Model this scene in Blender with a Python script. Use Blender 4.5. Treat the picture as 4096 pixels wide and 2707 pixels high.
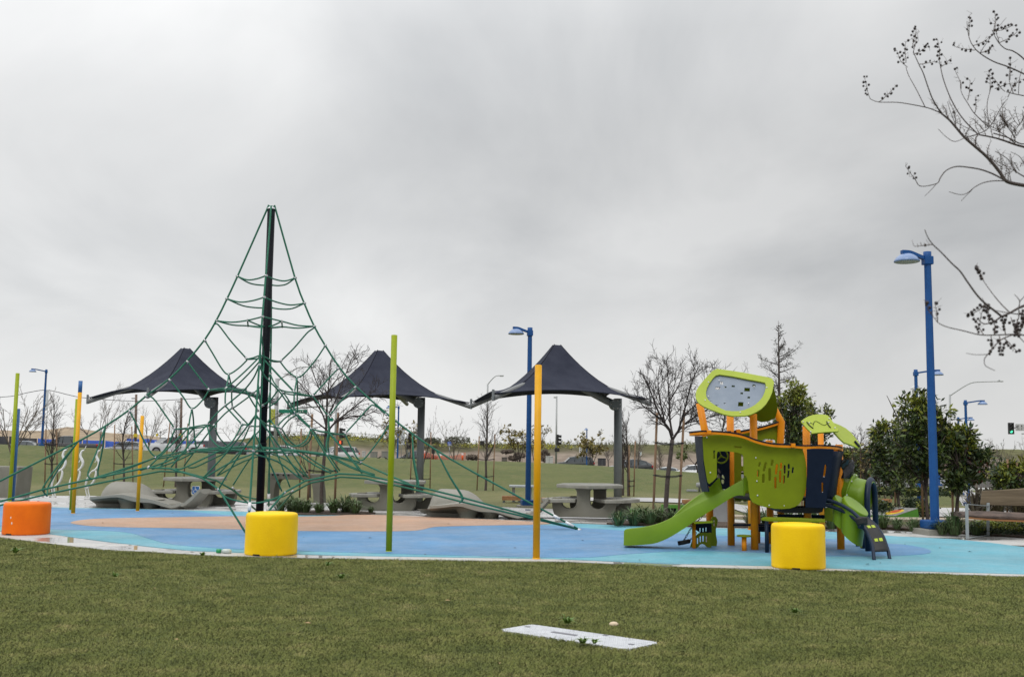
import bpy, bmesh, math, random
import numpy as np
from mathutils import Vector, Matrix
for o in list(bpy.data.objects): bpy.data.objects.remove(o)
random.seed(7)
PI = math.pi
V = Vector
SC = bpy.context.scene
COL = SC.collection

# ------------------------------------------------------------ camera
FP = 4200.0                      # focal length in photo pixels (4096 wide)
CAMH = 1.5
PITCH = math.atan((1800-1353.5)/FP)
ROLL = 0.0137
CM = Matrix.Rotation(PI/2+PITCH, 3, 'X') @ Matrix.Rotation(ROLL, 3, 'Z')
cd = bpy.data.cameras.new('camera'); cam = bpy.data.objects.new('camera', cd); COL.objects.link(cam)
cam.matrix_world = Matrix.Translation((0, 0, CAMH)) @ CM.to_4x4()
cd.sensor_width = 36; cd.lens = 36*FP/4096; cd.clip_end = 6000; cd.clip_start = .05
cd.dof.use_dof = True; cd.dof.focus_distance = 18.5; cd.dof.aperture_fstop = 4.2
SC.camera = cam

# ------------------------------------------------------------ light
SC.view_settings.view_transform = 'Standard'; SC.view_settings.look = 'None'
SC.view_settings.exposure = 0.0; SC.view_settings.gamma = 1.0
w = bpy.data.worlds.new("World"); SC.world = w; w.use_nodes = True
nt = w.node_tree; N = nt.nodes; L = nt.links; N.clear()
def nd(t, **k):
    n = N.new(t)
    for a, b in k.items(): setattr(n, a, b)
    return n
out = nd('ShaderNodeOutputWorld'); bg = nd('ShaderNodeBackground'); L.new(bg.outputs[0], out.inputs[0])
tc = nd('ShaderNodeTexCoord'); sep = nd('ShaderNodeSeparateXYZ'); L.new(tc.outputs['Generated'], sep.inputs[0])
def mth(op, a, b=None, c=None):
    n = nd('ShaderNodeMath', operation=op)
    for i, v in enumerate((a, b, c)):
        if v is None: continue
        if isinstance(v, (int, float)): n.inputs[i].default_value = v
        else: L.new(v, n.inputs[i])
    return n.outputs[0]
zz = mth('ADD', mth('MAXIMUM', sep.outputs[2], 0.0), 0.22)
cx_ = mth('DIVIDE', sep.outputs[0], zz); cy_ = mth('DIVIDE', sep.outputs[1], zz)
cmb = nd('ShaderNodeCombineXYZ'); L.new(cx_, cmb.inputs[0]); L.new(cy_, cmb.inputs[1])
ns = nd('ShaderNodeTexNoise'); ns.inputs['Scale'].default_value = 1.25; ns.inputs['Detail'].default_value = 6; ns.inputs['Roughness'].default_value = .52
ns.inputs['Distortion'].default_value = .4
mp = nd('ShaderNodeMapping'); mp.inputs['Location'].default_value = (3.3, .9, 0); mp.inputs['Scale'].default_value = (1.05, .62, 1)
L.new(cmb.outputs[0], mp.inputs[0]); L.new(mp.outputs[0], ns.inputs['Vector'])
cr = nd('ShaderNodeValToRGB'); L.new(ns.outputs[0], cr.inputs[0])
cr.color_ramp.elements[0].position = .30; cr.color_ramp.elements[0].color = (.605, .618, .630, 1)
cr.color_ramp.elements[1].position = .64; cr.color_ramp.elements[1].color = (.875, .880, .880, 1)
sky = nd('ShaderNodeTexSky'); sky.sky_type = 'NISHITA'; sky.sun_disc = False
SUN_EL = math.radians(50); SUN_ROT = math.radians(200)
sky.sun_elevation = SUN_EL; sky.sun_rotation = SUN_ROT
sc_ = nd('ShaderNodeVectorMath', operation='SCALE'); L.new(sky.outputs[0], sc_.inputs[0]); sc_.inputs['Scale'].default_value = .1
mx = nd('ShaderNodeMix', data_type='RGBA'); mx.inputs[0].default_value = .965
L.new(sc_.outputs[0], mx.inputs[6]); L.new(cr.outputs[0], mx.inputs[7])
# overcast luminance: brighter to the zenith, warm pale band along the horizon
gr = nd('ShaderNodeMapRange'); gr.inputs[1].default_value = .38; gr.inputs[2].default_value = 1.0
gr.inputs[3].default_value = 1.0; gr.inputs[4].default_value = 2.5; L.new(sep.outputs[2], gr.inputs[0])
hz = nd('ShaderNodeMapRange'); hz.interpolation_type = 'SMOOTHSTEP'; hz.inputs[1].default_value = .0; hz.inputs[2].default_value = .19
hz.inputs[3].default_value = .85; hz.inputs[4].default_value = 0.0; L.new(sep.outputs[2], hz.inputs[0])
mh = nd('ShaderNodeMix', data_type='RGBA'); L.new(hz.outputs[0], mh.inputs[0]); L.new(mx.outputs[2], mh.inputs[6]); mh.inputs[7].default_value = (.82, .823, .815, 1)
# the cloud deck is heavier towards the right-hand side of the view
rt = nd('ShaderNodeMapRange'); rt.interpolation_type = 'SMOOTHSTEP'; rt.inputs[1].default_value = -.40; rt.inputs[2].default_value = .42
rt.inputs[3].default_value = 1.09; rt.inputs[4].default_value = .87; L.new(sep.outputs[0], rt.inputs[0])
fc = nd('ShaderNodeFloatCurve'); L.new(sep.outputs[2], fc.inputs['Value']); cv = fc.mapping.curves[0]
for q, v in ((0, 1.0), (.10, .985), (.19, .90), (.27, .90), (.35, 1.02), (.42, 1.08), (1, 1.0)):
    if q in (0, 1): cv.points[0 if q == 0 else -1].location = (q, v*.9)
    else: cv.points.new(q, v*.9)
fc.mapping.update()
tot = mth('MULTIPLY', mth('MULTIPLY', gr.outputs[0], rt.outputs[0]), mth('MULTIPLY', fc.outputs[0], 1.111))
s2 = nd('ShaderNodeVectorMath', operation='SCALE'); L.new(mh.outputs[2], s2.inputs[0]); L.new(tot, s2.inputs['Scale'])
L.new(s2.outputs[0], bg.inputs[0]); bg.inputs[1].default_value = 1.0
sl = bpy.data.lights.new('sun', 'SUN'); sl.energy = .8; sl.angle = math.radians(25); sl.color = (1, .97, .93)
so = bpy.data.objects.new('sun', sl); COL.objects.link(so)
sd = V((math.sin(SUN_ROT)*math.cos(SUN_EL), math.cos(SUN_ROT)*math.cos(SUN_EL), math.sin(SUN_EL)))
so.rotation_euler = sd.to_track_quat('Z', 'Y').to_euler()

# ------------------------------------------------------------ survey helpers
C0 = V((0, 0, CAMH))
def ray(x, y): return (CM @ V(((x-2048)/FP, -(y-1353.5)/FP, -1))).normalized()
def lerp(a, b, t): return a+(b-a)*t
def interp(x, pts):
    if x <= pts[0][0]: return pts[0][1]
    for (a, b), (c, d) in zip(pts, pts[1:]):
        if x <= c: return b+(d-b)*(x-a)/(c-a)
    return pts[-1][1]
def sstep(a, b, x):
    t = min(1, max(0, (x-a)/(b-a))); return t*t*(3-2*t)
CREST = [(-60, 1.5), (-34, 1.43), (-27, 1.22), (-21, 1.02), (-17, .92), (-11, .90), (.9, .72), (5, .58), (12, .22), (20, -.5), (30, -1.0)]
ROADZ = [(-60, .45), (-48, .38), (-20, -.1), (5, -.82), (20, -1.3), (60, -1.6)]
def H(x, y):
    base = interp(y, [(24, 0), (40, -.28), (47, -.3)])
    fall = interp(y, [(24, 0), (45, -.58), (55, -1.1), (78, -1.4)])
    r = sstep(9, 20, x)
    z = lerp(base, fall, r)
    cr_ = interp(x, CREST)
    k = sstep(46, 71, y)
    if y > 24: z = lerp(z, max(cr_, z) if x < 20 else z, k) if x < 20 else z
    if y > 71: z = lerp(z, interp(x, ROADZ)-.05, sstep(72, 90, y))
    return z
def at(x, y, Y):
    d = ray(x, y); return C0+d*(Y/d.y)
def atd(x, y, D): return at(x, y, D)
def G(x, y, z=0.0):
    d = ray(x, y); return C0+d*((z-CAMH)/d.z)
def GT(x, y):
    d = ray(x, y); t = 5.0
    while t < 400:
        p = C0+d*t
        if p.z < H(p.x, p.y): return p
        t += .1
    return C0+d*400
def onplane(x, y, p0, n):
    d = ray(x, y); return C0+d*((p0-C0).dot(n)/d.dot(n))

# ------------------------------------------------------------ materials
def rgb(h):
    if isinstance(h, str):
        c = [int(h[i:i+2], 16)/255 for i in (0, 2, 4)]
        return tuple(((v+.055)/1.055)**2.4 if v > .04 else v/12.92 for v in c)
    return tuple(h)
MATS = {}
def mat(name, col, rough=.6, col2=None, scale=6, detail=6, bump=0, bscale=40, metal=0, spec=.5, coat=0, stretch=(1, 1, 1), emis=None, lo=.35, hi=.65, island=0, trans=0, rough2=None, alpha=None):
    if name in MATS: return MATS[name]
    m = bpy.data.materials.new(name); m.use_nodes = True; t = m.node_tree; n = t.nodes; l = t.links
    b = n['Principled BSDF']
    b.inputs['Roughness'].default_value = rough; b.inputs['Metallic'].default_value = metal
    b.inputs['Specular IOR Level'].default_value = spec; b.inputs['Coat Weight'].default_value = coat
    c1 = rgb(col)+(1,)
    b.inputs['Base Color'].default_value = c1
    g = n.new('ShaderNodeTexCoord'); mpn = n.new('ShaderNodeMapping'); mpn.inputs['Scale'].default_value = stretch
    l.new(g.outputs['Object'], mpn.inputs[0]); vec = mpn.outputs[0]
    last = None
    if col2 is not None:
        nz = n.new('ShaderNodeTexNoise'); nz.inputs['Scale'].default_value = scale; nz.inputs['Detail'].default_value = detail; nz.inputs['Roughness'].default_value = .6
        l.new(vec, nz.inputs['Vector'])
        mr = n.new('ShaderNodeMapRange'); mr.inputs[1].default_value = lo; mr.inputs[2].default_value = hi; l.new(nz.outputs[0], mr.inputs[0])
        mm = n.new('ShaderNodeMix'); mm.data_type = 'RGBA'; l.new(mr.outputs[0], mm.inputs[0]); mm.inputs[6].default_value = c1; mm.inputs[7].default_value = rgb(col2)+(1,)
        last = mm.outputs[2]
        if rough2 is not None:
            mrr = n.new('ShaderNodeMapRange'); l.new(mr.outputs[0], mrr.inputs[0]); mrr.inputs[3].default_value = rough; mrr.inputs[4].default_value = rough2
            l.new(mrr.outputs[0], b.inputs['Roughness'])
    if island:
        ge = n.new('ShaderNodeNewGeometry'); hs = n.new('ShaderNodeHueSaturation')
        mr = n.new('ShaderNodeMapRange'); mr.inputs[3].default_value = 1-island; mr.inputs[4].default_value = 1+island; l.new(ge.outputs['Random Per Island'], mr.inputs[0])
        mr2 = n.new('ShaderNodeMapRange'); mr2.inputs[3].default_value = .5-island*.07; mr2.inputs[4].default_value = .5+island*.05; l.new(ge.outputs['Random Per Island'], mr2.inputs[0])
        l.new(mr.outputs[0], hs.inputs['Value']); l.new(mr2.outputs[0], hs.inputs['Hue'])
        if last is not None: l.new(last, hs.inputs['Color'])
        else: hs.inputs['Color'].default_value = c1
        last = hs.outputs[0]
    if last is not None: l.new(last, b.inputs['Base Color'])
    if bump:
        nb = n.new('ShaderNodeTexNoise'); nb.inputs['Scale'].default_value = bscale; nb.inputs['Detail'].default_value = 5; l.new(vec, nb.inputs['Vector'])
        bp = n.new('ShaderNodeBump'); bp.inputs['Strength'].default_value = bump; bp.inputs['Distance'].default_value = .02
        l.new(nb.outputs[0], bp.inputs['Height']); l.new(bp.outputs[0], b.inputs['Normal'])
    if emis: b.inputs['Emission Color'].default_value = rgb(emis[0])+(1,); b.inputs['Emission Strength'].default_value = emis[1]
    if trans: b.inputs['Subsurface Weight'].default_value = trans; b.inputs['Subsurface Radius'].default_value = (.02, .03, .01)
    if alpha is not None: b.inputs['Alpha'].default_value = alpha
    MATS[name] = m; return m

# ------------------------------------------------------------ mesh builder
def frame(d):
    d = d.normalized(); up = V((0, 0, 1)) if abs(d.z) < .95 else V((1, 0, 0))
    a = d.cross(up).normalized(); return a, a.cross(d).normalized()
class MB:
    def __init__(s): s.v = []; s.f = []; s.sm = []
    def add(s, vs, fs, smooth=False):
        k = len(s.v); s.v += [tuple(p) for p in vs]; s.f += [tuple(i+k for i in f) for f in fs]; s.sm += [smooth]*len(fs); return s
    def box(s, c, size, rz=0, M=None):
        c = V(c); a, b, h = [q/2 for q in size]
        R = M or Matrix.Rotation(rz, 3, 'Z')
        vs = [c+R @ V((x*a, y*b, z*h)) for z in (-1, 1) for x, y in ((-1, -1), (1, -1), (1, 1), (-1, 1))]
        return s.add(vs, [(3, 2, 1, 0), (4, 5, 6, 7), (0, 1, 5, 4), (1, 2, 6, 5), (2, 3, 7, 6), (3, 0, 4, 7)])
    def bbox(s, c, size, rz=0, bv=.02, M=None):      # box with chamfered edges
        R = M or Matrix.Rotation(rz, 3, 'Z')
        bm = bmesh.new(); bmesh.ops.create_cube(bm, size=1)
        for q in bm.verts: q.co = V((q.co.x*size[0], q.co.y*size[1], q.co.z*size[2]))
        bmesh.ops.bevel(bm, geom=bm.edges[:], offset=bv, segments=2, affect='EDGES', profile=.6)
        bm.verts.ensure_lookup_table(); bm.verts.index_update()
        s.add([V(c)+R @ q.co for q in bm.verts], [[q.index for q in f.verts] for f in bm.faces]); bm.free(); return s
    def tube(s, pts, r, n=8, caps=True, smooth=True, closed=False):
        pts = [V(p) for p in pts]; m = len(pts); vs = []; fs = []
        if not hasattr(r, '__len__'): r = [r]*m
        pa = None
        for i, p in enumerate(pts):
            if closed: d = pts[(i+1) % m]-pts[i-1]
            else: d = pts[min(i+1, m-1)]-pts[max(i-1, 0)]
            if d.length < 1e-9: d = V((0, 0, 1))
            d.normalize()
            if pa is None: a, b = frame(d)
            else:
                a = pa-d*pa.dot(d)
                a = a.normalized() if a.length > 1e-6 else frame(d)[0]
                b = a.cross(d).normalized()
            pa = a
            for k in range(n):
                t = 2*PI*k/n; vs.append(p+(a*math.cos(t)+b*math.sin(t))*r[i])
        seg = m if closed else m-1
        for i in range(seg):
            j = (i+1) % m
            for k in range(n):
                fs.append((i*n+k, i*n+(k+1) % n, j*n+(k+1) % n, j*n+k))
        s.add(vs, fs, smooth)
        if caps and not closed:
            k0 = len(s.v)-len(vs)
            s.f.append(tuple(k0+k for k in reversed(range(n)))); s.sm.append(False)
            s.f.append(tuple(k0+(m-1)*n+k for k in range(n))); s.sm.append(False)
        return s
    def cyl(s, p0, p1, r, r1=None, n=16): return s.tube([p0, p1], [r, r if r1 is None else r1], n)
    def rev(s, c, prof, n=24, sx=1, sy=1):          # lathe around z: prof [(r,z)]
        c = V(c); vs = []; fs = []
        for r, z in prof:
            for k in range(n):
                t = 2*PI*k/n; vs.append(c+V((r*sx*math.cos(t), r*sy*math.sin(t), z)))
        for i in range(len(prof)-1):
            for k in range(n): fs.append((i*n+k, i*n+(k+1) % n, (i+1)*n+(k+1) % n, (i+1)*n+k))
        s.add(vs, fs, True)
        k0 = len(s.v)-len(vs); m = len(prof)
        s.f.append(tuple(k0+k for k in reversed(range(n)))); s.sm.append(False)
        s.f.append(tuple(k0+(m-1)*n+k for k in range(n))); s.sm.append(False)
        return s
    def prism(s, pts, thick):                        # flat outline extruded by vector
        pts = [V(p) for p in pts]; t = V(thick); m = len(pts)
        s.add(pts+[p+t for p in pts], [tuple(range(m)), tuple(reversed(range(m, 2*m)))]+[(i, i+m, (i+1) % m+m, (i+1) % m) for i in range(m)]); return s
    def ball(s, c, r, sq=(1, 1, 1), seg=10):
        c = V(c); vs = []; fs = []; rings = seg//2+1
        for i in range(rings+1):
            p = PI*i/rings
            for k in range(seg):
                t = 2*PI*k/seg; vs.append(c+V((r*sq[0]*math.sin(p)*math.cos(t), r*sq[1]*math.sin(p)*math.sin(t), r*sq[2]*math.cos(p))))
        for i in range(rings):
            for k in range(seg): fs.append((i*seg+k, (i+1)*seg+k, (i+1)*seg+(k+1) % seg, i*seg+(k+1) % seg))
        return s.add(vs, fs, True)
    def grid(s, rows, smooth=True, closed=False):    # rows of points
        m = len(rows[0]); vs = [p for r in rows for p in r]; fs = []
        for i in range(len(rows)-1):
            for k in range(m if closed else m-1):
                fs.append((i*m+k, i*m+(k+1) % m, (i+1)*m+(k+1) % m, (i+1)*m+k))
        return s.add(vs, fs, smooth)
    def mesh(s, name, off=None):
        me = bpy.data.meshes.new(name); v = s.v
        if off is not None: v = [(p[0]-off[0], p[1]-off[1], p[2]-off[2]) for p in v]
        me.from_pydata(v, [], s.f); me.polygons.foreach_set('use_smooth', s.sm); me.update(); return me
    def build(s, name, m, parent=None, **k): return link(name, s.mesh(name, wloc(parent)), m, parent, **k)
def wloc(o):
    if o is None: return V((0, 0, 0))
    v = V(o.location)
    while o.parent: o = o.parent; v += V(o.location)
    return v
def link(name, me, m, parent=None, label=None, cat=None, group=None, kind=None, bev=0):
    o = bpy.data.objects.new(name, me); COL.objects.link(o)
    if m is not None:
        me.materials.clear(); me.materials.append(m)
    if parent is not None: o.parent = parent
    tag(o, label, cat, group, kind)
    if bev:
        b = o.modifiers.new('b', 'BEVEL'); b.width = bev; b.segments = 2; b.limit_method = 'ANGLE'
    return o
def tag(o, label=None, cat=None, group=None, kind=None):
    for k, v in (('label', label), ('category', cat), ('group', group), ('kind', kind)):
        if v: o[k] = v
    return o
def thing(name, loc, label, cat, group=None, rz=0):
    o = bpy.data.objects.new(name, None); COL.objects.link(o); o.location = loc; o.rotation_euler = (0, 0, rz)
    o.empty_display_size = .2
    return tag(o, label, cat, group)
def kids(o): return [c for c in ALLKIDS.get(o, [])]
def dup(root, loc, rz=0, label=None, scale=None, group=None):
    def cp(o, par):
        c = o.copy(); COL.objects.link(c)
        if par is not None: c.parent = par; c.matrix_parent_inverse = o.matrix_parent_inverse.copy()
        for ch in o.children: cp(ch, c)
        return c
    r = cp(root, None); r.location = loc; r.rotation_euler = (0, 0, rz)
    if label: r['label'] = label
    if group: r['group'] = group
    if scale is not None: r.scale = (scale,)*3 if not hasattr(scale, '__len__') else scale
    return r
def spline(pts, sub=6, closed=False):
    P = [V(p) for p in pts]; n = len(P); o = []
    rng = range(n) if closed else range(n-1)
    for i in rng:
        if closed: a, b, c, d = P[i-1], P[i], P[(i+1) % n], P[(i+2) % n]
        else: a, b, c, d = P[max(i-1, 0)], P[i], P[i+1], P[min(i+2, n-1)]
        for k in range(sub):
            t = k/sub
            o.append(.5*((2*b)+(c-a)*t+(2*a-5*b+4*c-d)*t*t+(3*b-a-3*c+d)*t**3))
    if not closed: o.append(P[-1])
    return o
def plate(name, outline, holes, thick, m, parent, M=None, bev=.004, kind=None):
    """flat board with holes; 2-D outlines in the frame M (world), thickness centred on it"""
    cu = bpy.data.curves.new('c', 'CURVE'); cu.dimensions = '2D'; cu.fill_mode = 'BOTH'
    cu.extrude = max(thick/2-bev, .0005); cu.bevel_depth = bev; cu.bevel_resolution = 1
    for pts in [outline]+list(holes):
        sp = cu.splines.new('POLY'); sp.points.add(len(pts)-1)
        for q, p in zip(sp.points, pts): q.co = (p[0], p[1], 0, 1)
        sp.use_cyclic_u = True
    o = bpy.data.objects.new('c', cu); COL.objects.link(o)
    dg = bpy.context.evaluated_depsgraph_get(); me = bpy.data.meshes.new_from_object(o.evaluated_get(dg))
    bpy.data.objects.remove(o); bpy.data.curves.remove(cu)
    T = (M or Matrix()); me.transform(Matrix.Translation(-wloc(parent)) @ T)
    return link(name, me, m, parent)
def textmesh(txt, size, extr=.002):
    cu = bpy.data.curves.new('t', 'FONT'); cu.body = txt; cu.size = size; cu.extrude = extr; cu.align_x = 'CENTER'; cu.align_y = 'CENTER'
    o = bpy.data.objects.new('t', cu); COL.objects.link(o)
    dg = bpy.context.evaluated_depsgraph_get(); me = bpy.data.meshes.new_from_object(o.evaluated_get(dg))
    bpy.data.objects.remove(o); return me
def planeframe(p0, n, xdir=None):
    """matrix whose local z is n, local x along xdir"""
    n = V(n).normalized(); x = V(xdir) if xdir else V((1, 0, 0)); x = (x-n*x.dot(n)).normalized(); y = n.cross(x)
    M = Matrix((x, y, n)).transposed().to_4x4(); M.translation = p0; return M
def px2frame(pts, M):
    """photo outline -> 2-D coordinates on the plane of frame M"""
    n = M.col[2].to_3d(); p0 = M.translation; inv = M.inverted()
    return [tuple((inv @ onplane(x, y, p0, n))[:2]) for x, y in pts]
def rr(cx, cy, w_, h_, r, n=4, a=0):
    o = []
    for sx, sy, t0 in ((1, 1, 0), (-1, 1, PI/2), (-1, -1, PI), (1, -1, 1.5*PI)):
        for k in range(n+1):
            t = t0+PI/2*k/n; o.append((sx*(w_/2-r)+r*math.cos(t), sy*(h_/2-r)+r*math.sin(t)))
    return [(cx+x*math.cos(a)-y*math.sin(a), cy+x*math.sin(a)+y*math.cos(a)) for x, y in o]
# ------------------------------------------------------------ ground
def grass_mat():
    m = bpy.data.materials.new('lawn'); m.use_nodes = True; t = m.node_tree; n = t.nodes; l = t.links; b = n['Principled BSDF']
    b.inputs['Roughness'].default_value = .75; b.inputs['Specular IOR Level'].default_value = .25
    g = n.new('ShaderNodeTexCoord')
    def noise(sc, det=6, st=(1, 1, 1)):
        mpn = n.new('ShaderNodeMapping'); mpn.inputs['Scale'].default_value = st; l.new(g.outputs['Object'], mpn.inputs[0])
        z = n.new('ShaderNodeTexNoise'); z.inputs['Scale'].default_value = sc; z.inputs['Detail'].default_value = det; z.inputs['Roughness'].default_value = .65
        l.new(mpn.outputs[0], z.inputs['Vector']); return z.outputs[0]
    def mixc(f, a, c, lo=.4, hi=.6):
        mr = n.new('ShaderNodeMapRange'); mr.inputs[1].default_value = lo; mr.inputs[2].default_value = hi; l.new(f, mr.inputs[0])
        mm = n.new('ShaderNodeMix'); mm.data_type = 'RGBA'; l.new(mr.outputs[0], mm.inputs[0])
        for i, q in ((6, a), (7, c)):
            if hasattr(q, 'is_output'): l.new(q, mm.inputs[i])
            else: mm.inputs[i].default_value = tuple(q)+(1,)
        return mm.outputs[2]
    c1 = mixc(noise(.25, 5), (.082, .104, .021), (.118, .132, .032))
    c2 = mixc(noise(1.7, 6), c1, (.150, .142, .048), .48, .66)
    c3 = mixc(noise(26, 6), c2, (.050, .066, .016), .48, .72)
    c4 = mixc(noise(5, 5, (1, 1.6, 1)), c3, (.055, .074, .018), .56, .66)
    sy = n.new('ShaderNodeSeparateXYZ'); l.new(g.outputs['Object'], sy.inputs[0])     # drier, trampled turf on the level strip behind the paving
    ya = n.new('ShaderNodeMapRange'); ya.inputs[1].default_value = 45; ya.inputs[2].default_value = 49.5; ya.inputs[3].default_value = 1; ya.inputs[4].default_value = 0; l.new(sy.outputs[1], ya.inputs[0])
    yb = n.new('ShaderNodeMapRange'); yb.inputs[1].default_value = 20; yb.inputs[2].default_value = 26; l.new(sy.outputs[1], yb.inputs[0])
    ml = n.new('ShaderNodeMath'); ml.operation = 'MULTIPLY'; l.new(ya.outputs[0], ml.inputs[0]); l.new(yb.outputs[0], ml.inputs[1])
    m2_ = n.new('ShaderNodeMath'); m2_.operation = 'MULTIPLY'; l.new(ml.outputs[0], m2_.inputs[0]); l.new(noise(1.1, 6), m2_.inputs[1])
    c5 = mixc(m2_.outputs[0], c4, (.205, .185, .080), .12, .95)
    l.new(c5, b.inputs['Base Color'])
    bp = n.new('ShaderNodeBump'); bp.inputs['Strength'].default_value = .8; bp.inputs['Distance'].default_value = .05
    l.new(noise(45, 6), bp.inputs['Height']); l.new(bp.outputs[0], b.inputs['Normal'])
    return m
M_LAWN = grass_mat()
xs = sorted(set([-900, -500, -300, -200, -150, -120, -100]+[x*2.5-80 for x in range(0, 65)]+[100, 120, 150, 200, 300, 500, 900]))
ys = [-30, -10, 0]+[2*k+4 for k in range(0, 60)]+[130, 140, 160, 200, 260, 400, 700, 1200, 2500]
mb = MB(); mb.grid([[V((x, y, H(x, y))) for x in xs] for y in ys])
lawn = mb.build('lawn', M_LAWN, kind='structure')
# the asphalt road beyond the lawn crest
M_ASPH = mat('asphalt', (.055, .055, .056), .8, (.085, .084, .082), 1.2, bump=.3, bscale=60)
mb = MB(); rows = []
for y in (98, 106, 114, 122, 130, 138, 146): rows.append([V((x, y, interp(x, ROADZ)+.0)) for x in range(-160, 161, 5)])
mb.grid(rows); mb.build('road', M_ASPH, kind='structure')

# concrete paving with joints and wet patches
def conc_mat(name, c1, c2, wet=True):
    m = bpy.data.materials.new(name); m.use_nodes = True; t = m.node_tree; n = t.nodes; l = t.links; b = n['Principled BSDF']
    g = n.new('ShaderNodeTexCoord')
    z = n.new('ShaderNodeTexNoise'); z.inputs['Scale'].default_value = 1.1; z.inputs['Detail'].default_value = 8; z.inputs['Roughness'].default_value = .6; l.new(g.outputs['Object'], z.inputs['Vector'])
    f = n.new('ShaderNodeTexNoise'); f.inputs['Scale'].default_value = 90; f.inputs['Detail'].default_value = 3; l.new(g.outputs['Object'], f.inputs['Vector'])
    mm = n.new('ShaderNodeMix'); mm.data_type = 'RGBA'; mm.inputs[6].default_value = c1+(1,); mm.inputs[7].default_value = c2+(1,)
    l.new(z.outputs[0], mm.inputs[0])
    m2 = n.new('ShaderNodeMix'); m2.data_type = 'RGBA'; m2.blend_type = 'MULTIPLY'; m2.inputs[0].default_value = .35; l.new(mm.outputs[2], m2.inputs[6]); l.new(f.outputs[0], m2.inputs[7])
    wv = n.new('ShaderNodeTexNoise'); wv.inputs['Scale'].default_value = .45; wv.inputs['Detail'].default_value = 4
    mp2 = n.new('ShaderNodeMapping'); mp2.inputs['Scale'].default_value = (1, 2.2, 1); l.new(g.outputs['Object'], mp2.inputs[0]); l.new(mp2.outputs[0], wv.inputs['Vector'])
    mr = n.new('ShaderNodeMapRange'); mr.inputs[1].default_value = .47; mr.inputs[2].default_value = .53; l.new(wv.outputs[0], mr.inputs[0])
    m3 = n.new('ShaderNodeMix'); m3.data_type = 'RGBA'; l.new(mr.outputs[0], m3.inputs[0]); l.new(m2.outputs[2], m3.inputs[6])
    dk = n.new('ShaderNodeMix'); dk.data_type = 'RGBA'; dk.blend_type = 'MULTIPLY'; dk.inputs[0].default_value = 1; l.new(m2.outputs[2], dk.inputs[6]); dk.inputs[7].default_value = (.72, .72, .73, 1)
    l.new(dk.outputs[2], m3.inputs[7])
    br = n.new('ShaderNodeTexBrick'); br.inputs['Scale'].default_value = 1; br.offset = 0; br.inputs['Mortar Size'].default_value = .006; br.inputs['Brick Width'].default_value = 1.5; br.inputs['Row Height'].default_value = 1.5
    br.inputs[1].default_value = (1, 1, 1, 1); br.inputs[2].default_value = (1, 1, 1, 1); br.inputs[3].default_value = (.25, .25, .25, 1)
    l.new(g.outputs['Object'], br.inputs['Vector'])
    m4 = n.new('ShaderNodeMix'); m4.data_type = 'RGBA'; m4.blend_type = 'MULTIPLY'; m4.inputs[0].default_value = .8; l.new(m3.outputs[2], m4.inputs[6]); l.new(br.outputs[0], m4.inputs[7])
    l.new(m4.outputs[2], b.inputs['Base Color'])
    ro = n.new('ShaderNodeMapRange'); ro.inputs[3].default_value = .55; ro.inputs[4].default_value = .06 if wet else .4; l.new(mr.outputs[0], ro.inputs[0]); l.new(ro.outputs[0], b.inputs['Roughness'])
    return m
M_PAVE = conc_mat('paving', (.50, .49, .47), (.58, .57, .55))
M_PATH = conc_mat('path_concrete', (.50, .49, .47), (.58, .57, .56), False)

def sheet(name, pts, z, m, sub=5, smooth=True, terrain=False, kind='structure'):
    P = spline([V((p[0], p[1], 0)) for p in pts], sub, True) if smooth else [V((p[0], p[1], 0)) for p in pts]
    mb_ = MB(); mb_.add([V((p.x, p.y, (H(p.x, p.y) if terrain else 0)+z)) for p in P], [tuple(range(len(P)))])
    me = mb_.mesh(name); bm = bmesh.new(); bm.from_mesh(me); bmesh.ops.triangulate(bm, faces=bm.faces[:])
    for f in bm.faces:
        if f.normal.z < 0: f.normal_flip()
    r_ = bmesh.ops.extrude_edge_only(bm, edges=[e for e in bm.edges if e.is_boundary])   # edge of the slab
    for q in r_['geom']:
        if isinstance(q, bmesh.types.BMVert): q.co.z -= .06
    bm.to_mesh(me); bm.free()
    return link(name, me, m, kind=kind)
def g2(l_): return [G(x, y)[:2] for x, y in l_]
# paving slab (real step up from the lawn edge is tiny here)
near = [(-900, 2092), (-400, 2122), (-150, 2140), (0, 2151), (177, 2174), (413, 2201), (649, 2213), (885, 2226), (1180, 2233), (1400, 2238), (2244, 2249), (2680, 2268), (3088, 2279), (3420, 2288), (4096, 2309), (4500, 2325), (5200, 2350)]
far = [(5200, 2120), (4400, 2150), (4096, 2153), (3960, 2148), (3860, 2140), (3800, 2138), (3620, 2126), (3540, 2120), (3300, 2112), (3000, 2082), (2700, 2065), (2450, 2048), (2182, 2036), (1800, 2022), (1452, 2015), (1251, 2012), (1093, 2006), (900, 2000), (600, 1990), (357, 1984), (74, 1984), (-300, 1976), (-900, 1965)]
pv = sheet('pavement', g2(near+far), .016, M_PAVE, smooth=False)
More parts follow.
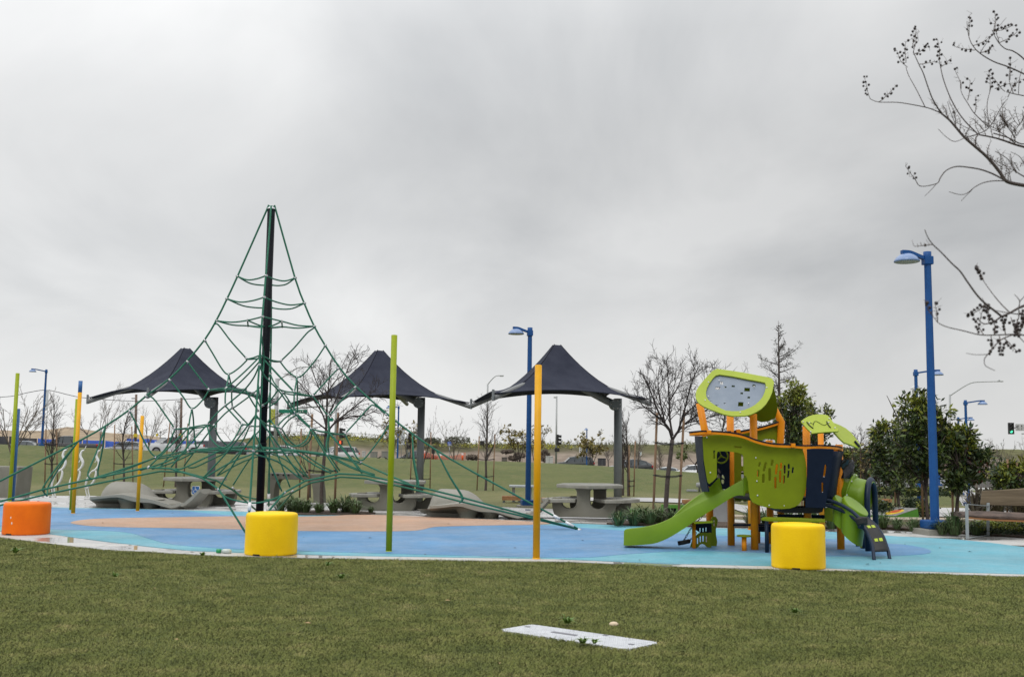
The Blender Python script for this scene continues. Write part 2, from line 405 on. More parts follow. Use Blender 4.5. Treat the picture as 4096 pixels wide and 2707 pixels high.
# rubber safety surfacing: cyan sheet, blue and tan shapes laid in it
def rub(name, a, b_):
    m = bpy.data.materials.new(name); m.use_nodes = True; t = m.node_tree; n = t.nodes; l = t.links; bs = n['Principled BSDF']; bs.inputs['Specular IOR Level'].default_value = .35
    g = n.new('ShaderNodeTexCoord')
    def nz(sc, det, lo, hi, a0, a1):
        z = n.new('ShaderNodeTexNoise'); z.inputs['Scale'].default_value = sc; z.inputs['Detail'].default_value = det; z.inputs['Roughness'].default_value = .7; l.new(g.outputs['Object'], z.inputs['Vector'])
        r_ = n.new('ShaderNodeMapRange'); r_.inputs[1].default_value = lo; r_.inputs[2].default_value = hi; r_.inputs[3].default_value = a0; r_.inputs[4].default_value = a1; l.new(z.outputs[0], r_.inputs[0]); return r_.outputs[0]
    mm = n.new('ShaderNodeMix'); mm.data_type = 'RGBA'; l.new(nz(42, 4, .35, .65, 0, 1), mm.inputs[0]); mm.inputs[6].default_value = a+(1,); mm.inputs[7].default_value = b_+(1,)
    hs = n.new('ShaderNodeHueSaturation'); l.new(mm.outputs[2], hs.inputs['Color'])
    v = n.new('ShaderNodeMath'); v.operation = 'MULTIPLY'; l.new(nz(.55, 7, .35, .65, .80, 1.08), v.inputs[0]); l.new(nz(7, 7, .56, .78, 1.0, .70), v.inputs[1]); l.new(v.outputs[0], hs.inputs['Value'])
    l.new(nz(.9, 4, .4, .6, .92, 1.03), hs.inputs['Saturation']); l.new(hs.outputs[0], bs.inputs['Base Color'])
    l.new(nz(.7, 5, .42, .58, .72, .45), bs.inputs['Roughness'])
    bp = n.new('ShaderNodeBump'); bp.inputs['Strength'].default_value = .5; bp.inputs['Distance'].default_value = .01; l.new(nz(60, 3, 0, 1, 0, 1), bp.inputs['Height']); l.new(bp.outputs[0], bs.inputs['Normal'])
    return m
M_CY = rub('rubber_cyan', (.095, .31, .40), (.16, .40, .475)); M_BL = rub('rubber_blue', (.080, .215, .40), (.135, .285, .475)); M_TAN = rub('rubber_tan', (.37, .225, .145), (.53, .345, .24))
rn = [(-900, 2075), (-400, 2100), (0, 2127), (195, 2139), (413, 2168), (590, 2189), (767, 2207), (973, 2215), (1180, 2220), (1400, 2227), (2244, 2240), (2680, 2259), (3085, 2268), (3420, 2281), (4096, 2301), (4500, 2316), (5200, 2340)]
rf = [(5200, 2290), (4500, 2225), (4096, 2192), (3960, 2174), (3807, 2159), (3600, 2149), (3375, 2133), (3150, 2122), (2895, 2116), (2513, 2106), (2309, 2097), (2130, 2088), (1900, 2077), (1700, 2070), (1500, 2064), (1250, 2058), (978, 2049), (831, 2045), (620, 2040), (306, 2034), (0, 2025), (-400, 2016), (-900, 2006)]
sheet('rubber_surface', g2(rn+rf), .022, M_CY, smooth=False)
bl = [(-900, 2012), (-400, 2020), (0, 2028), (306, 2037), (620, 2043), (740, 2047), (831, 2057), (978, 2067), (1300, 2072), (1600, 2080), (1900, 2098), (2156, 2103), (2400, 2120), (2727, 2140), (3000, 2150), (3304, 2160), (3420, 2166), (3548, 2178), (3627, 2184), (3704, 2199), (3724, 2211), (3704, 2220), (3627, 2226), (3500, 2230), (3250, 2228), (3000, 2214), (2750, 2208), (2500, 2222), (2300, 2236), (1800, 2226), (1400, 2215), (1180, 2209), (970, 2203), (700, 2184), (600, 2160), (519, 2136), (400, 2126), (195, 2121), (-200, 2098), (-900, 2065)]
sheet('blue_rubber_shape', g2(bl), .026, M_BL, 4)
tn = [(281, 2095), (357, 2081), (510, 2076), (700, 2073), (960, 2069), (1187, 2070), (1330, 2067), (1406, 2063), (1559, 2065), (1900, 2079), (2130, 2090), (2220, 2096), (2134, 2103), (2000, 2105), (1850, 2108), (1740, 2112), (1690, 2123), (1640, 2128), (1500, 2130), (1187, 2128), (980, 2123), (700, 2117), (510, 2114), (357, 2108)]
sheet('tan_rubber_shape', g2(tn), .030, M_TAN, 4)

# ribbon paths in the lawn behind
def ribbon(name, a, b_, m, z=.03, sub=5):
    A = spline([GT(*p) for p in a], sub); B = spline([GT(*p) for p in b_], sub)
    rows = []
    for p, q in zip(A, B):
        r_ = []
        for k in range(7):
            c = p.lerp(q, k/6); r_.append(V((c.x, c.y, H(c.x, c.y)+z)))
        rows.append(r_)
    mb_ = MB(); mb_.grid(rows)
    return mb_.build(name, m, kind='structure')
ribbon('path', [(2180, 1992), (2521, 1992), (2727, 1997), (2900, 2012), (3004, 2026), (3200, 2030), (3554, 2031), (3895, 2035), (4200, 2042)],
       [(2180, 2003), (2521, 2007), (2727, 2014), (2900, 2030), (3004, 2058), (3200, 2062), (3554, 2066), (3895, 2072), (4200, 2082)], M_PATH)
ribbon('side_path', [(3770, 1936), (3790, 1955), (3815, 1980), (3840, 2005), (3880, 2032)],
       [(3846, 1936), (3870, 1955), (3915, 1978), (3975, 2000), (4060, 2030)], M_PATH, .04)
# decomposed-granite strip and mulch beds
M_SAND = mat('granite_fines', (.36, .30, .22), .9, (.46, .39, .30), 30, bump=.5, bscale=120)
M_MULCH = mat('mulch', (.045, .030, .022), .95, (.10, .070, .050), 18, bump=1, bscale=70)
def bedsheet(name, l_, m, z=.05):
    P = [GT(x, y) for x, y in l_]; return sheet(name, [p[:2] for p in P], z, m, 4, True, terrain=True)
bedsheet('granite_strip', [(3300, 2078), (3600, 2076), (3900, 2079), (4100, 2084), (4100, 2093), (3900, 2088), (3600, 2086), (3300, 2088)], M_SAND)
bedsheet('granite_strip', [(2470, 2050), (2800, 2056), (3000, 2070), (3000, 2076), (2800, 2066), (2470, 2060)], M_SAND)
bedsheet('mulch_bed', [(1100, 2058), (1180, 2050), (1300, 2048), (1450, 2052), (1500, 2058), (1380, 2064), (1200, 2064)], M_MULCH)
bedsheet('mulch_bed', [(2430, 2098), (2600, 2088), (2900, 2096), (3300, 2112), (3300, 2120), (2900, 2114), (2520, 2105)], M_MULCH)
bedsheet('mulch_bed', [(3480, 2112), (3700, 2105), (3900, 2118), (4200, 2130), (4200, 2158), (3960, 2147), (3860, 2140), (3640, 2124)], M_MULCH)

# hills beyond the road
def hill(name, prof, Y0, Y1, m, zb=-1.5, seed=0, rough=.25):
    """prof: photo points along its skyline, crest at depth Y1, foot at Y0"""
    rnd = random.Random(seed); rows = []
    tops = []
    for i in range(len(prof)-1):
        (x0, y0), (x1, y1) = prof[i], prof[i+1]; k = max(1, int(abs(x1-x0)/22))
        for j in range(k): tops.append((lerp(x0, x1, j/k), lerp(y0, y1, j/k)))
    tops.append(prof[-1])
    for fr in (0, .06, .15, .25, .36, .48, .6, .72, .84, .93, 1.0, 1.25, 1.9):
        row = []
        for x, y in tops:
            T = at(x, y, Y1); Yk = lerp(Y0, Y1, fr); X = T.x*Yk/Y1 if fr <= 1 else T.x
            e = sstep(0, 1, min(fr, 1))*.35+min(fr, 1)**.75*.65
            z = lerp(zb, T.z, e) + (rnd.uniform(-1, 1)*rough*(1 if 0 < fr < .99 else .18))
            if fr > 1: z = T.z-(fr-1)*2
            row.append(V((X, Yk, z)))
        rows.append(row)
    mb_ = MB(); mb_.grid(rows); return mb_.build(name, m, kind='structure')
M_DIRT = mat('dirt', (.22, .165, .105), .95, (.34, .26, .17), .25, bump=1, bscale=2)
def bankmat():
    m = bpy.data.materials.new('weedy_bank'); m.use_nodes = True; t = m.node_tree; n = t.nodes; l = t.links; b = n['Principled BSDF']
    b.inputs['Roughness'].default_value = .95; b.inputs['Specular IOR Level'].default_value = .1
    g = n.new('ShaderNodeTexCoord')
    z = n.new('ShaderNodeTexNoise'); z.inputs['Scale'].default_value = .35; z.inputs['Detail'].default_value = 8; l.new(g.outputs['Object'], z.inputs['Vector'])
    z2 = n.new('ShaderNodeTexNoise'); z2.inputs['Scale'].default_value = .12; z2.inputs['Detail'].default_value = 4; l.new(g.outputs['Object'], z2.inputs['Vector'])
    s = n.new('ShaderNodeSeparateXYZ'); l.new(g.outputs['Object'], s.inputs[0])
    a = n.new('ShaderNodeMath'); a.operation = 'MULTIPLY_ADD'; l.new(z2.outputs[0], a.inputs[0]); a.inputs[1].default_value = 2.2; l.new(s.outputs[2], a.inputs[2])
    r = n.new('ShaderNodeValToRGB'); mr = n.new('ShaderNodeMapRange'); mr.inputs[1].default_value = -.5; mr.inputs[2].default_value = 6; l.new(a.outputs[0], mr.inputs[0]); l.new(mr.outputs[0], r.inputs[0])
    e = r.color_ramp.elements; e[0].position = .0; e[0].color = (.24, .19, .155, 1); e[1].position = 1; e[1].color = (.10, .13, .045, 1)
    q = e.new(.36); q.color = (.25, .205, .165, 1); q = e.new(.46); q.color = (.115, .105, .065, 1); q = e.new(.62); q.color = (.13, .13, .06, 1)
    mm = n.new('ShaderNodeMix'); mm.data_type = 'RGBA'; mm.blend_type = 'MULTIPLY'; mm.inputs[0].default_value = .75
    r2 = n.new('ShaderNodeValToRGB'); l.new(z.outputs[0], r2.inputs[0]); r2.color_ramp.elements[0].position = .3; r2.color_ramp.elements[0].color = (.45, .42, .4, 1); r2.color_ramp.elements[1].position = .6; r2.color_ramp.elements[1].color = (1, 1, 1, 1)
    l.new(r.outputs[0], mm.inputs[6]); l.new(r2.outputs[0], mm.inputs[7]); l.new(mm.outputs[2], b.inputs['Base Color'])
    return m
M_BANK = bankmat()
hill('hill', [(-600, 1722), (-200, 1715), (0, 1719), (60, 1722), (160, 1722), (240, 1712), (270, 1706), (300, 1716), (400, 1728), (560, 1738), (650, 1748), (800, 1762), (1000, 1775)], 180, 230, M_DIRT, 0, 3, .12)
hill('hill', [(900, 1768), (1000, 1750), (1090, 1745), (1200, 1741), (1380, 1742), (1500, 1752), (1640, 1762), (1760, 1772), (1900, 1775), (2300, 1778), (2600, 1778), (2800, 1776), (3300, 1790), (4400, 1800)], 152, 178, M_BANK, -1.2, 5, .22)
# ------------------------------------------------------------ shared materials
M_YEL = mat('yellow_plastic', (.90, .58, .003), .5, (.80, .49, .004), 2.2, 9, spec=.22, bump=.15, bscale=45, lo=.42, hi=.72)
M_ORG = mat('orange_plastic', (.84, .165, .003), .5, (.70, .12, .004), 2.2, 9, spec=.22, bump=.15, bscale=45, lo=.42, hi=.72)
M_PYEL = mat('yellow_paint', (.76, .38, .004), .45, (.66, .32, .004), 3, spec=.3); M_PLIME = mat('lime_paint', (.29, .36, .004), .45, (.25, .31, .004), 3, spec=.3)
M_PBLUE = mat('blue_paint', (.028, .125, .34), .42, (.022, .105, .29), 5)
M_LAMP = mat('lamp_blue', (.010, .065, .22), .45, (.014, .08, .25), 4, spec=.22)
M_BLACK = mat('black_metal', (.003, .004, .007), .5, (.007, .008, .012), 30, spec=.12)
M_ROPE = mat('rope_green', (.004, .092, .052), .5, (.012, .195, .11), 160, 2, stretch=(1, 1, 1), bump=.6, bscale=260, lo=.4, hi=.6)
M_STEEL = mat('steel', (.45, .45, .46), .35, metal=.9)
M_ALU = mat('aluminium', (.62, .62, .64), .35, metal=.6)
M_DARK = mat('dark_void', (.012, .011, .010), .9)
M_LIME = mat('lime_board', (.185, .235, .003), .5, (.155, .195, .003), 2.5, bump=.12, bscale=400, spec=.22)
M_LIME_SKYLIT = mat('lime_board_skylit', (.35, .43, .040), .45, (.31, .385, .035), 3, bump=.12, bscale=400, spec=.35)  # same lime board, colour lightened for the sky light on the roofs
M_NAVY = mat('navy_board', (.004, .009, .023), .5, (.006, .012, .028), 6, spec=.12, bump=.12, bscale=400)
M_NAVYP = mat('navy_paint', (.008, .019, .042), .42, spec=.25)
M_OPOST = mat('orange_post', (.78, .27, .004), .45, (.68, .215, .004), 5, spec=.25)
M_SLIDE = mat('slide_plastic', (.165, .275, .010), .36, (.14, .24, .009), 2.5, spec=.35, bump=.08, bscale=90)
M_GREYB = mat('grey_board', (.17, .21, .27), .5, (.21, .25, .31), 4, 8)
M_RUBB = mat('black_rubber', (.012, .011, .011), .6)

# ------------------------------------------------------------ drum seats
def drum(x0, x1, yb, h, m, label, chips=()):
    px = (x0+x1)/2; f = G(px, yb); r = (x1-x0)/2/FP*f.y*1.003; c = V((f.x, f.y+r*.93, 0))
    c.x = (ray(px, yb).x/ray(px, yb).y)*c.y
    t = thing('drum_seat', c, label, 'seat', 'coloured plastic drum seats round the play surface')
    R_ = r
    prof = [(R_*.97, .018), (R_*.995, .03), (R_*1.0, .05), (R_*.995, h-.06), (R_*.985, h-.03), (R_*.96, h-.010), (R_*.92, h-.001), (R_*.6, h+.010), (R_*.05, h+.014)]
    mb_ = MB(); mb_.rev(c, prof, 64); mb_.build('body', m, t)
    mb_ = MB(); mb_.rev(c, [(R_*.93, .0), (R_*.93, .02)], 48); mb_.build('foot', M_DARK, t)
    a = -PI/2-.35
    mb_ = MB(); mb_.box(c+V((R_*1.0*math.cos(a), R_*1.0*math.sin(a), .033)), (.10, .012, .018), a+PI/2); mb_.build('drain_slot', M_DARK, t)
    for (ax, az, s) in chips:
        mb_ = MB(); mb_.ball(c+V((R_*math.cos(ax), R_*math.sin(ax), az)), s, (1, .25, 1.6), 6); mb_.build('chip', mat('chip', (.75, .6, .5), .6), t)
    return t
drum(979, 1186, 2229, .585, M_YEL, 'yellow drum seat in front of the rope climber pole')
drum(3088, 3300, 2284, .585, M_YEL, 'yellow drum seat in front of the slide tower')
drum(14, 192, 2145, .53, M_ORG, 'orange drum seat at the left edge of the play surface', [(-1.85, .30, .012), (-1.78, .21, .014)])

# ------------------------------------------------------------ coloured poles
def pole(px, py, tx, ty, rad, m, label, tip=None, top_m=None):
    b = G(px, py); D = b.y; top = at(tx, ty, D); h = top.z
    t = thing('colour_pole', b, label, 'pole', 'thin coloured poles round the play surface')
    mb_ = MB(); z1 = h-(tip or 0)
    mb_.tube([b, V((b.x, b.y, z1))], rad, 20)
    if not tip: mb_.ball(V((b.x, b.y, h)), rad, (1, 1, .18), 12)
    mb_.build('shaft', m, t)
    if tip:
        mb_ = MB(); mb_.tube([V((b.x, b.y, z1)), V((b.x, b.y, h))], rad*1.003, 20); mb_.build('tip', top_m, t)
    mb_ = MB(); mb_.cyl(b+V((0, 0, .0)), b+V((0, 0, .035)), rad*1.12, rad*1.05, 20); mb_.build('collar', m, t)
pole(38, 2007, 66, 1493, .049, M_PLIME, 'lime green pole, leftmost of the poles, beside a shorter blue pole')
pole(51, 2006, 72, 1635, .042, M_PBLUE, 'short blue pole just right of the leftmost lime pole')
pole(292, 2057, 323, 1523, .042, M_PYEL, 'yellow pole with a blue tip at the left of the play surface', .25, M_PBLUE)
pole(283, 2043, 312, 1596, .036, M_PLIME, 'lime pole mostly hidden behind the blue tipped yellow pole')
pole(550, 2047, 569, 1663, .040, M_PYEL, 'short yellow pole in front of the wavy concrete lounger with the rope climber')
pole(1555, 2211, 1577, 1341, .045, M_PLIME, 'tall lime green pole in the middle of the picture')
pole(2145, 2239, 2162, 1461, .049, M_PYEL, 'tall yellow pole in front of the right hand shade canopy')
pole(3006, 2122, 3006, 1850, .066, M_OPOST, 'short orange pole behind the slide tower legs')

# ------------------------------------------------------------ rope climber
PB = G(1036, 2116); PB.z = 0
UL = V((.991, .133, 0)); VF = V((.133, -.991, 0))
net = thing('rope_climber', PB, 'tall pyramid climbing net of green ropes hung from a black pole', 'climbing net')
PTOP = at(1075, 838, PB.y).z
mb = MB(); mb.tube([PB, V((PB.x, PB.y, PTOP))], .071, 28); mb.build('pole', M_BLACK, net)
mb = MB(); mb.rev(V((PB.x, PB.y, PTOP)), [(.078, -.0), (.08, .01), (.066, .035), (.03, .055), (.004, .06)], 24); mb.build('pole_cap', M_ALU, net)
mb = MB()
for zc in (1.55, 3.05): mb = MB(); mb.rev(V((PB.x, PB.y, zc)), [(.074, -.02), (.082, -.018), (.082, .018), (.074, .02)], 24); mb.build('pole_collar', M_BLACK, net)
def NP(x, y, b=0.0): return onplane(x, y, PB+VF*b, VF)
RF = [(0, 1.85), (.95, 1.6), (1.8, 1.38), (2.4, 1.2), (3.0, 1.05), (3.7, .9), (4.15, .72), (4.6, .55), (5.6, .13), (5.9, .07)]
def FR(z, sgn=1): return V((PB.x, PB.y, z))+VF*sgn*interp(z, RF)
clamps = []
def rope(pts, r=.0145, sm=4, mirror=False, dz=0, nodes=(), cl=True):
    P = []
    for p in pts:
        if isinstance(p, Vector): P.append(p)
        else: P.append(NP(*p))
    for mi in ((0, 1) if mirror else (0,)):
        Q = []
        for p in P:
            q = p.copy()
            if mi:
                b_ = (q-PB).dot(VF); q = q-VF*2*b_; q.z += dz
            Q.append(q)
        S = spline(Q, sm) if sm > 1 else Q
        m_ = MB(); m_.tube(S, r, 7); m_.build('rope', M_ROPE, net)
        if cl and len(clamps) < 86:
            for q, q2 in ((Q[0], Q[1]), (Q[-1], Q[-2])):
                if all((q-c[0]).length > .12 for c in clamps): clamps.append((q, (q2-q).normalized()))
T0 = V((PB.x, PB.y, PTOP+.055))
def ridge(pts, side):
    S = [T0, T0+side*.06+V((0, 0, -.01)), T0+side*.092+V((0, 0, -.09))]+pts
    m_ = MB(); m_.tube(spline(S, 2), .0175, 8); m_.build('ridge_rope', M_ROPE, net)
    e, d = pts[-1], (pts[-2]-pts[-1]).normalized()
    for u0, u1 in ((.12, .30), (.42, .56)): m_ = MB(); m_.tube([e+d*u0, e+d*u1], .028, 10); m_.build('rope_sleeve', mat('white_sleeve', (.7, .7, .7), .4), net)
    m_ = MB(); m_.rev(V((e.x, e.y, 0)), [(.05, 0), (.05, .03), (.02, .05)], 12); m_.build('ground_anchor', M_STEEL, net)
LANC = PB-UL*5.95+V((0, 0, .03)); RANC = G(2317, 2123); RANC.z = .03
ridge([NP(*p) for p in [(950, 1105), (908, 1195), (865, 1282), (819, 1358), (748, 1444), (677, 1516), (587, 1581), (520, 1637), (421, 1704), (309, 1767), (0, 1923)]]+[LANC], -UL)
ridge([NP(*p) for p in [(1180, 1112), (1217, 1213), (1257, 1305), (1300, 1380), (1358, 1470), (1424, 1546), (1554, 1660), (1648, 1733), (1747, 1801), (1900, 1891)]]+[RANC], UL)
FANC = PB+VF*1.85+V((0, 0, .03)); BANC = PB-VF*1.85+V((0, 0, .03))
ridge([FR(z) for z in (5.2, 4.6, 4.15, 3.7, 3.0, 2.4, 1.8, .95)]+[FANC], VF)
ridge([FR(z, -1) for z in (5.2, 4.6, 4.15, 3.7, 3.0, 2.4, 1.8, .95)]+[BANC], -VF)
def ring(l, r_, z, sag=.07):
    Lp, Rp = NP(*l), NP(*r_)
    for s in (1, -1):
        F = FR(z, s)
        for E in (Lp, Rp):
            m1 = E.lerp(F, .35)-V((0, 0, sag)); m2 = E.lerp(F, .7)-V((0, 0, sag*.75)); rope([E, m1, m2, F])
ring((950, 1105), (1180, 1112), 4.60); ring((908, 1195), (1217, 1213), 4.18)
z3 = 3.78
for (a_, b_) in (((867, 1283), (990, 1281)), ((1257, 1305), (1127, 1285))):
    E = NP(*a_); n1 = NP(b_[0], b_[1], .38); n2 = NP(b_[0]+2, b_[1]+22, -.38)
    rope([E, n1.lerp(E, .5)-V((0, 0, .03)), n1, FR(z3+.03)]); rope([E, n2.lerp(E, .5)-V((0, 0, .03)), n2, FR(z3+.03, -1)]); rope([n1, n1.lerp(n2, .5), n2])
    c_ = V((PB.x, PB.y, z3-.05)); rope([n1, n1.lerp(c_, .6)-V((0, 0, .02)), c_]); rope([n2, n2.lerp(c_, .6)-V((0, 0, .02)), c_])
# cells in the long vertical plane, left then right
rope([(858, 1297), (874, 1300), (925, 1366), (986, 1434)]); rope([(988, 1440), (955, 1472), (915, 1496), (890, 1478), (850, 1412), (820, 1362)])
rope([(1259, 1310), (1243, 1320), (1225, 1335), (1175, 1393), (1124, 1443)]); rope([(1122, 1448), (1150, 1483), (1187, 1508), (1215, 1495), (1262, 1440), (1292, 1396), (1301, 1382)])
rope([(986, 1437), (1015, 1430, .15), (1045, 1422, .22), (1085, 1440, .15), (1122, 1446)], mirror=True)
rope([(750, 1447), (790, 1500), (835, 1558)]); rope([(835, 1562), (810, 1600), (768, 1634), (735, 1590), (705, 1550), (679, 1520)])
rope([(1352, 1474), (1300, 1530), (1251, 1583)]); rope([(1253, 1587), (1280, 1620), (1315, 1659), (1350, 1620), (1385, 1582), (1420, 1549)])
rope([(585, 1584), (612, 1592), (655, 1650), (699, 1714)]); rope([(699, 1719), (665, 1790), (622, 1824), (585, 1780), (545, 1695), (519, 1645)])
rope([(1545, 1658), (1515, 1632), (1492, 1620), (1475, 1630), (1430, 1680), (1381, 1733)]); rope([(1381, 1738), (1405, 1790), (1443, 1842), (1490, 1795), (1530, 1740), (1556, 1700), (1580, 1680)])
# upper ring and the ropes fanning from the pole
rope([(835, 1560), (868, 1556, .2), (905, 1552, .38), (945, 1558, .5), (980, 1556, .6)], mirror=True)
rope([(1251, 1584), (1215, 1578, .2), (1178, 1570, .38), (1145, 1566, .5), (1113, 1556, .6)], mirror=True)
rope([(915, 1498), (911, 1525, .2), (905, 1552, .38), (901, 1585, .45), (901, 1621, .5)], mirror=True)
rope([(1187, 1510), (1184, 1535, .2), (1178, 1568, .38), (1176, 1605, .45), (1176, 1650, .5)], mirror=True)
rope([FR(2.92), (1015, 1510, .9), (980, 1556, .7), (940, 1592, .6), (901, 1623, .55)], mirror=True)
rope([FR(2.92), (1062, 1508, .9), (1113, 1560, .7), (1145, 1605, .6), (1176, 1652, .55)], mirror=True)
rope([(1040, 1425, .2), (980, 1485, .3), (905, 1552, .38)], mirror=True); rope([(1058, 1440, .2), (1110, 1498, .3), (1175, 1566, .38)], mirror=True)
rope([(980, 1556, .6), (1005, 1600, .6), (1030, 1640, .5)], mirror=True); rope([(1113, 1558, .6), (1085, 1596, .55), (1050, 1622, .45)], mirror=True)
rope([(835, 1561), (868, 1556, .1), (905, 1560, .1)], cl=False)
rope([(901, 1622, .5), (870, 1650, .45), (828, 1697, .42)], mirror=True); rope([(901, 1622, .5), (925, 1650, .55), (968, 1697, .6)], mirror=True)
rope([(1176, 1650, .5), (1140, 1672, .5), (1106, 1708, .55)], mirror=True); rope([(1176, 1650, .5), (1205, 1680, .45), (1243, 1714, .4)], mirror=True)
rope([(700, 1717), (755, 1710, .28), (828, 1698, .42), (850, 1705, .2), (862, 1712)], mirror=True)
rope([(1381, 1736), (1350, 1736, .15), (1314, 1729, .3), (1280, 1724, .38), (1243, 1714, .4)], mirror=True)
rope([(968, 1697, .6), (1000, 1696, .85), FR(2.0), (1070, 1700, .85), (1106, 1708, .55)], mirror=True)
for e in (.0,):
    rope([(768, 1636), (760, 1670, .18), (755, 1709, .28), (751, 1750, .38), (752, 1801, .48)], mirror=True)
    rope([(1313, 1660), (1313, 1695, .18), (1314, 1729, .3), (1305, 1775, .4), (1309, 1817, .48)], mirror=True)
rope([(828, 1698, .42), (845, 1755, .6), (890, 1791, .75), (932, 1762, .7), (968, 1698, .6)], mirror=True)
rope([(1106, 1708, .55), (1135, 1760, .7), (1176, 1785, .75), (1222, 1762, .6), (1243, 1716, .4)], mirror=True)
# the wide level at child height
rope([(622, 1829), (690, 1815, .25), (752, 1801, .48), (820, 1800, .62), (890, 1795, .75), (960, 1800, 1.0), FR(1.43)], mirror=True, dz=-.03)
rope([(1443, 1849), (1380, 1833, .25), (1309, 1818, .48), (1240, 1810, .62), (1176, 1802, .75), (1100, 1806, 1.0), FR(1.43)], mirror=True, dz=-.03)
rope([(752, 1801, .48), (880, 1790, .3), (1028, 1784, .1)], mirror=True); rope([(1309, 1818, .48), (1180, 1800, .3), (1046, 1788, .1)], mirror=True)
rope([(890, 1795, .75), (960, 1788, .4), (1030, 1790, .1)], mirror=True, cl=False); rope([(1176, 1802, .75), (1110, 1796, .4), (1046, 1794, .1)], mirror=True, cl=False)
# long droppers to the low perimeter
per_l = [(171, 1957, .16), (383, 1911, .36), (593, 1869, .55), (679, 1873, .66), (810, 1912, .85), (875, 1956, .98)]
per_r = [(1846, 1988, .16), (1670, 1945, .34), (1460, 1899, .52), (1358, 1894, .62), (1222, 1922, .80), (1137, 1969, .98)]
for pts, anc in ((per_l, LANC), (per_r, RANC)):
    rope([anc]+[NP(*p) for p in pts]+[FANC], r=.0175, sm=1); rope([q if i in (0, len(pts)+1) else (q-VF*2*((q-PB).dot(VF))-V((0, 0, .09))) for i, q in enumerate([anc]+[NP(*p) for p in pts]+[BANC])], r=.0175, sm=1)
rope([(875, 1958, .98), (900, 1985, 1.02), (945, 2001, 1.06), (1010, 2011, 1.1), (1070, 2003, 1.06), (1112, 1987, 1.0), (1137, 1971, .98)], mirror=True, dz=-.05)
for l_ in [[(755, 1709, .28), (680, 1785, .4), (594, 1868, .55)], [(828, 1698, .42), (760, 1775, .55), (684, 1868, .66)], [FR(2.05), (915, 1800, .95), (812, 1911, .85)], [FR(1.72), (940, 1845, 1.1), (875, 1955, .98)],
           [(1314, 1729, .3), (1370, 1795, .42), (1449, 1893, .53)], [(1243, 1716, .4), (1290, 1795, .52), (1352, 1888, .62)], [FR(2.05), (1125, 1795, .95), (1210, 1918, .80)], [FR(1.72), (1080, 1855, 1.1), (1127, 1964, .98)],
           [(622, 1830), (500, 1872, .2), (383, 1909, .36)], [(752, 1803, .48), (660, 1848, .5), (560, 1880, .52)], [(890, 1797, .75), (800, 1840, .7), (730, 1873, .7), (700, 1874, .68)], [FR(1.38), (920, 1850, 1.0), (830, 1903, .87), (812, 1911, .85)],
           [(1443, 1850), (1530, 1890, .2), (1640, 1937, .34)], [(1309, 1819, .48), (1400, 1868, .45), (1500, 1902, .48)], [(1176, 1803, .75), (1260, 1860, .7), (1325, 1892, .65)], [FR(1.38), (1110, 1845, 1.0), (1190, 1905, .85), (1215, 1920, .82)],
           [(421, 1706), (385, 1810, .2), (352, 1890, .34), (362, 1912, .35), (385, 1912, .36)], [(309, 1770), (230, 1865, .08), (174, 1945, .15), (174, 1965, .12), (188, 1983, 0)],
           [(1649, 1736), (1656, 1835, .2), (1674, 1930, .32), (1670, 1944, .33)], [(1747, 1804), (1800, 1905, .08), (1848, 1980, .15), (1850, 2000, .1), (1838, 2010, 0)]]:
    rope(l_, mirror=True, dz=0, sm=3)
# short inner cells in the cross plane
for s in (1, -1):
    rope([FR(3.5, s), V((PB.x, PB.y, 3.1))+VF*s*.3, V((PB.x, PB.y, 2.8))+VF*s*.5, FR(3.2, s)]); rope([V((PB.x, PB.y, 2.8))+VF*s*.5, V((PB.x, PB.y, 2.5))+VF*s*.45, V((PB.x, PB.y, 2.25))+VF*s*.55, FR(2.6, s)])
    rope([V((PB.x, PB.y, 2.25))+VF*s*.55, V((PB.x, PB.y, 1.9))+VF*s*.5, V((PB.x, PB.y, 1.55))+VF*s*.6, FR(1.45, s)]); rope([V((PB.x, PB.y, 1.55))+VF*s*.6, V((PB.x, PB.y, 1.42))+VF*s*.3, V((PB.x, PB.y, 1.45))+VF*s*.07])
for q, d in clamps:
    m_ = MB(); m_.tube([q-d*.03, q+d*.03], .022, 8); m_.build('rope_clamp', M_STEEL, net)

# ------------------------------------------------------------ slide tower
TB = G(3020, 2190); TB.z = 0
tw = thing('play_tower', TB, 'ship-shaped lime and navy play tower on orange posts with a slide', 'playground tower')
DF = 15.85                                                    # depth of the front panel
def post(pts, D, r=.058, name='post', m=None):
    P = [q if isinstance(q, Vector) else at(q[0], q[1], D) for q in pts]
    m_ = MB(); m_.tube(P, r, 18); return m_.build(name, m or M_OPOST, tw)
def gpost(px, py, tx, ty, r=.058, **k):
    b = G(px, py); t_ = at(tx, ty, b.y); return post([b, V((b.x, b.y, t_.z))], b.y, r, **k)
gpost(2925, 2186, 2925, 1641)
gpost(3019, 2204, 3005, 1655)
gpost(3233, 2203, 3225, 1704)
gpost(3364, 2202, 3391, 1778)
b = G(2840, 2187); post([V((b.x, b.y, 0)), at(2838, 1900, b.y), at(2826, 1760, b.y), at(2798, 1612, b.y)], b.y)
gpost(3082, 2178, 3082, 1760); gpost(3031, 2176, 3036, 1960, .045); gpost(3290, 2150, 3290, 1700, .052)
b = G(3165, 2150); post([V((b.x, b.y, 0)), at(3122, 1800, 17.4), at(3124, 1690, 17.4), at(3075, 1600, 17.4)], 17.4) if False else None
post([V((at(3120, 1690, 17.4).x, 17.4, 0)), at(3120, 1800, 17.4), at(3125, 1687, 17.4), at(3104, 1650, 17.4), at(3078, 1604, 17.4)], 17.4)
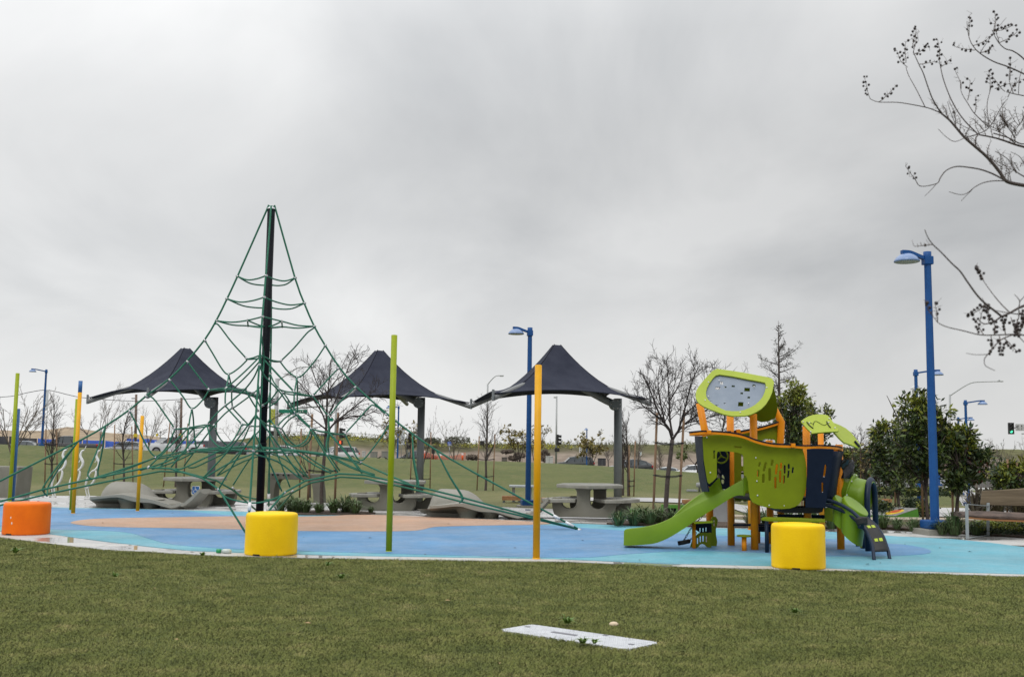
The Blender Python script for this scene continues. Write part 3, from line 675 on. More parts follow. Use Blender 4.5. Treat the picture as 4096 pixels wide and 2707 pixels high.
# deck
pA, pB = at(2860, 1985, 16.25), at(3300, 2010, 16.2)
mb = MB(); zc = 0.80
mb.prism([V((at(2998, 1900, 16.1).x, 16.12, zc)), V((at(3215, 1900, 16.1).x, 16.12, zc)), V((at(3350, 1900, 16.5).x, 16.6, zc)), V((at(3330, 1900, 17.6).x, 17.7, zc)), V((at(2880, 1900, 17.5).x, 17.7, zc))], (0, 0, .05)); mb.build('deck', M_RUBB, tw)
mb = MB(); q = at(3120, 2045, 16.3); mb.prism([at(3115, 2030, 16.3), at(3295, 2030, 16.3), at(3290, 2046, 16.3), at(3272, 2052, 16.3), at(3135, 2050, 16.3), at(3120, 2044, 16.3)], (0, .6, 0)); mb.build('deck_beam', M_RUBB, tw)
# front panel (door opening + slots)
MF = planeframe(at(3000, 1900, DF), V((-.03, -1, 0)))
ol = [(2811, 1748), (2835, 1742), (2862, 1739), (2890, 1739), (2911, 1741), (2940, 1747), (2971, 1756), (3005, 1767), (3036, 1777), (3065, 1784), (3095, 1788), (3130, 1790), (3165, 1793), (3208, 1795), (3214, 1812), (3219, 1833), (3224, 1868), (3225, 1911), (3223, 1945), (3218, 1972), (3209, 1995), (3196, 2014), (3180, 2025), (3158, 2032), (3130, 2034), (3100, 2033), (3060, 2026), (3030, 2017), (3010, 2007), (3000, 1990), (2995, 1960), (2992, 1925), (2984, 1903), (2976, 1901), (2974, 1870), (2974, 1825), (2968, 1815), (2950, 1809), (2915, 1804), (2880, 1803), (2869, 1806), (2866, 1818), (2866, 1860), (2866, 1908), (2850, 1924), (2836, 1934), (2830, 1925), (2824, 1888), (2816, 1840), (2813, 1790)]
MF = planeframe(at(3000, 1900, DF), V((-.03, -1, 0)), (1, 0, 0))
def slot(x, y, w_, h_, a=0, MM=None):
    c = px2frame([(x, y)], MM or MF)[0]; s = DF/FP
    return rr(c[0], c[1], w_*s, h_*s, min(w_, h_)*s*.49, 4, a)
def cr6(x, y): return (2450+x/1.844, 1400+y/1.844)
def cr82(x, y): return (3100+x/3.92, 1600+y/3.92)
holes = [slot(*cr6(1084, 842), 11, 21, -.25), slot(*cr6(1074, 908), 11, 30, -.05), slot(*cr6(1123, 860), 11, 40, -.25), slot(*cr6(1112, 945), 12, 38, -.02), slot(*cr6(1177, 830), 11, 28, -.2), slot(*cr6(1159, 917), 12, 53, 0), slot(*cr6(1209, 878), 11, 44, -.12), slot(*cr6(1201, 977), 11, 48, 0),
         slot(*cr82(95, 1027), 10, 27, -.05), slot(*cr82(80, 1197), 10, 49, -.03), slot(*cr82(150, 1084), 10, 35, 0), slot(*cr82(139, 1242), 9, 34, -.05), slot(*cr82(215, 1038), 10, 22, .05), slot(*cr82(208, 1159), 9, 31, -.12), slot(*cr82(277, 1096), 9, 26, -.15), slot(*cr6(925, 714), 33, 9, -.1), slot(*cr6(750, 770), 8, 36, 0)]
plate('front_panel', px2frame(ol, MF), holes, .02, M_LIME, tw, MF)
def bolts(l_, D, dz=-.02, name='bolt'):
    m_ = MB()
    for x, y in l_: p = at(x, y, D); m_.ball(p+V((0, dz, 0)), .012, (1, .6, 1), 8)
    m_.build(name, M_ALU, tw)
bolts([cr6(695, 643), cr6(720, 902), cr6(1055, 793), cr6(1063, 965), cr6(1068, 1070), cr6(1153, 1143), cr6(1264, 1146), cr82(353, 1024), cr82(335, 1444)], DF)
# orange slats glimpsed through two slots are the posts of the inner ladder
mb = MB(); mb.box(at(3105, 1903, 16.22), (.06, .03, .62)); mb.build('inner_slat', M_OPOST, tw)
# wavy top rail running right round the deck
rail = [at(2948, 1725, 17.3), at(2880, 1731, 17.0), at(2810, 1733, 16.6), at(2772, 1734, 16.2), at(2768, 1731, 15.9), at(2800, 1727, 15.78), at(2830, 1726, 15.76), at(2893, 1729, 15.75), at(2941, 1735, 15.75), at(2980, 1745, 15.75), at(3021, 1761, 15.75), at(3069, 1773, 15.75), at(3110, 1778, 15.75), at(3158, 1780, 15.75), at(3213, 1784, 15.78), at(3270, 1783, 15.84), at(3321, 1785, 15.98), at(3352, 1789, 16.3), at(3359, 1795, 16.6), at(3330, 1799, 16.9)]
rail = spline(rail, 4)
def band(path, w_, h_, dz, name, m):
    rows = []
    for i, p in enumerate(path):
        d = (path[min(i+1, len(path)-1)]-path[max(i-1, 0)]).normalized(); s = V((d.y, -d.x, 0)).normalized(); u = V((0, 0, 1))
        rows.append([p+s*w_/2+u*dz, p+s*w_/2+u*(dz+h_), p-s*w_/2+u*(dz+h_), p-s*w_/2+u*dz])
    m_ = MB(); m_.grid(rows, False, True); m_.build(name, m, tw)
band(rail, .075, .020, .0, 'rail_cap', M_NAVY); band(rail, .060, .035, -.037, 'rail_band', M_OPOST)
rail2 = spline([at(2938, 1731, 17.3), at(2985, 1722, 17.35), at(3050, 1708, 17.4), at(3112, 1690, 17.4)], 4)
band(rail2, .075, .020, .0, 'rail_cap', M_NAVY); band(rail2, .060, .035, -.037, 'rail_band', M_OPOST)
for x, y, D in ((2835, 1728, 15.73), (2953, 1724, 17.2), (3171, 1781, 15.73)): mb = MB(); mb.bbox(at(x, y, D), (.06, .09, .06), bv=.006); mb.build('rail_bracket', M_OPOST, tw)
# back panels
MBk = planeframe(at(3000, 1900, 17.45), V((0, -1, 0)), (1, 0, 0))
plate('back_panel', px2frame([(2935, 1738), (2985, 1729), (3050, 1715), (3108, 1697), (3112, 1800), (3112, 2000), (2940, 2000)], MBk), [rr(*px2frame([(3075, 1768)], MBk)[0], .22, .10, .04), rr(*px2frame([(2970, 1840)], MBk)[0], .05, .2, .02), rr(*px2frame([(2970, 1900)], MBk)[0], .05, .14, .02)], .02, M_LIME, tw, MBk)
plate('back_panel', px2frame([(3112, 1770), (3300, 1790), (3330, 1800), (3330, 2000), (3112, 2000)], MBk), [], .02, M_NAVY, tw, MBk)
# bow: narrow navy side panels seen at an angle
mb = MB(); rows = []
for k in range(9):
    t = k/8; y = lerp(1744, 1965, t)
    xl = interp(t, [(0, 2783), (.3, 2788), (.6, 2795), (.85, 2803), (1, 2812)]); xr = interp(t, [(0, 2813), (.5, 2818), (1, 2838)])
    rows.append([at(xl, y, 16.9), at(lerp(xl, xr, .5), y, 16.3), at(xr, y, 15.88)])
mb.grid(rows, False); o = mb.build('bow_panel', M_NAVY, tw); sm_ = o.modifiers.new('s', 'SOLIDIFY'); sm_.thickness = .018
MI = planeframe(at(2900, 1900, 16.95), V((0, -1, 0)), (1, 0, 0))
lf = lambda x, y, w_, h_, a: [(px2frame([(x, y)], MI)[0][0]+u*math.cos(a)-v*math.sin(a), px2frame([(x, y)], MI)[0][1]+u*math.sin(a)+v*math.cos(a)) for u, v in [(w_*.5*math.sin(k/12*2*PI)*abs(math.sin(k/12*PI))**.3, h_*.5*math.cos(k/12*2*PI)) for k in range(12)]]
plate('inner_panel', px2frame([(2820, 1785), (2918, 1785), (2918, 1955), (2850, 1955), (2820, 1930)], MI), [lf(2876, 1882, .05, .09, .4), lf(2875, 1905, .06, .09, .2), lf(2892, 1907, .05, .09, .3), lf(2891, 1923, .06, .10, 0), lf(2877, 1935, .04, .14, 0)], .02, M_NAVY, tw, MI)
# steering wheel
c = at(2884, 1824, 16.7); mb = MB(); rg = [c+V((.108*math.cos(t), 0, .108*math.sin(t))) for t in [2*PI*k/32 for k in range(32)]]
mb.tube(rg, .013, 8, closed=True)
for a in (PI*.58, PI*1.25, PI*1.87): mb.tube([c, c+V((.105*math.cos(a), 0, .105*math.sin(a)))], .011, 6)
mb.ball(c, .022); mb.build('steering_wheel', M_LIME, tw)
# right navy hull panels
MR = planeframe(at(3270, 1900, 15.75), V((.0, -1, 0)), (1, 0, 0))
plate('side_panel', px2frame([(3229, 1796), (3324, 1796), (3334, 1800), (3331, 1830), (3322, 1900), (3310, 1960), (3300, 2030), (3222, 2028), (3225, 1960), (3229, 1900)], MR), [slot(*cr82(780, 1108), 10, 52, -.17, MR), slot(*cr82(742, 1368), 9, 42, -.02, MR)], .02, M_NAVY, tw, MR)
mb = MB(); mb.box(at(3292, 1915, 16.25), (.09, .03, .62)); mb.build('inner_slat', M_OPOST, tw)
rows = []
for k in range(9):
    t = k/8; y = lerp(1803, 2010, t); xr = lerp(3371, 3336, t**.8); rows.append([at(lerp(3333, 3302, t), y, 15.955), at(lerp(3333, xr, .55), y, 16.3), at(xr, y, 16.7)])
mb = MB(); mb.grid(rows, True); o = mb.build('side_panel', M_NAVY, tw); sm_ = o.modifiers.new('s', 'SOLIDIFY'); sm_.thickness = .018
bolts([cr82(528, 805), cr82(873, 808), cr82(495, 1533), cr82(745, 1497), cr82(762, 1206), cr82(743, 1443), (3277, 2001), (3273, 2025)], 15.93)
# crumpled dark cover tied on the rear post
mb = MB(); rows = []
rnd = random.Random(5)
for i in range(11):
    z = lerp(1838, 1912, i/10); row = []
    for k in range(14):
        a = 2*PI*k/14; rr_ = .115+.022*math.sin(3*a+i*.7)+.012*math.sin(7*a-i); c = at(3373+i*.4, z, 16.8); row.append(c+V((rr_*1.35*math.cos(a), rr_*math.sin(a), rnd.uniform(-.002, .002))))
    rows.append(row)
mb.grid(rows, True, True); mb.build('post_cover', mat('wet_sheet', (.008, .010, .016), .18), tw)
# ---- front roof: two boards leaning on a ridge
rp0 = at(2945, 1665, 15.75); rn_ = V((-.06, -.80, .60)).normalized(); MRf = planeframe(rp0, rn_, (1, 0, 0))
rol = [(2868, 1477), (2920, 1484), (2973, 1492), (3025, 1502), (3069, 1510), (3088, 1516), (3095, 1531), (3088, 1569), (3077, 1595), (3063, 1617), (3046, 1635), (3024, 1649), (3002, 1659), (2980, 1664), (2929, 1665), (2895, 1658), (2862, 1646), (2838, 1637), (2814, 1626), (2800, 1617), (2791, 1607), (2785, 1595), (2783, 1582), (2785, 1568), (2790, 1556), (2800, 1541), (2814, 1524), (2830, 1506), (2850, 1485)]
ril = [(2878, 1499), (2929, 1506), (2990, 1518), (3040, 1527), (3060, 1531), (3064, 1540), (3063, 1556), (3058, 1573), (3050, 1590), (3037, 1606), (3020, 1621), (2999, 1633), (2978, 1641), (2954, 1646), (2928, 1646), (2903, 1644), (2882, 1635), (2862, 1624), (2843, 1611), (2830, 1598), (2824, 1586), (2823, 1570), (2827, 1553), (2837, 1534), (2850, 1515), (2862, 1503)]
rf_o = plate('roof_frame', px2frame(rol, MRf), [px2frame(ril, MRf)], .025, M_LIME_SKYLIT, tw, MRf)
def cr81(x, y): return (2750+x/3.135, 1400+y/3.135)
hl = []
for x, y, w_, h_ in ((432, 398, 42, 50), (383, 463, 66, 44), (478, 449, 36, 28), (578, 438, 44, 30), (838, 430, 42, 34), (752, 480, 74, 54), (685, 527, 38, 30), (773, 579, 36, 32), (672, 663, 70, 62), (288, 630, 46, 20), (355, 678, 78, 22), (472, 653, 36, 20)):
    hl.append(px2frame([cr81(x-w_/2, y-h_/2+3), cr81(x+w_/2, y-h_/2+5), cr81(x+w_/2-4, y+h_/2), cr81(x-w_/2-5, y+h_/2-3)], MRf))
M2 = MRf.copy(); M2.translation = M2.translation-rn_*.03
ril2 = [(x+(x-2943)*.06, y+(y-1573)*.06) for x, y in ril]
plate('roof_insert', px2frame(ril2, MRf), hl, .015, M_GREYB, tw, M2)
m_ = MB()
for x, y in ((263, 402), (222, 628), (994, 470), (662, 778), (397, 380), (262, 580), (835, 458), (766, 667)): m_.ball(onplane(*cr81(x, y), rp0+rn_*.012, rn_), .013, (1, 1, 1), 8)
m_.build('roof_bolt', M_ALU, tw)
# rear slope, mirrored about the ridge
rtop = onplane(2960, 1490, rp0, rn_)
rnb = V((.10, -.80, -.60)).normalized(); rb0 = V((rtop.x+.25, rtop.y+.05, rtop.z+.0)); MRb = planeframe(rb0, rnb, (1, 0, 0))
plate('rear_roof_board', px2frame([(2900, 1500), (3085, 1520), (3097, 1560), (3106, 1600), (3108, 1640), (3100, 1668), (3075, 1682), (3045, 1686), (3005, 1672), (2950, 1640), (2900, 1600)], MRb), [], .025, M_LIME, tw, MRb)
# ---- second roof: two folded boards
q0 = at(3280, 1700, 16.2); qn = V((-.15, -.70, .70)).normalized(); MQ = planeframe(q0, qn, (1, 0, 0))
plate('small_roof_board', px2frame([(3204, 1687), (3218, 1676), (3234, 1667), (3250, 1662), (3267, 1659), (3290, 1659), (3309, 1662), (3320, 1673), (3337, 1698), (3354, 1722), (3351, 1726), (3300, 1729), (3248, 1734), (3225, 1712)], MQ), [], .025, M_LIME_SKYLIT, tw, MQ)
q1 = at(3345, 1715, 16.3); qn2 = V((.55, -.60, .60)).normalized(); MQ2 = planeframe(q1, qn2, (1, 0, -.3))
plate('small_roof_board', px2frame([(3332, 1692), (3358, 1702), (3381, 1714), (3403, 1732), (3423, 1757), (3442, 1784), (3434, 1794), (3405, 1781), (3374, 1770), (3355, 1752), (3335, 1730)], MQ2), [], .025, M_LIME_SKYLIT, tw, MQ2)
m_ = MB()
m_.tube([onplane(*cr82(x, y), q0+qn*.02, qn) for x, y in ((498, 340), (530, 385), (570, 420), (600, 438))], .008, 6)
m_.tube([onplane(*cr82(x, y), q0+qn*.02, qn) for x, y in ((808, 330), (825, 370), (850, 405), (872, 430))], .008, 6)
m_.tube([onplane(*cr82(x, y), q0+qn*.017, qn) for x, y in ((540, 345), (575, 362), (605, 372), (618, 332), (650, 330), (690, 352), (735, 380), (780, 392), (812, 372))], .004, 5)
m_.tube([onplane(*cr82(x, y), q0+qn*.017, qn) for x, y in ((608, 350), (605, 372), (596, 402))], .004, 5)
m_.build('roof_batten', M_NAVY, tw)
m_ = MB()
for x, y in ((443, 342), (540, 357), (561, 495), (849, 290), (843, 350), (941, 435)): m_.ball(onplane(*cr82(x, y), q0+qn*.015, qn), .013, (1, 1, 1), 8)
m_.build('roof_bolt', M_ALU, tw)
mb = MB(); mb.prism([onplane(*cr82(x, y), q1+qn2*.02, qn2) for x, y in ((1245, 640), (1330, 730), (1318, 745), (1240, 655))], qn2*.02); mb.build('roof_batten', M_NAVY, tw)
# ---- slide
def crp(l_): return [cr6(x, y) for x, y in l_]
top_near = crp([(975, 950), (910, 985), (840, 1025), (720, 1085), (600, 1145), (500, 1200), (400, 1253), (320, 1284), (250, 1300), (180, 1310), (130, 1315), (98, 1322), (84, 1334)])
bot_near = crp([(980, 1072), (915, 1072), (850, 1105), (750, 1168), (650, 1230), (565, 1290), (480, 1345), (415, 1383), (350, 1412), (290, 1428), (200, 1436), (120, 1440), (82, 1438)])
nD = lambda i: lerp(16.05, 16.5, i/12)
A_ = [at(*p, nD(i)) for i, p in enumerate(top_near)]; B_ = [at(*p, nD(i)) for i, p in enumerate(bot_near)]
for i in range(13): B_[i].z = max(B_[i].z, .02)
off = V((-.30, .50, 0))
offs = [lerp(off, V((.07, .44, 0)), min(1, i/6)) for i in range(13)]
rows = []
for i_, (a, b_, o_) in enumerate(zip(A_, B_, offs)):
    o_ = V(o_); o_.z = 0; lo_ = V((0, 0, -.085*sstep(3, 8, i_)*(1-.5*sstep(10, 12, i_))))
    d = V((0, 0, 1)); bedz = b_.z+(a.z-b_.z)*.30; w_ = o_.normalized(); th = .035
    i0 = A_.index(a); hk = .0
    prof = [b_, a-V((0, 0, .012)), a+w_*.01+V((0, 0, .004)), a+w_*(th)+V((0, 0, -.004)), lerp(a, b_, .25)+w_*th*1.3, V((a.x, a.y, bedz))+w_*.09, V((a.x, a.y, bedz-.012))+o_*.5, V((a.x, a.y, bedz))+o_-w_*.09,
            lerp(a, b_, .25)+o_-w_*th*1.3+lo_, a+o_-w_*th+V((0, 0, -.004))+lo_, a+o_-w_*.01+V((0, 0, .004))+lo_, a+o_-V((0, 0, .012))+lo_, b_+o_]
    rows.append(prof)
sub = []
for j in range(13): sub.append(spline([r[j] for r in rows], 3))
mb = MB(); mb.grid([[sub[j][i] for j in range(13)] for i in range(len(sub[0]))], True, True)
n0 = 13; mb.f.append(tuple(range(n0))); mb.sm.append(False); k0 = len(sub[0])*13-13; mb.f.append(tuple(reversed(range(k0, k0+13)))); mb.sm.append(False)
so_ = mb.build('slide', M_SLIDE, tw); es_ = so_.modifiers.new('e', 'EDGE_SPLIT'); es_.split_angle = math.radians(50)
mb = MB(); mb.prism([at(2975, 1910, 16.02), at(2992, 1907, 16.02), at(2994, 1960, 16.02), at(2984, 1962, 16.02), at(2976, 1985, 16.02)], (0, .03, 0)); mb.build('slide_flange', M_SLIDE, so_)
# ---- under the deck: counters, tables, stools
mb = MB(); mb.prism([V((p.x, p.y, p.z)) for p in (at(3045, 2071, 15.7), at(3060, 2066, 15.75), at(3170, 2069, 16.0), at(3300, 2073, 16.0), at(3300, 2080, 15.7), at(3150, 2077, 15.62), at(3070, 2075, 15.62))], (0, 0, -.03)); mb.build('play_table', M_LIME, tw)
gpost(3068, 2215, 3068, 2076, .030, name='table_leg', m=M_NAVYP); gpost(3212, 2214, 3214, 2078, .030, name='table_leg', m=M_NAVYP)
b = G(2977, 2208); mb = MB(); mb.tube([b, V((b.x, b.y, .23))], .038, 16); mb.build('stool_leg', M_OPOST, tw)
mb = MB(); mb.rev(V((b.x, b.y, .235)), [(.10, 0), (.112, .004), (.112, .022), (.10, .026), (.01, .027)], 28); mb.build('stool_seat', M_LIME, tw)
b = G(3085, 2178); mb = MB(); mb.tube([b, V((b.x, b.y, .22))], .036, 14); mb.build('stool_leg', M_OPOST, tw); mb = MB(); mb.box(V((b.x-.12, b.y, .235)), (.36, .22, .03)); mb.build('stool_seat', M_NAVY, tw)
mb = MB(); mb.prism([at(2932, 2095, 16.6), at(3100, 2095, 16.6), at(3180, 2096, 16.6), at(3180, 2096, 17.0), at(2940, 2092, 17.0)], (0, 0, -.03)); mb.build('bench_board', M_NAVY, tw)
mb = MB(); mb.prism([at(3035, 2104, 16.8), at(3160, 2104, 16.8), at(3160, 2128, 16.8), at(3045, 2126, 16.8), at(3036, 2120, 16.8)], (0, .02, 0)); mb.build('bench_board', M_NAVY, tw)
mb = MB(); mb.prism([at(3110, 2056, 16.7), at(3300, 2058, 16.7), at(3300, 2058, 17.1), at(3110, 2056, 17.1)], (0, 0, -.03)); mb.prism([at(3112, 2062, 17.0), at(3300, 2064, 17.0), at(3300, 2083, 17.0), at(3170, 2088, 17.0), at(3112, 2082, 17.0)], (0, .02, 0)); mb.build('counter', M_NAVY, tw)
MP = planeframe(at(2800, 2150, 16.75), V((.1, -1, 0)), (1, 0, 0))
arch = [(2760, 2190), (2768, 2165), (2780, 2145), (2795, 2132), (2812, 2128), (2830, 2130), (2843, 2132), (2845, 2190), (2830, 2188), (2820, 2178), (2810, 2173), (2800, 2176), (2790, 2188)]
plate('play_panel', px2frame(arch, MP), [rr(*px2frame([p], MP)[0], .028, .10, .012) for p in ((2790, 2162), (2801, 2155), (2812, 2153), (2826, 2155))], .02, M_LIME, tw, MP)
MP2 = planeframe(at(2860, 2150, 17.0), V((.1, -1, 0)), (1, 0, 0))
plate('play_panel', px2frame([(2845, 2190), (2845, 2075), (2850, 2066), (2862, 2066), (2870, 2078), (2868, 2096), (2862, 2115), (2863, 2140), (2868, 2165), (2864, 2190)], MP2), [rr(*px2frame([(2856, 2092)], MP2)[0], .03, .1, .012)], .02, M_LIME, tw, MP2)
plate('play_panel', px2frame([(2782, 2088), (2845, 2088), (2845, 2128), (2800, 2128), (2784, 2118)], MP), [rr(*px2frame([p], MP)[0], .022, .07, .01) for p in ((2800, 2118), (2812, 2118), (2824, 2116))], .02, M_NAVY, tw, MP)
mb = MB(); mb.prism([at(2776, 2086, 16.15), at(2850, 2082, 16.15), at(2858, 2084, 16.4), at(2855, 2086, 16.8), at(2782, 2084, 16.8)], (0, 0, -.03)); mb.build('play_table', M_LIME, tw)
gpost(2776, 2198, 2776, 2088, .030, name='table_leg')
# chain net and swing seat
def chain(a, b_, name='chain'):
    a, b_ = V(a), V(b_); n = int((b_-a).length/.045); m_ = MB(); d = (b_-a).normalized(); s, u = frame(d)
    for i in range(n):
        c = a.lerp(b_, (i+.5)/n); w_ = s if i % 2 else u
        m_.tube([c+d*.024*math.cos(t)+w_*.014*math.sin(t) for t in [2*PI*k/8 for k in range(8)]], .005, 5, closed=True, smooth=True)
    m_.build(name, M_DARK, tw)
chain(at(2732, 2166, 16.6), at(2765, 2110, 16.7)); chain(at(2757, 2164, 16.6), at(2786, 2128, 16.75)); chain(at(2765, 2110, 16.7), at(2822, 2050, 16.8))
mb = MB(); mb.tube([at(2712, 2172, 16.6), at(2735, 2168, 16.6), at(2757, 2163, 16.65)], .035, 10); mb.build('swing_seat', M_RUBB, tw)
# ---- tube slide at the right end with step pods
def cr3(x, y): return (3150+x/3.92, 1850+y/3.92)
def oval(cx, cy, rx, ry, D, tilt, n=32, dx=(1, 0, 0)):
    pts = []
    for k in range(n):
        t = 2*PI*k/n; x = rx*math.cos(t); y = ry*math.sin(t)
        pts.append((cx+x*math.cos(tilt)-y*math.sin(tilt), cy+x*math.sin(tilt)+y*math.cos(tilt)))
    return pts
def disc_ring(c, ax, r, n=32):
    a, b_ = frame(ax); return [c+(a*math.cos(2*PI*k/n)+b_*math.sin(2*PI*k/n))*r for k in range(n)]
ax = V((.88, -.45, .0)).normalized()
c0 = at(3400, 1975, 16.9); c1 = at(3477, 1998, 16.75)
ax = (c1-c0).normalized()
mb = MB(); mb.grid([disc_ring(c0-ax*.30, ax, .25), disc_ring(c0, ax, .27), disc_ring(lerp(c0, c1, .5), ax, .275), disc_ring(c1, ax, .285)], True, True); tb = mb.build('tube_slide', M_SLIDE, tw); sm_ = tb.modifiers.new('s', 'SOLIDIFY'); sm_.thickness = .012
mb = MB(); mb.grid([disc_ring(c0-ax*.01, ax, .27), disc_ring(c0-ax*.01, ax, .335), disc_ring(c0+ax*.02, ax, .335), disc_ring(c0+ax*.02, ax, .27)], True, True); mb.build('tube_flange', M_SLIDE, tb)
m_ = MB()
for q in disc_ring(c0+ax*.02, ax, .31, 8): m_.ball(q, .016)
m_.build('bolt', M_ALU, tb)
mb = MB(); hoop = []
for k in range(0, 17):
    a = PI*k/16; hoop.append(c1+ax*.03+V((-ax.y, ax.x, 0))*(-.30*math.cos(a))+V((0, 0, .32*math.sin(a))))
e0, e1 = hoop[0], hoop[-1]; mb.tube([V((e0.x, e0.y, 0))]+hoop+[V((e1.x, e1.y, 0))], .045, 14); mb.build('tube_hoop', M_NAVYP, tb)
gpost(3431, 2190, 3431, 2060, .030, m=M_NAVYP); gpost(3453, 2199, 3453, 2070, .036, m=M_NAVYP)
mb = MB(); mb.prism([at(3440, 2190, 16.6), at(3446, 2190, 16.6), at(3448, 2090, 16.6), at(3442, 2090, 16.6)], (.02, .03, 0)); mb.build('leg_board', M_LIME, tw)
for (cx, cy, r, h, D) in ((3372, 2006, .150, .36, 16.0), (3424, 2021, .218, .48, 15.85)):
    axp = V((.50, -.42, .76)).normalized(); c = at(cx, cy, D)
    R0 = lambda d, s: disc_ring(c+axp*d, axp, r*s)
    dn = V((-.12, .10, -1)).normalized()
    low = [q+dn*h for q in disc_ring(c, axp, r*.86)]
    mb = MB(); mb.grid([low, [lerp(a, b_, .6) for a, b_ in zip(low, R0(-.05, .98))], R0(-.05, 1.0), R0(-.008, 1.0), R0(.004, .965), R0(.005, .5), R0(.005, .03)], True, True); k0 = len(mb.v)-32; mb.f.append(tuple(range(k0, k0+32))); mb.sm.append(False)
    mb.f.append(tuple(reversed(range(0, 32)))); mb.sm.append(False)
    pd_ = mb.build('step_pod', M_SLIDE, tw); pd_.modifiers.new('e', 'EDGE_SPLIT').split_angle = math.radians(28)
MT = planeframe(at(3310, 2060, 16.5), V((.2, -1, 0)), (1, 0, 0))
plate('lower_panel', px2frame([(3298, 2030), (3350, 2030), (3352, 2075), (3330, 2085), (3300, 2080)], MT), [], .02, M_LIME, tw, MT)
# ---- arched climbing ramp
Lr = [cr3(*p) for p in ((560, 660), (700, 690), (830, 740), (950, 800), (1060, 890), (1170, 990), (1235, 1080), (1290, 1190), (1325, 1290), (1345, 1400), (1360, 1510))]
Rr = [cr3(*p) for p in ((760, 650), (860, 680), (1000, 730), (1120, 780), (1240, 860), (1370, 970), (1440, 1060), (1500, 1160), (1545, 1280), (1580, 1390), (1606, 1485))]
LD = lambda i: lerp(16.0, 15.15, i/10); RD = lambda i: lerp(16.35, 15.35, i/10)
Lp = [at(*p, LD(i)) for i, p in enumerate(Lr)]; Rp = [at(*p, RD(i)) for i, p in enumerate(Rr)]
for q in (Lp, Rp): q[-1].z = 0
for q in (Lp, Rp): mb = MB(); mb.tube(spline(q, 3), .026, 12); mb.build('climber_rail', M_NAVYP, tw)
hr = [at(*cr3(*p), d) for p, d in (((500, 548), 16.0), (600, 570), (700, 605), (800, 645)) if False] if False else [at(*cr3(x, y), d) for x, y, d in ((505, 548, 16.02), (600, 575, 15.98), (700, 605, 15.9), (800, 640, 15.8), (900, 690, 15.7), (1000, 755, 15.6), (1070, 815, 15.5), (1140, 885, 15.45), (1175, 960, 15.42), (1170, 1010, 15.45), (1120, 1000, 15.5))]
mb = MB(); mb.tube(spline(hr, 3), .026, 12); mb.build('climber_handrail', M_NAVYP, tw)
rnd = random.Random(3); mb = MB()
for k in range(4): a0 = at(*cr3(1060+k*8, 905+k*18), 15.38); a1 = at(*cr3(1235, 880+k*22), 15.38); mb.tube([a0, lerp(a0, a1, .5)+V((0, -.03, .02)), a1], .03, 8)
mb.build('climber_padding', M_RUBB, tw)
ins = [(lerp(a, b_, .07), lerp(a, b_, .93)) for a, b_ in zip(Lp[:10], Rp[:10])]
mb = MB(); A2 = spline([p[0] for p in ins], 2); B2 = spline([p[1] for p in ins], 2)
mb.grid([[a, b_] for a, b_ in zip(A2, B2)], True); o = mb.build('climber_mat', M_RUBB, tw); sm_ = o.modifiers.new('s', 'SOLIDIFY'); sm_.thickness = .02
mb = MB()
for i, t in ((1, .2), (2, .9), (3.6, 0), (5.2, 0), (7.2, 0)):
    i0 = int(i)+(t if t else 0); i0 = i+t*.3; j = int(i0); f = i0-j
    for u0, u1 in ((.16, .42), (.55, .82)):
        a = lerp(ins[j][0], ins[min(j+1, 9)][0], f); b_ = lerp(ins[j][1], ins[min(j+1, 9)][1], f); g = min(f+.42, 1.4)
        a2 = lerp(ins[j][0], ins[min(j+1, 9)][0], g); b2 = lerp(ins[j][1], ins[min(j+1, 9)][1], g)
        nrm = (b_-a).cross(a2-a).normalized(); nrm = nrm if nrm.y < 0 else -nrm
        P = [lerp(a, b_, u0)+nrm*.014, lerp(a, b_, u1)+nrm*.014, lerp(a2, b2, u1)+nrm*.014, lerp(a2, b2, u0)+nrm*.014]
        mb.prism(P, nrm*.012)
mb.build('climber_grip', mat('grip_lime', (.42, .52, .02), .5), tw)
a, b_ = lerp(Lp[9], Lp[8], .3), lerp(Rp[9], Rp[8], .3); mb = MB(); mb.tube([a, b_], .016, 8); mb.build('climber_crossbar', M_NAVYP, tw)
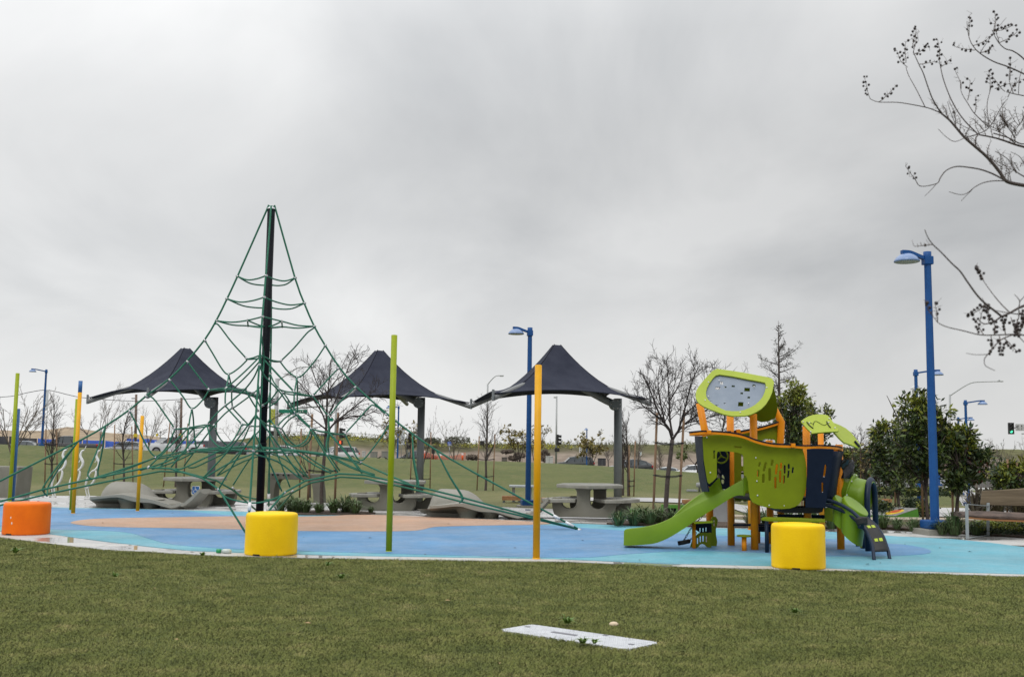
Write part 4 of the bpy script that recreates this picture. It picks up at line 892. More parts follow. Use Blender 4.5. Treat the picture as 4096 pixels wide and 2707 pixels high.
# ------------------------------------------------------------ shade canopies
M_FAB = mat('shade_fabric', (.026, .029, .044), .9, (.038, .042, .060), 1.6, 8, bump=.5, bscale=2.2, spec=.08)
M_GPOST = mat('grey_post_paint', (.135, .150, .155), .5, (.16, .175, .18), 4); M_GPOSTD = mat('dark_grey_pipe', (.16, .165, .165), .5)
M_SEAM = mat('fabric_seam', (.018, .018, .026), .9, spec=.05)
def canopy(pk, Lc, Rc, Nc, dl, dr, dn_, pp, pD, label):
    L_, R_, N_ = at(*Lc, dl), at(*Rc, dr), at(*Nc, dn_); F_ = L_+R_-N_; F_.z = (L_.z+R_.z)/2+.26
    C = (L_+R_)/2; P = at(*pk, C.y); C.x = P.x
    b = GT(pp[0], 2040); b = V((at(pp[0], pp[1], pD).x, pD, 0)); b.z = H(b.x, b.y)-.05
    t = thing('shade_canopy', b, label, 'shade canopy', 'charcoal shade canopies over the picnic tables')
    cor = [N_, R_, F_, L_]; per = []
    nseg = 14
    for i in range(4):
        a, c = cor[i], cor[(i+1) % 4]
        for k in range(nseg):
            u = k/nseg; q = a.lerp(c, u); s_ = 4*u*(1-u); q = q.lerp(V((C.x, C.y, q.z)), .105*s_); q.z += .16*s_; per.append(q)
    rows = []
    for rho in (.045, .05, .09, .14, .20, .28, .37, .47, .58, .7, .82, .92, 1.0):
        row = []
        for k, q in enumerate(per):
            u = (k % nseg)/nseg
            x = C.x+(q.x-C.x)*rho; y = C.y+(q.y-C.y)*rho; z = q.z+(P.z-.0-q.z)*((1-rho)**1.85)/(.955**1.85)
            row.append(V((x, y, z)))
        rows.append(row)
    mb_ = MB(); mb_.grid(rows, True, True); k0 = len(per); mb_.f.append(tuple(range(k0))); mb_.sm.append(False)
    o = mb_.build('fabric', M_FAB, t); o.modifiers.new('s', 'SOLIDIFY').thickness = .012
    for ci in range(4): mb_ = MB(); mb_.tube([r_[ci*nseg]+V((0, 0, .012)) for r_ in rows], .011, 5); mb_.build('seam', M_SEAM, t)
    mb_ = MB(); mb_.tube([q for q in per], .014, 6, closed=True); mb_.build('edge_hem', M_FAB, t)
    hub = V((C.x, C.y, min(q.z for q in cor)+.62))
    for q in cor:
        d = (q-hub).normalized(); e = q+d*.05-V((0, 0, .10)); mid = hub.lerp(e, .5)+V((0, 0, .08))
        mb_ = MB(); mb_.tube(spline([hub, mid, e], 6), .062, 14); pipe = mb_.build('arm', M_GPOSTD, t)
        mb_ = MB(); mb_.bbox(e+d*.02+V((0, 0, .07)), (.05, .05, .26), math.atan2(d.y, d.x), .01); mb_.build('arm_bracket', M_GPOST, pipe)
        mb_ = MB(); mb_.tube([e+d*.02+V((0, 0, .14)), q+V((0, 0, .0))-d*.10], .012, 6); mb_.build('shackle', M_STEEL, pipe)
    j = at(*pp, pD)
    mb_ = MB(); mb_.tube([b, V((b.x, b.y, j.z+.16))], .105, 22); mb_.build('post', M_GPOST, t)
    mb_ = MB(); mb_.cyl(b, b+V((0, 0, .03)), .19, n=20); mb_.build('base_plate', M_GPOST, t)
    jd = (hub-j).normalized(); j2 = j-V((.06, 0, 0))
    mb_ = MB(); mb_.tube(spline([j2, j2+jd*.3-V((0, 0, .0)), hub.lerp(j2, .4)+V((0, 0, .04)), hub], 4), .10, 16); mb_.build('main_arm', M_GPOSTD, t)
    mb_ = MB(); mb_.cyl(j2-V((.02, .16, .0)), j2+V((-.02, .16, 0)), .15, n=24); fl = mb_.build('joint_flange', M_GPOST, t)
    mb_ = MB()
    for k in range(6):
        a = 2*PI*k/6; mb_.ball(j2+V((-.02+.115*math.cos(a), -.165, .115*math.sin(a))), .02, (1, .7, 1), 8)
    mb_.build('flange_bolt', M_STEEL, fl)
    return t
canopy((742, 1394), (360, 1590), (1100, 1597), (594, 1566), 29.3, 29.2, 25.2, (857, 1612), 28.4, 'charcoal shade canopy left of the rope climber pole, over the table with the wheelchair sign')
canopy((1517, 1403), (1160, 1613), (1876, 1611), (1350, 1590), 31.8, 29.7, 26.8, (1686, 1612), 30.2, 'charcoal shade canopy partly behind the tall lime pole, middle of the three')
canopy((2227, 1381), (1893, 1607), (2592, 1596), (1978, 1573), 28.7, 26, 23.9, (2472, 1618), 27.6, 'charcoal shade canopy behind the tall yellow pole, rightmost of the three')

# ------------------------------------------------------------ concrete picnic tables
M_CONC = mat('cast_concrete', (.155, .150, .118), .75, (.205, .198, .165), 2.2, 8, bump=.35, bscale=60, lo=.3, hi=.7)
M_CONCL = mat('smooth_concrete', (.225, .217, .185), .7, (.29, .28, .245), 1.8, 8, bump=.3, bscale=50, lo=.3, hi=.7)
M_CONCT = mat('table_top_concrete', (.21, .205, .175), .42, (.30, .295, .26), 3, 8, bump=.2, bscale=60)
TC = G(2330, 2062)
def picnic():
    t = thing('picnic_table', TC, 'x', 'picnic table')
    D0 = 23.35
    prof = [(2222, 2066), (2214, 2050), (2209, 2027), (2207, 1989), (2244, 1989), (2246, 2008), (2251, 2022), (2262, 2030), (2276, 2033), (2292, 2030), (2303, 2019), (2307, 2003), (2307, 1964), (2299, 1954), (2275, 1943), (2392, 1945), (2370, 1954), (2359, 1964), (2359, 2003), (2363, 2020), (2374, 2031), (2392, 2036), (2408, 2031), (2418, 2018), (2422, 1994), (2462, 1994), (2463, 2025), (2458, 2052), (2448, 2070)]
    P = [at(x, y, D0) for x, y in prof]
    for p in P: p.z = max(p.z, 0.005)
    for nm, off in (('leg_slab', V((0, 0, 0))), ('leg_slab', V((.43, .82, 0)))):
        mb_ = MB(); mb_.prism([p+off for p in P], (.03, .19, 0)); mb_.build(nm, M_CONC, t, bev=.018)
    def board(nm, pl, z0, z1, m):
        mb_ = MB(); mb_.prism([V((at(x, 1900, d).x, d, z0)) for x, d in pl], (0, 0, z1-z0)); return mb_.build(nm, m, t, bev=.016)
    board('table_top', [(2226, 23.75), (2300, 23.2), (2354, 22.95), (2420, 23.15), (2493, 23.6), (2478, 24.3), (2440, 24.75), (2300, 24.75), (2250, 24.4)], .685, .765, M_CONCT)
    board('bench', [(2167, 23.55), (2202, 23.1), (2300, 23.25), (2330, 24.0), (2325, 24.5), (2235, 24.5)], .375, .455, M_CONCT)
    board('bench', [(2377, 23.75), (2421, 23.1), (2490, 23.2), (2560, 23.75), (2540, 24.4), (2440, 24.6)], .375, .455, M_CONCT)
    return t
pt = picnic(); pt['label'] = 'concrete picnic table under the right hand canopy'; pt['group'] = 'concrete picnic tables'
p2 = GT(1580, 2043); pt2 = dup(pt, (p2.x-.05, p2.y+.55, H(p2.x, p2.y)), 0, 'concrete picnic table behind the tall lime pole')
p1 = GT(765, 2026); pt1 = dup(pt, (p1.x+.06, p1.y+.45, H(p1.x, p1.y)), .06, 'concrete picnic table with the blue wheelchair sign')
# wheelchair symbol plate on the first table's leg
off1 = V(pt1.location)-TC
sgc = at(766, 1960, 23.3+off1.y); D1 = 23.28+off1.y-.02
MS = planeframe(at(766, 1960, D1-.06), V((0, -1, 0)), (1, 0, 0)); MS = MS @ Matrix.Rotation(0, 4, 'Z')
M_SBLUE = mat('sign_blue', (.02, .12, .36), .4); M_SWHITE = mat('sign_white', (.75, .75, .75), .4)
plate('sign_edge', rr(0, 0, .185, .205, .02), [], .010, M_SWHITE, pt1, MS, .002)
plate('sign_plate', rr(0, 0, .165, .185, .015), [], .008, M_SBLUE, pt1, MS @ Matrix.Translation((0, 0, .004)), .001)
mb = MB(); T_ = MS @ Matrix.Translation((0, 0, .010)); f2 = lambda x, y: (T_ @ V((x, y, 0)))
mb.ball(f2(-.012, .068), .011, (1, .3, 1), 8)
mb.tube([f2(-.012, .050), f2(-.010, .005), f2(.030, .005), f2(.045, -.045), f2(.060, -.040)], .006, 6)
mb.tube([f2(-.011, .032), f2(.024, .030)], .005, 6)
mb.tube([f2(-.004+.046*math.cos(a), -.025+.046*math.sin(a)) for a in [math.radians(120+k*14) for k in range(18)]], .0055, 6)
mb.build('wheelchair_symbol', M_SWHITE, pt1)

# ------------------------------------------------------------ wavy concrete loungers with a boulder back
def crA(x, y): return (300+x/4.746, 1850+y/4.746)
LB = G(560, 2036)
def lounger():
    t = thing('concrete_lounger', LB, 'x', 'lounger')
    D0 = LB.y
    top = [(285, 645), (420, 640), (550, 630), (680, 616), (800, 605), (880, 606), (950, 615), (1060, 638), (1150, 655), (1280, 672), (1400, 690), (1500, 712), (1600, 740), (1720, 777), (1825, 808), (1910, 790), (1985, 757), (2022, 778), (2090, 740), (2150, 692), (2205, 645), (2250, 600), (2300, 552), (2345, 505)]
    bot = [(275, 697), (420, 684), (550, 672), (680, 657), (800, 655), (880, 668), (950, 690), (1060, 722), (1150, 742), (1280, 751), (1400, 755), (1500, 772), (1600, 805), (1720, 840), (1815, 862), (1905, 848), (1990, 812), (2038, 830), (2110, 800), (2170, 752), (2222, 708), (2270, 655), (2320, 600), (2370, 548)]
    F = [at(*crA(*p), D0-.15) for p in top]; Fb = [at(*crA(*p), D0-.15) for p in bot]
    n = len(F); rows = []
    for j in range(7):
        v = j/6; row = []
        for i in range(n):
            u = i/(n-1)
            wv = .10*math.sin(PI*v)*math.sin(u*PI*2.2)*(1 if u < .75 else .3)
            dep = .95 if u < .7 else lerp(.95, .80, (u-.7)/.3)
            row.append(F[i]+V((.10*v*(1 if u < .8 else .5), dep*v, wv*.4-.02*v)))
        rows.append(row)
    rb = []
    for j in range(7):
        v = j/6; rb.append([rows[j][i]+(Fb[i]-F[i])*lerp(1, .9, v)+V((0, 0, -.07*math.sin(PI*v))) for i in range(n)])
    mb_ = MB(); allr = rows+rb[::-1]
    mb_.grid([list(r) for r in zip(*allr)], True, True)
    m0 = len(allr); mb_.f.append(tuple(range(m0))); mb_.sm.append(False); k0 = m0*(n-1); mb_.f.append(tuple(reversed(range(k0, k0+m0)))); mb_.sm.append(False)
    o = mb_.build('seat', M_CONCL, t)
    o.data.polygons.foreach_set('use_smooth', [True]*len(o.data.polygons)); e = o.modifiers.new('e', 'EDGE_SPLIT'); e.split_angle = math.radians(42)
    for (cx, w0, w1, dep, hh) in ((960, 300, 500, .35, .26), (1370, 260, 430, .55, .22), (1840, 280, 330, .30, .13)):
        c = at(*crA(cx, 885), D0-.02); s_ = D0/FP/4.746; pr = []
        for k, f_ in enumerate((0, .15, .4, .7, 1)):
            pr.append((lerp(w0, w1, f_**2)*s_/2, f_*hh))
        c = V((c.x, D0+dep*.55, 0)); mb_ = MB(); mb_.rev(c, pr, 24, 1, dep*.9/(w0*s_/2)*.55); mb_.build('foot', M_CONC, t)
    # hull under the raised end
    mb_ = MB(); hr_ = []
    for j in range(5):
        v = j/4; hr_.append([at(*crA(x, lerp(y, y2, v)), D0-.13+v*.95) for x, y, y2 in ((280, 700, 705), (400, 690, 790), (560, 676, 818), (720, 662, 830), (880, 670, 845))])
    mb_.grid(hr_, True); o2 = mb_.build('underside', M_CONC, t)
    # boulder
    sil = [(470, 760), (500, 720), (520, 690), (560, 610), (600, 500), (640, 440), (690, 390), (730, 365), (780, 352), (860, 354), (950, 360), (1060, 362), (1170, 375), (1240, 390), (1300, 420), (1370, 465), (1430, 520), (1500, 590), (1560, 645), (1620, 720), (1650, 780)]
    rws = []; Dm = D0+1.0; prs = [at(*crA(x, y), Dm) for x, y in sil]; cx = sum(p.x for p in prs)/len(prs)
    for j in range(13):
        a = PI*j/12; row = []
        for p in prs: row.append(V((lerp(cx, p.x, .80+.20*math.sin(a)), Dm-.50*math.cos(a), p.z*(math.sin(a)**.42 if 0 < j < 12 else 0))))
        rws.append(row)
    mb_ = MB(); mb_.grid(rws, True); mb_.build('boulder_back', M_CONCL, t)
    # scratched-in drawing lines on the boulder
    rnd = random.Random(4); mb_ = MB()
    for k in range(9):
        x0 = rnd.uniform(700, 1350); y0 = rnd.uniform(430, 600); pts = []
        for q in range(6): pts.append((x0+q*22, y0-18*math.sin(q/5*PI)+rnd.uniform(-6, 6)))
        pp = []
        for x, y in pts:
            p = at(*crA(x, y), Dm-.42); pp.append(p)
        mb_.tube(pp, .006, 4)
    return t
lg = lounger(); lg['label'] = 'wavy concrete lounger with a boulder back behind the short yellow pole'; lg['group'] = 'wavy concrete loungers'
q = G(1925, 2077); lg2 = dup(lg, (q.x+.02, q.y+.05, 0), -.02, 'wavy concrete lounger with a boulder back left of the tall yellow pole')

# ------------------------------------------------------------ white wire birds
M_WHITE = mat('white_paint', (.75, .76, .77), .35)
BB = GT(352, 1994)
def bird_sculpture():
    t = thing('bird_sculpture', BB, 'x', 'sculpture'); D0 = BB.y
    c6 = lambda l_: [at(x/2.966, 1600+y/2.966, D0) for x, y in l_]
    def tb(l_, r, nm): mb_ = MB(); P = spline(c6(l_), 4); R_ = r if not hasattr(r, '__len__') else [lerp(r[0], r[1], math.sin(PI*i/(len(P)-1))) for i in range(len(P))]; mb_.tube(P, R_, 10); mb_.build(nm, M_WHITE, t)
    tb([(1188, 598), (1165, 606), (1149, 640), (1146, 670), (1162, 705), (1175, 745), (1162, 788), (1132, 824), (1092, 844), (1068, 872)], (.020, .040), 'neck')
    mb_ = MB(); p = c6([(1213, 545), (1190, 595)]); mb_.cyl(p[0], p[1], .004, .016, 8); mb_.build('beak', M_WHITE, t)
    tb([(1152, 675), (1146, 700), (1138, 722), (1126, 738)], .013, 'plume')
    tb([(1132, 828), (1139, 865), (1124, 935), (1096, 985), (1052, 1025), (1018, 1048)], (.022, .036), 'body')
    tb([(1066, 872), (1035, 935), (1018, 1000), (1014, 1060)], (.020, .032), 'wing')
    tb([(1018, 1056), (1024, 1100), (1046, 1168)], .019, 'leg'); tb([(1044, 1035), (1050, 1095), (1070, 1162)], .019, 'leg')
    mb_ = MB(); mb_.box(V((at(1058/2.966, 1990, D0).x, D0, BB.z+.022)), (.30, .22, .012)); mb_.build('base_plate', M_WHITE, t)
    return t
bs = bird_sculpture(); bs['label'] = 'white tubular bird sculpture, rightmost of the three'; bs['group'] = 'white tubular bird sculptures'
for px, py, lb_ in ((287, 1995, 'white tubular bird sculpture partly behind the blue tipped yellow pole'), (216, 1996, 'white tubular bird sculpture, leftmost of the three, beside the staked tree')):
    q = GT(px, py); dup(bs, (q.x, q.y, q.z), 0, lb_)

# ------------------------------------------------------------ concrete football table and other furniture
fb = GT(1176, 2016); D0 = fb.y
t = thing('football_table', fb, 'concrete table football table behind the rope climber', 'game table')
mb = MB(); mb.prism([at(x, y, D0) for x, y in ((1071, 1891), (1281, 1897), (1279, 1920), (1070, 1914))], (.0, .75, 0)); mb.build('table_body', M_CONC, t, bev=.01)
for pl in (((1070, 1914), (1120, 1916), (1108, 1922), (1101, 1934), (1096, 1965), (1092, 2014), (1066, 2013)), ((1236, 1919), (1279, 1920), (1285, 1965), (1287, 2019), (1254, 2019), (1251, 1960), (1246, 1932))):
    P = [at(x, y, D0) for x, y in pl]
    for p in P: p.z = max(p.z, H(p.x, p.y)-.01) if p.z > .1 else H(p.x, p.y)
    mb = MB(); mb.prism(P, (0, .72, 0)); mb.build('leg', M_CONC, t, bev=.01)
for x in (1094, 1115, 1137, 1157, 1198, 1217, 1240):
    p = at(x, 1897+(x-1094)*.03, D0-.01); mb = MB(); mb.cyl(p+V((0, .02, 0)), p-V((0, .09, 0)), .012, n=8); mb.ball(p-V((0, .11, 0)), .032, (1, 1, 1), 10); mb.build('rod_handle', M_RUBB, t)
fb = GT(30, 2004); D0 = fb.y
t = thing('concrete_planter', fb, 'tapered concrete block at the left edge behind the lime pole', 'concrete block')
mb = MB(); mb.prism([at(x, y, D0) for x, y in ((-120, 1863), (74, 1867), (66, 1940), (58, 2004), (-110, 2003))], (0, .9, 0)); mb.build('body', M_CONC, t, bev=.012)
mb = MB(); mb.prism([at(x, y, D0-.004) for x, y in ((10, 1872), (44, 1872), (38, 1998), (28, 1998))], (0, -.05, 0)); mb.build('rib', M_CONC, t, bev=.01)

# lamp posts
def lamp_proto(AL):
    t = thing('lamp_post', (0, 0, 0), 'x', 'lamp post')
    mb_ = MB(); mb_.bbox((0, 0, .06), (.60, .60, .12), bv=.02); mb_.build('concrete_plinth', M_CONCL, t)
    mb_ = MB(); mb_.bbox((0, 0, .20), (.40, .40, .16), bv=.025); mb_.build('base_cover', M_LAMP, t)
    mb_ = MB(); mb_.tube([V((0, 0, .20)), V((0, 0, 5.28))], [.085, .066], 8, smooth=False); mb_.build('pole', M_LAMP, t)
    mb_ = MB(); mb_.bbox((0, 0, 5.20), (.17, .17, .16), bv=.015); mb_.cyl((0, 0, 5.2), (0, 0, 5.37), .075, n=14); mb_.build('pole_clamp', M_LAMP, t)
    mb_ = MB(); P = spline([V((-.06, 0, 5.24)), V((-.06-(AL-.02)*.35, 0, 5.29)), V((-.06-(AL-.02)*.75, 0, 5.345)), V((-AL-.10, 0, 5.352))], 4)
    rows = [[p+V((0, .05, -.035)), p+V((0, .05, .03)), p+V((0, -.05, .03)), p+V((0, -.05, -.035))] for p in P]; mb_.grid(rows, False, True); mb_.f += [(0, 1, 2, 3), tuple(len(mb_.v)-4+k for k in (3, 2, 1, 0))]; mb_.sm += [False]*2; mb_.build('arm', M_LAMP, t)
    mb_ = MB(); mb_.rev((-AL, 0, 5.17), [(.235, -.010), (.24, 0), (.228, .028), (.19, .080), (.125, .130), (.05, .154), (.005, .16)], 28); hd = mb_.build('lamp_head', mat('lamp_head_blue', (.16, .24, .42), .22, spec=.6), t)
    mb_ = MB(); mb_.rev((-AL, 0, 5.158), [(.222, -.004), (.222, .004)], 28); mb_.build('lens', mat('lamp_lens', (.36, .37, .34), .3), hd)
    return t
lp0 = lamp_proto(.42); lpl = lamp_proto(.86); LUSE = [0]
def lamp(px, py, ty, D, label, flip=False, first=False, base=None, tilt=0, long=True):
    x = at(px, py, D).x; z = H(x, D) if base is None else base
    top = at(px, ty, D).z; s = (top-z)/5.37
    if long and not LUSE[0]: o = lpl; LUSE[0] = 1
    else: o = lp0 if first else dup(lpl if long else lp0, (0, 0, 0))
    o.location = (x, D, z); o.rotation_euler = (0, 0, (PI if flip else 0)+tilt); o.scale = (s, s, s); o['label'] = label; o['group'] = 'blue park lamp posts'
    return o
lamp(3740, 2100, 1008, 20.3, 'nearest blue lamp post, tall beside the wooden bench', first=True, base=-.0, tilt=.12, long=False)
lamp(2112, 2000, 1310, 30.5, 'blue lamp post behind the tall yellow pole', base=-.18, tilt=.15, long=False)
lamp(172, 1700, 1477, 72, 'distant blue lamp post on the lawn crest at the left', base=1.2, tilt=.6)
lamp(3674, 1900, 1478, 45, 'blue lamp post with its head to the right, just left of the nearest lamp post', True, base=-.62)
lamp(3871, 1900, 1600, 55, 'blue lamp post with its head to the right, right of the leafy trees', True, base=-1.15)
lamp(3840, 1900, 1668, 76, 'blue lamp post standing by the curving side path', True)
lamp(3756, 1900, 1706, 100, 'farthest blue lamp post, its head showing above the leafy trees', True, base=-1.4)
lamp(1593, 1700, 1623, 96, 'distant blue lamp post just right of the tall lime pole', base=-.3)
lamp(2347, 1800, 1713, 99, 'distant blue lamp post beside the dark sport utility car', base=-.7, tilt=1.4)
lamp(846, 1700, 1600, 88, 'distant blue lamp post behind the left canopy post', base=.5, tilt=-1.3)

# wooden bench at the right edge
M_WOOD = mat('weathered_plank', (.095, .068, .040), .75, (.19, .145, .09), 3, 8, stretch=(.25, 1, 4), bump=.3, bscale=20)
M_LOG = mat('rough_log', (.045, .030, .024), .8, (.115, .078, .060), 9, 8, stretch=(.5, 1, 1), bump=.9, bscale=26)
M_WOODE = mat('cut_wood', (.28, .12, .035), .7, (.20, .085, .03), 6, stretch=(.3, 1, 3))
M_GALV = mat('galvanised', (.26, .29, .30), .55, (.31, .34, .35), 5, metal=.2)
bb = G(3865, 2148)
t = thing('bench', bb, 'wooden plank bench on a grey steel frame at the right edge', 'bench')
mb = MB(); P = [(3853, 2050), (3868, 2043), (3985, 2044), (4110, 2049), (4260, 2056), (4420, 2064), (4420, 2096), (4260, 2090), (4110, 2085), (3985, 2080), (3905, 2074), (3870, 2071), (3852, 2068)]
def inter_b(x0): return
front = [at(x, y, 19.35) for x, y in P[6:]][::-1]; 
rnd = random.Random(8)
rows = []
for i in range(15):
    x = lerp(3856, 4420, i/14); yt = interp(x, [(3856, 2046), (3985, 2044), (4110, 2049), (4420, 2064)]); yb = interp(x, [(3856, 2068), (3905, 2074), (3985, 2080), (4110, 2085), (4420, 2098)])
    f = at(x, yb, 19.32); g = at(x, lerp(yt, yb, .62), 19.28); h = at(x, yt, 19.9); X = f.x
    j = lambda: rnd.uniform(-.008, .008)
    rows.append([V((X, 19.32, f.z)), V((X, 19.27, g.z+j())), V((X, 19.36, h.z-.035+j())), V((X, 19.5, h.z+j()+.01)), V((X, 19.7, h.z+j()+.012)), V((X, 19.88, h.z+j())), V((X, 19.93, f.z+.03)), V((X, 19.85, f.z+.0))])
mb.grid(rows, True, True); mb.f.append(tuple(range(8))); mb.sm.append(False); mb.build('seat', M_LOG, t)
mb = MB(); ed = [at(x, interp(x, [(3856, 2068), (3905, 2074), (3985, 2080), (4110, 2085), (4420, 2098)])-4, 19.262) for x in (3872, 3905, 3985, 4110, 4420)]
for a, b_ in zip(ed, ed[1:]): mb.prism([a, b_, b_-V((0, 0, .03)), a-V((0, 0, .03))], (0, .02, 0))
mb.build('seat_edge', M_WOODE, t)
mb = MB(); mb.prism([at(x, y, 20.05) for x, y in ((3928, 1962), (3990, 1960), (4060, 1955), (4130, 1950), (4300, 1942), (4420, 1940), (4420, 2040), (4300, 2032), (4096, 2023), (3980, 2020), (3922, 2017))], (.02, .07, 0)); mb.build('backrest', M_WOOD, t, bev=.008)
def leg2(pts, w_, nm):
    mb_ = MB()
    for a, b_ in zip(pts, pts[1:]): mb_.prism([a+V((-w_/2, 0, 0)), a+V((w_/2, 0, 0)), b_+V((w_/2, 0, 0)), b_+V((-w_/2, 0, 0))], (0, .012, 0)) if abs((b_-a).z) > .05 else mb_.tube([a, b_], .018, 6)
    mb_.build(nm, M_GALV, t, bev=.003)
leg2([at(3867, 2014, 19.2), V((at(3870, 2146, 19.2).x, 19.2, .02))], .058, 'leg'); leg2([at(3953, 2010, 20.0), V((at(3953, 2146, 20.0).x, 20.0, .02))], .058, 'leg')
mb = MB(); mb.prism([at(3864, 2014, 19.2), at(3870, 2014, 19.2), at(3956, 2021, 20.0), at(3950, 2021, 20.0)], (0, 0, -.014)); mb.build('armrest_bar', M_GALV, t)
mb = MB(); mb.tube([V((at(3869, 2146, 19.2).x, 19.2, .035)), V((at(3952, 2146, 20.0).x, 20.0, .035))], .012, 6); mb.build('floor_bar', M_GALV, t)

# cornhole boards
M_GBOARD = mat('green_painted_wood', (.075, .24, .022), .45, (.065, .21, .02), 4)
M_ART = mat('grey_board_top', (.19, .19, .18), .5, (.26, .26, .25), 12)
def cornhole(pl, D, dy, label, name='cornhole_board', art=True):
    P = [at(x, y, D) for x, y in pl]; g0 = min(p.z for p in P)
    b = V((sum(p.x for p in P)/len(P), D, g0)); t_ = thing(name, b, label, 'game board', 'green cornhole boards on the granite')
    mb_ = MB(); mb_.prism(P, dy); mb_.build('frame', M_GBOARD, t_)
    return t_, P
D = GT(3600, 2070).y
t, P = cornhole([(3582, 2064), (3582, 2071), (3677, 2075), (3671, 2034)], D, (-.46, .42, .0), 'green cornhole board with a grey printed top, right of the tower')
wv_ = V((-.46, .42, 0)); a, b_, c, d = P[0]+V((0, 0, .004)), P[3]+V((0, 0, .004)), P[3]+wv_+V((0, 0, .004)), P[0]+wv_+V((0, 0, .004))
mb = MB(); mb.prism([a, b_, c, d], (0, 0, .012)); tp = mb.build('top', M_ART, t)
nn = (b_-a).cross(d-a).normalized(); nn = nn if nn.z > 0 else -nn
def spot(u, v, r, m, nm, lift): 
    c_ = lerp(lerp(a, b_, u), lerp(d, c, u), v)+nn*(.013+lift); x_ = (b_-a).normalized(); y_ = (d-a).normalized(); mb_ = MB(); mb_.prism([c_+x_*r*math.cos(k*PI/8)+y_*r*.8*math.sin(k*PI/8) for k in range(16)], nn*.002); mb_.build(nm, m, tp)
spot(.42, .42, .20, mat('art_yellow', (.62, .42, .03), .5), 'printed_ring', 0); spot(.50, .45, .12, mat('art_red', (.5, .09, .03), .5), 'printed_disc', .003); spot(.80, .5, .065, M_DARK, 'hole', .003)
t, P = cornhole([(2500, 2026), (2583, 2051), (2582, 2062), (2498, 2062)], GT(2540, 2061).y, (0, .6, 0), 'green cornhole board sloping down to the right beside the picnic table')
Dd = GT(2690, 2068).y; bq = GT(2690, 2068)
t = thing('cornhole_board', bq, 'green cornhole board seen from its open back behind the slide', 'game board', 'green cornhole boards on the granite')
MC = planeframe(at(2690, 2040, Dd), V((0, -1, 0)), (1, 0, 0))
plate('back_frame', px2frame([(2646, 2017), (2756, 2020), (2770, 2070), (2640, 2066)], MC), [px2frame([(2667, 2030), (2706, 2031), (2704, 2055), (2665, 2053)], MC)], .03, M_GBOARD, t, MC)
mb = MB(); mb.prism([at(2646, 2017, Dd+.02), at(2756, 2020, Dd+.02), at(2756, 2030, Dd+1.1), at(2650, 2030, Dd+1.1)], (0, 0, -.02)); mb.build('top', M_GBOARD, t)
mb = MB(); mb.prism([at(2650, 2028, Dd+.3), at(2750, 2028, Dd+.3), at(2750, 2064, Dd+.3), at(2650, 2062, Dd+.3)], (0, .01, 0)); mb.build('opening_shade', M_DARK, t)  # near-black sheet, its colour stands in for the shade inside the opening

# bin, fountain, far steel tables, plank benches
M_BIN = mat('grey_metal_bin', (.24, .245, .25), .5, (.28, .285, .29), 3)
q = GT(2871, 2088); t = thing('litter_bin', q, 'grey cylindrical litter bin behind the slide', 'bin')
mb = MB(); mb.rev(q, [(.20, 0), (.21, .02), (.21, .50), (.215, .51), (.215, .70), (.20, .72), (.15, .73)], 28); mb.build('body', M_BIN, t)
mb = MB(); mb.box(q+V((.10, -.20, .5)), (.10, .02, .04)); mb.build('latch', M_GPOSTD, t)
q = GT(2798, 1966); t = thing('drinking_fountain', q, 'grey metal drinking fountain on the far lawn left of the tower', 'drinking fountain')
k_ = q.y/FP
mb = MB(); mb.rev(V((q.x, q.y, q.z)), [(.05, 0), (.05, .2), (13*k_, .22), (13*k_, 26*k_+.1), (8*k_, 27*k_+.1)], 20); mb.build('bowl', M_BIN, t)
mb = MB(); mb.box(V((q.x-30*k_, q.y, q.z+5*k_)), (40*k_, .4, .07)); mb.build('shelf', M_BIN, t); mb = MB(); mb.box(V((q.x+2*k_, q.y, q.z+32*k_)), (14*k_, .15, 10*k_)); mb.build('spout_box', M_BIN, t)
M_PLANK = mat('brown_plank', (.25, .115, .045), .7, (.34, .17, .075), 5, stretch=(1, 1, 3), bump=.3, bscale=30)
def steel_table(px, py, w_px, h_px, label, planks=()):
    q = GT(px, py); k_ = q.y/FP; t_ = thing('steel_table', q, label, 'picnic table'); hh = h_px*k_
    mb_ = MB(); mb_.box(V((q.x, q.y, q.z+hh)), (w_px*k_, 1.1, .05)); mb_.build('table_top', M_GALV, t_)
    for s in (-.33, .33):
        for yy in (-.35, .35):
            mb_ = MB(); mb_.box(V((q.x+s*w_px*k_, q.y+yy, q.z+hh/2)), (.09, .09, hh-.05)); mb_.build('leg', M_GALV, t_)
    for (dx, dy, wp, hz) in planks:
        mb_ = MB(); mb_.box(V((q.x+dx*k_, q.y+dy, q.z+hz*k_)), (wp*k_, .35, .13)); bo = mb_.build('bench_plank', M_PLANK, t_)
        for s in (-.4, .4): mb_ = MB(); mb_.box(V((q.x+dx*k_+s*wp*k_, q.y+dy, q.z+hz*k_/2-.04)), (.08, .2, hz*k_-.09)); mb_.build('leg', M_GALV, bo)
steel_table(2087, 2008, 100, 63, 'grey steel picnic table with plank benches behind the centre lamp post', ((-40, -.7, 75, 20), (92, -.7, 35, 15)))
steel_table(3530, 1972, 100, 40, 'steel picnic table on the far right lawn, left one', ((-30, -1.0, 55, 18), (40, -1.0, 40, 18)))
def plank_bench(px, py, w_, h_, label):
    q = GT(px, py); k_ = q.y/FP; t_ = thing('plank_bench', q, label, 'bench', 'small brown plank benches on the far lawn')
    mb_ = MB()
    n = max(2, int(w_/9))
    for i in range(n): mb_.box(V((q.x+(i-(n-1)/2)*w_/n*k_, q.y, q.z+h_*k_-.05)), (w_/n*k_*.94, .4, .12))
    mb_.build('seat', M_PLANK, t_)
    for s in (-.38, .38): mb_ = MB(); mb_.box(V((q.x+s*w_*k_, q.y, q.z+h_*k_*.4)), (.08, .25, h_*k_*.8)); mb_.build('leg', M_GALV, t_)
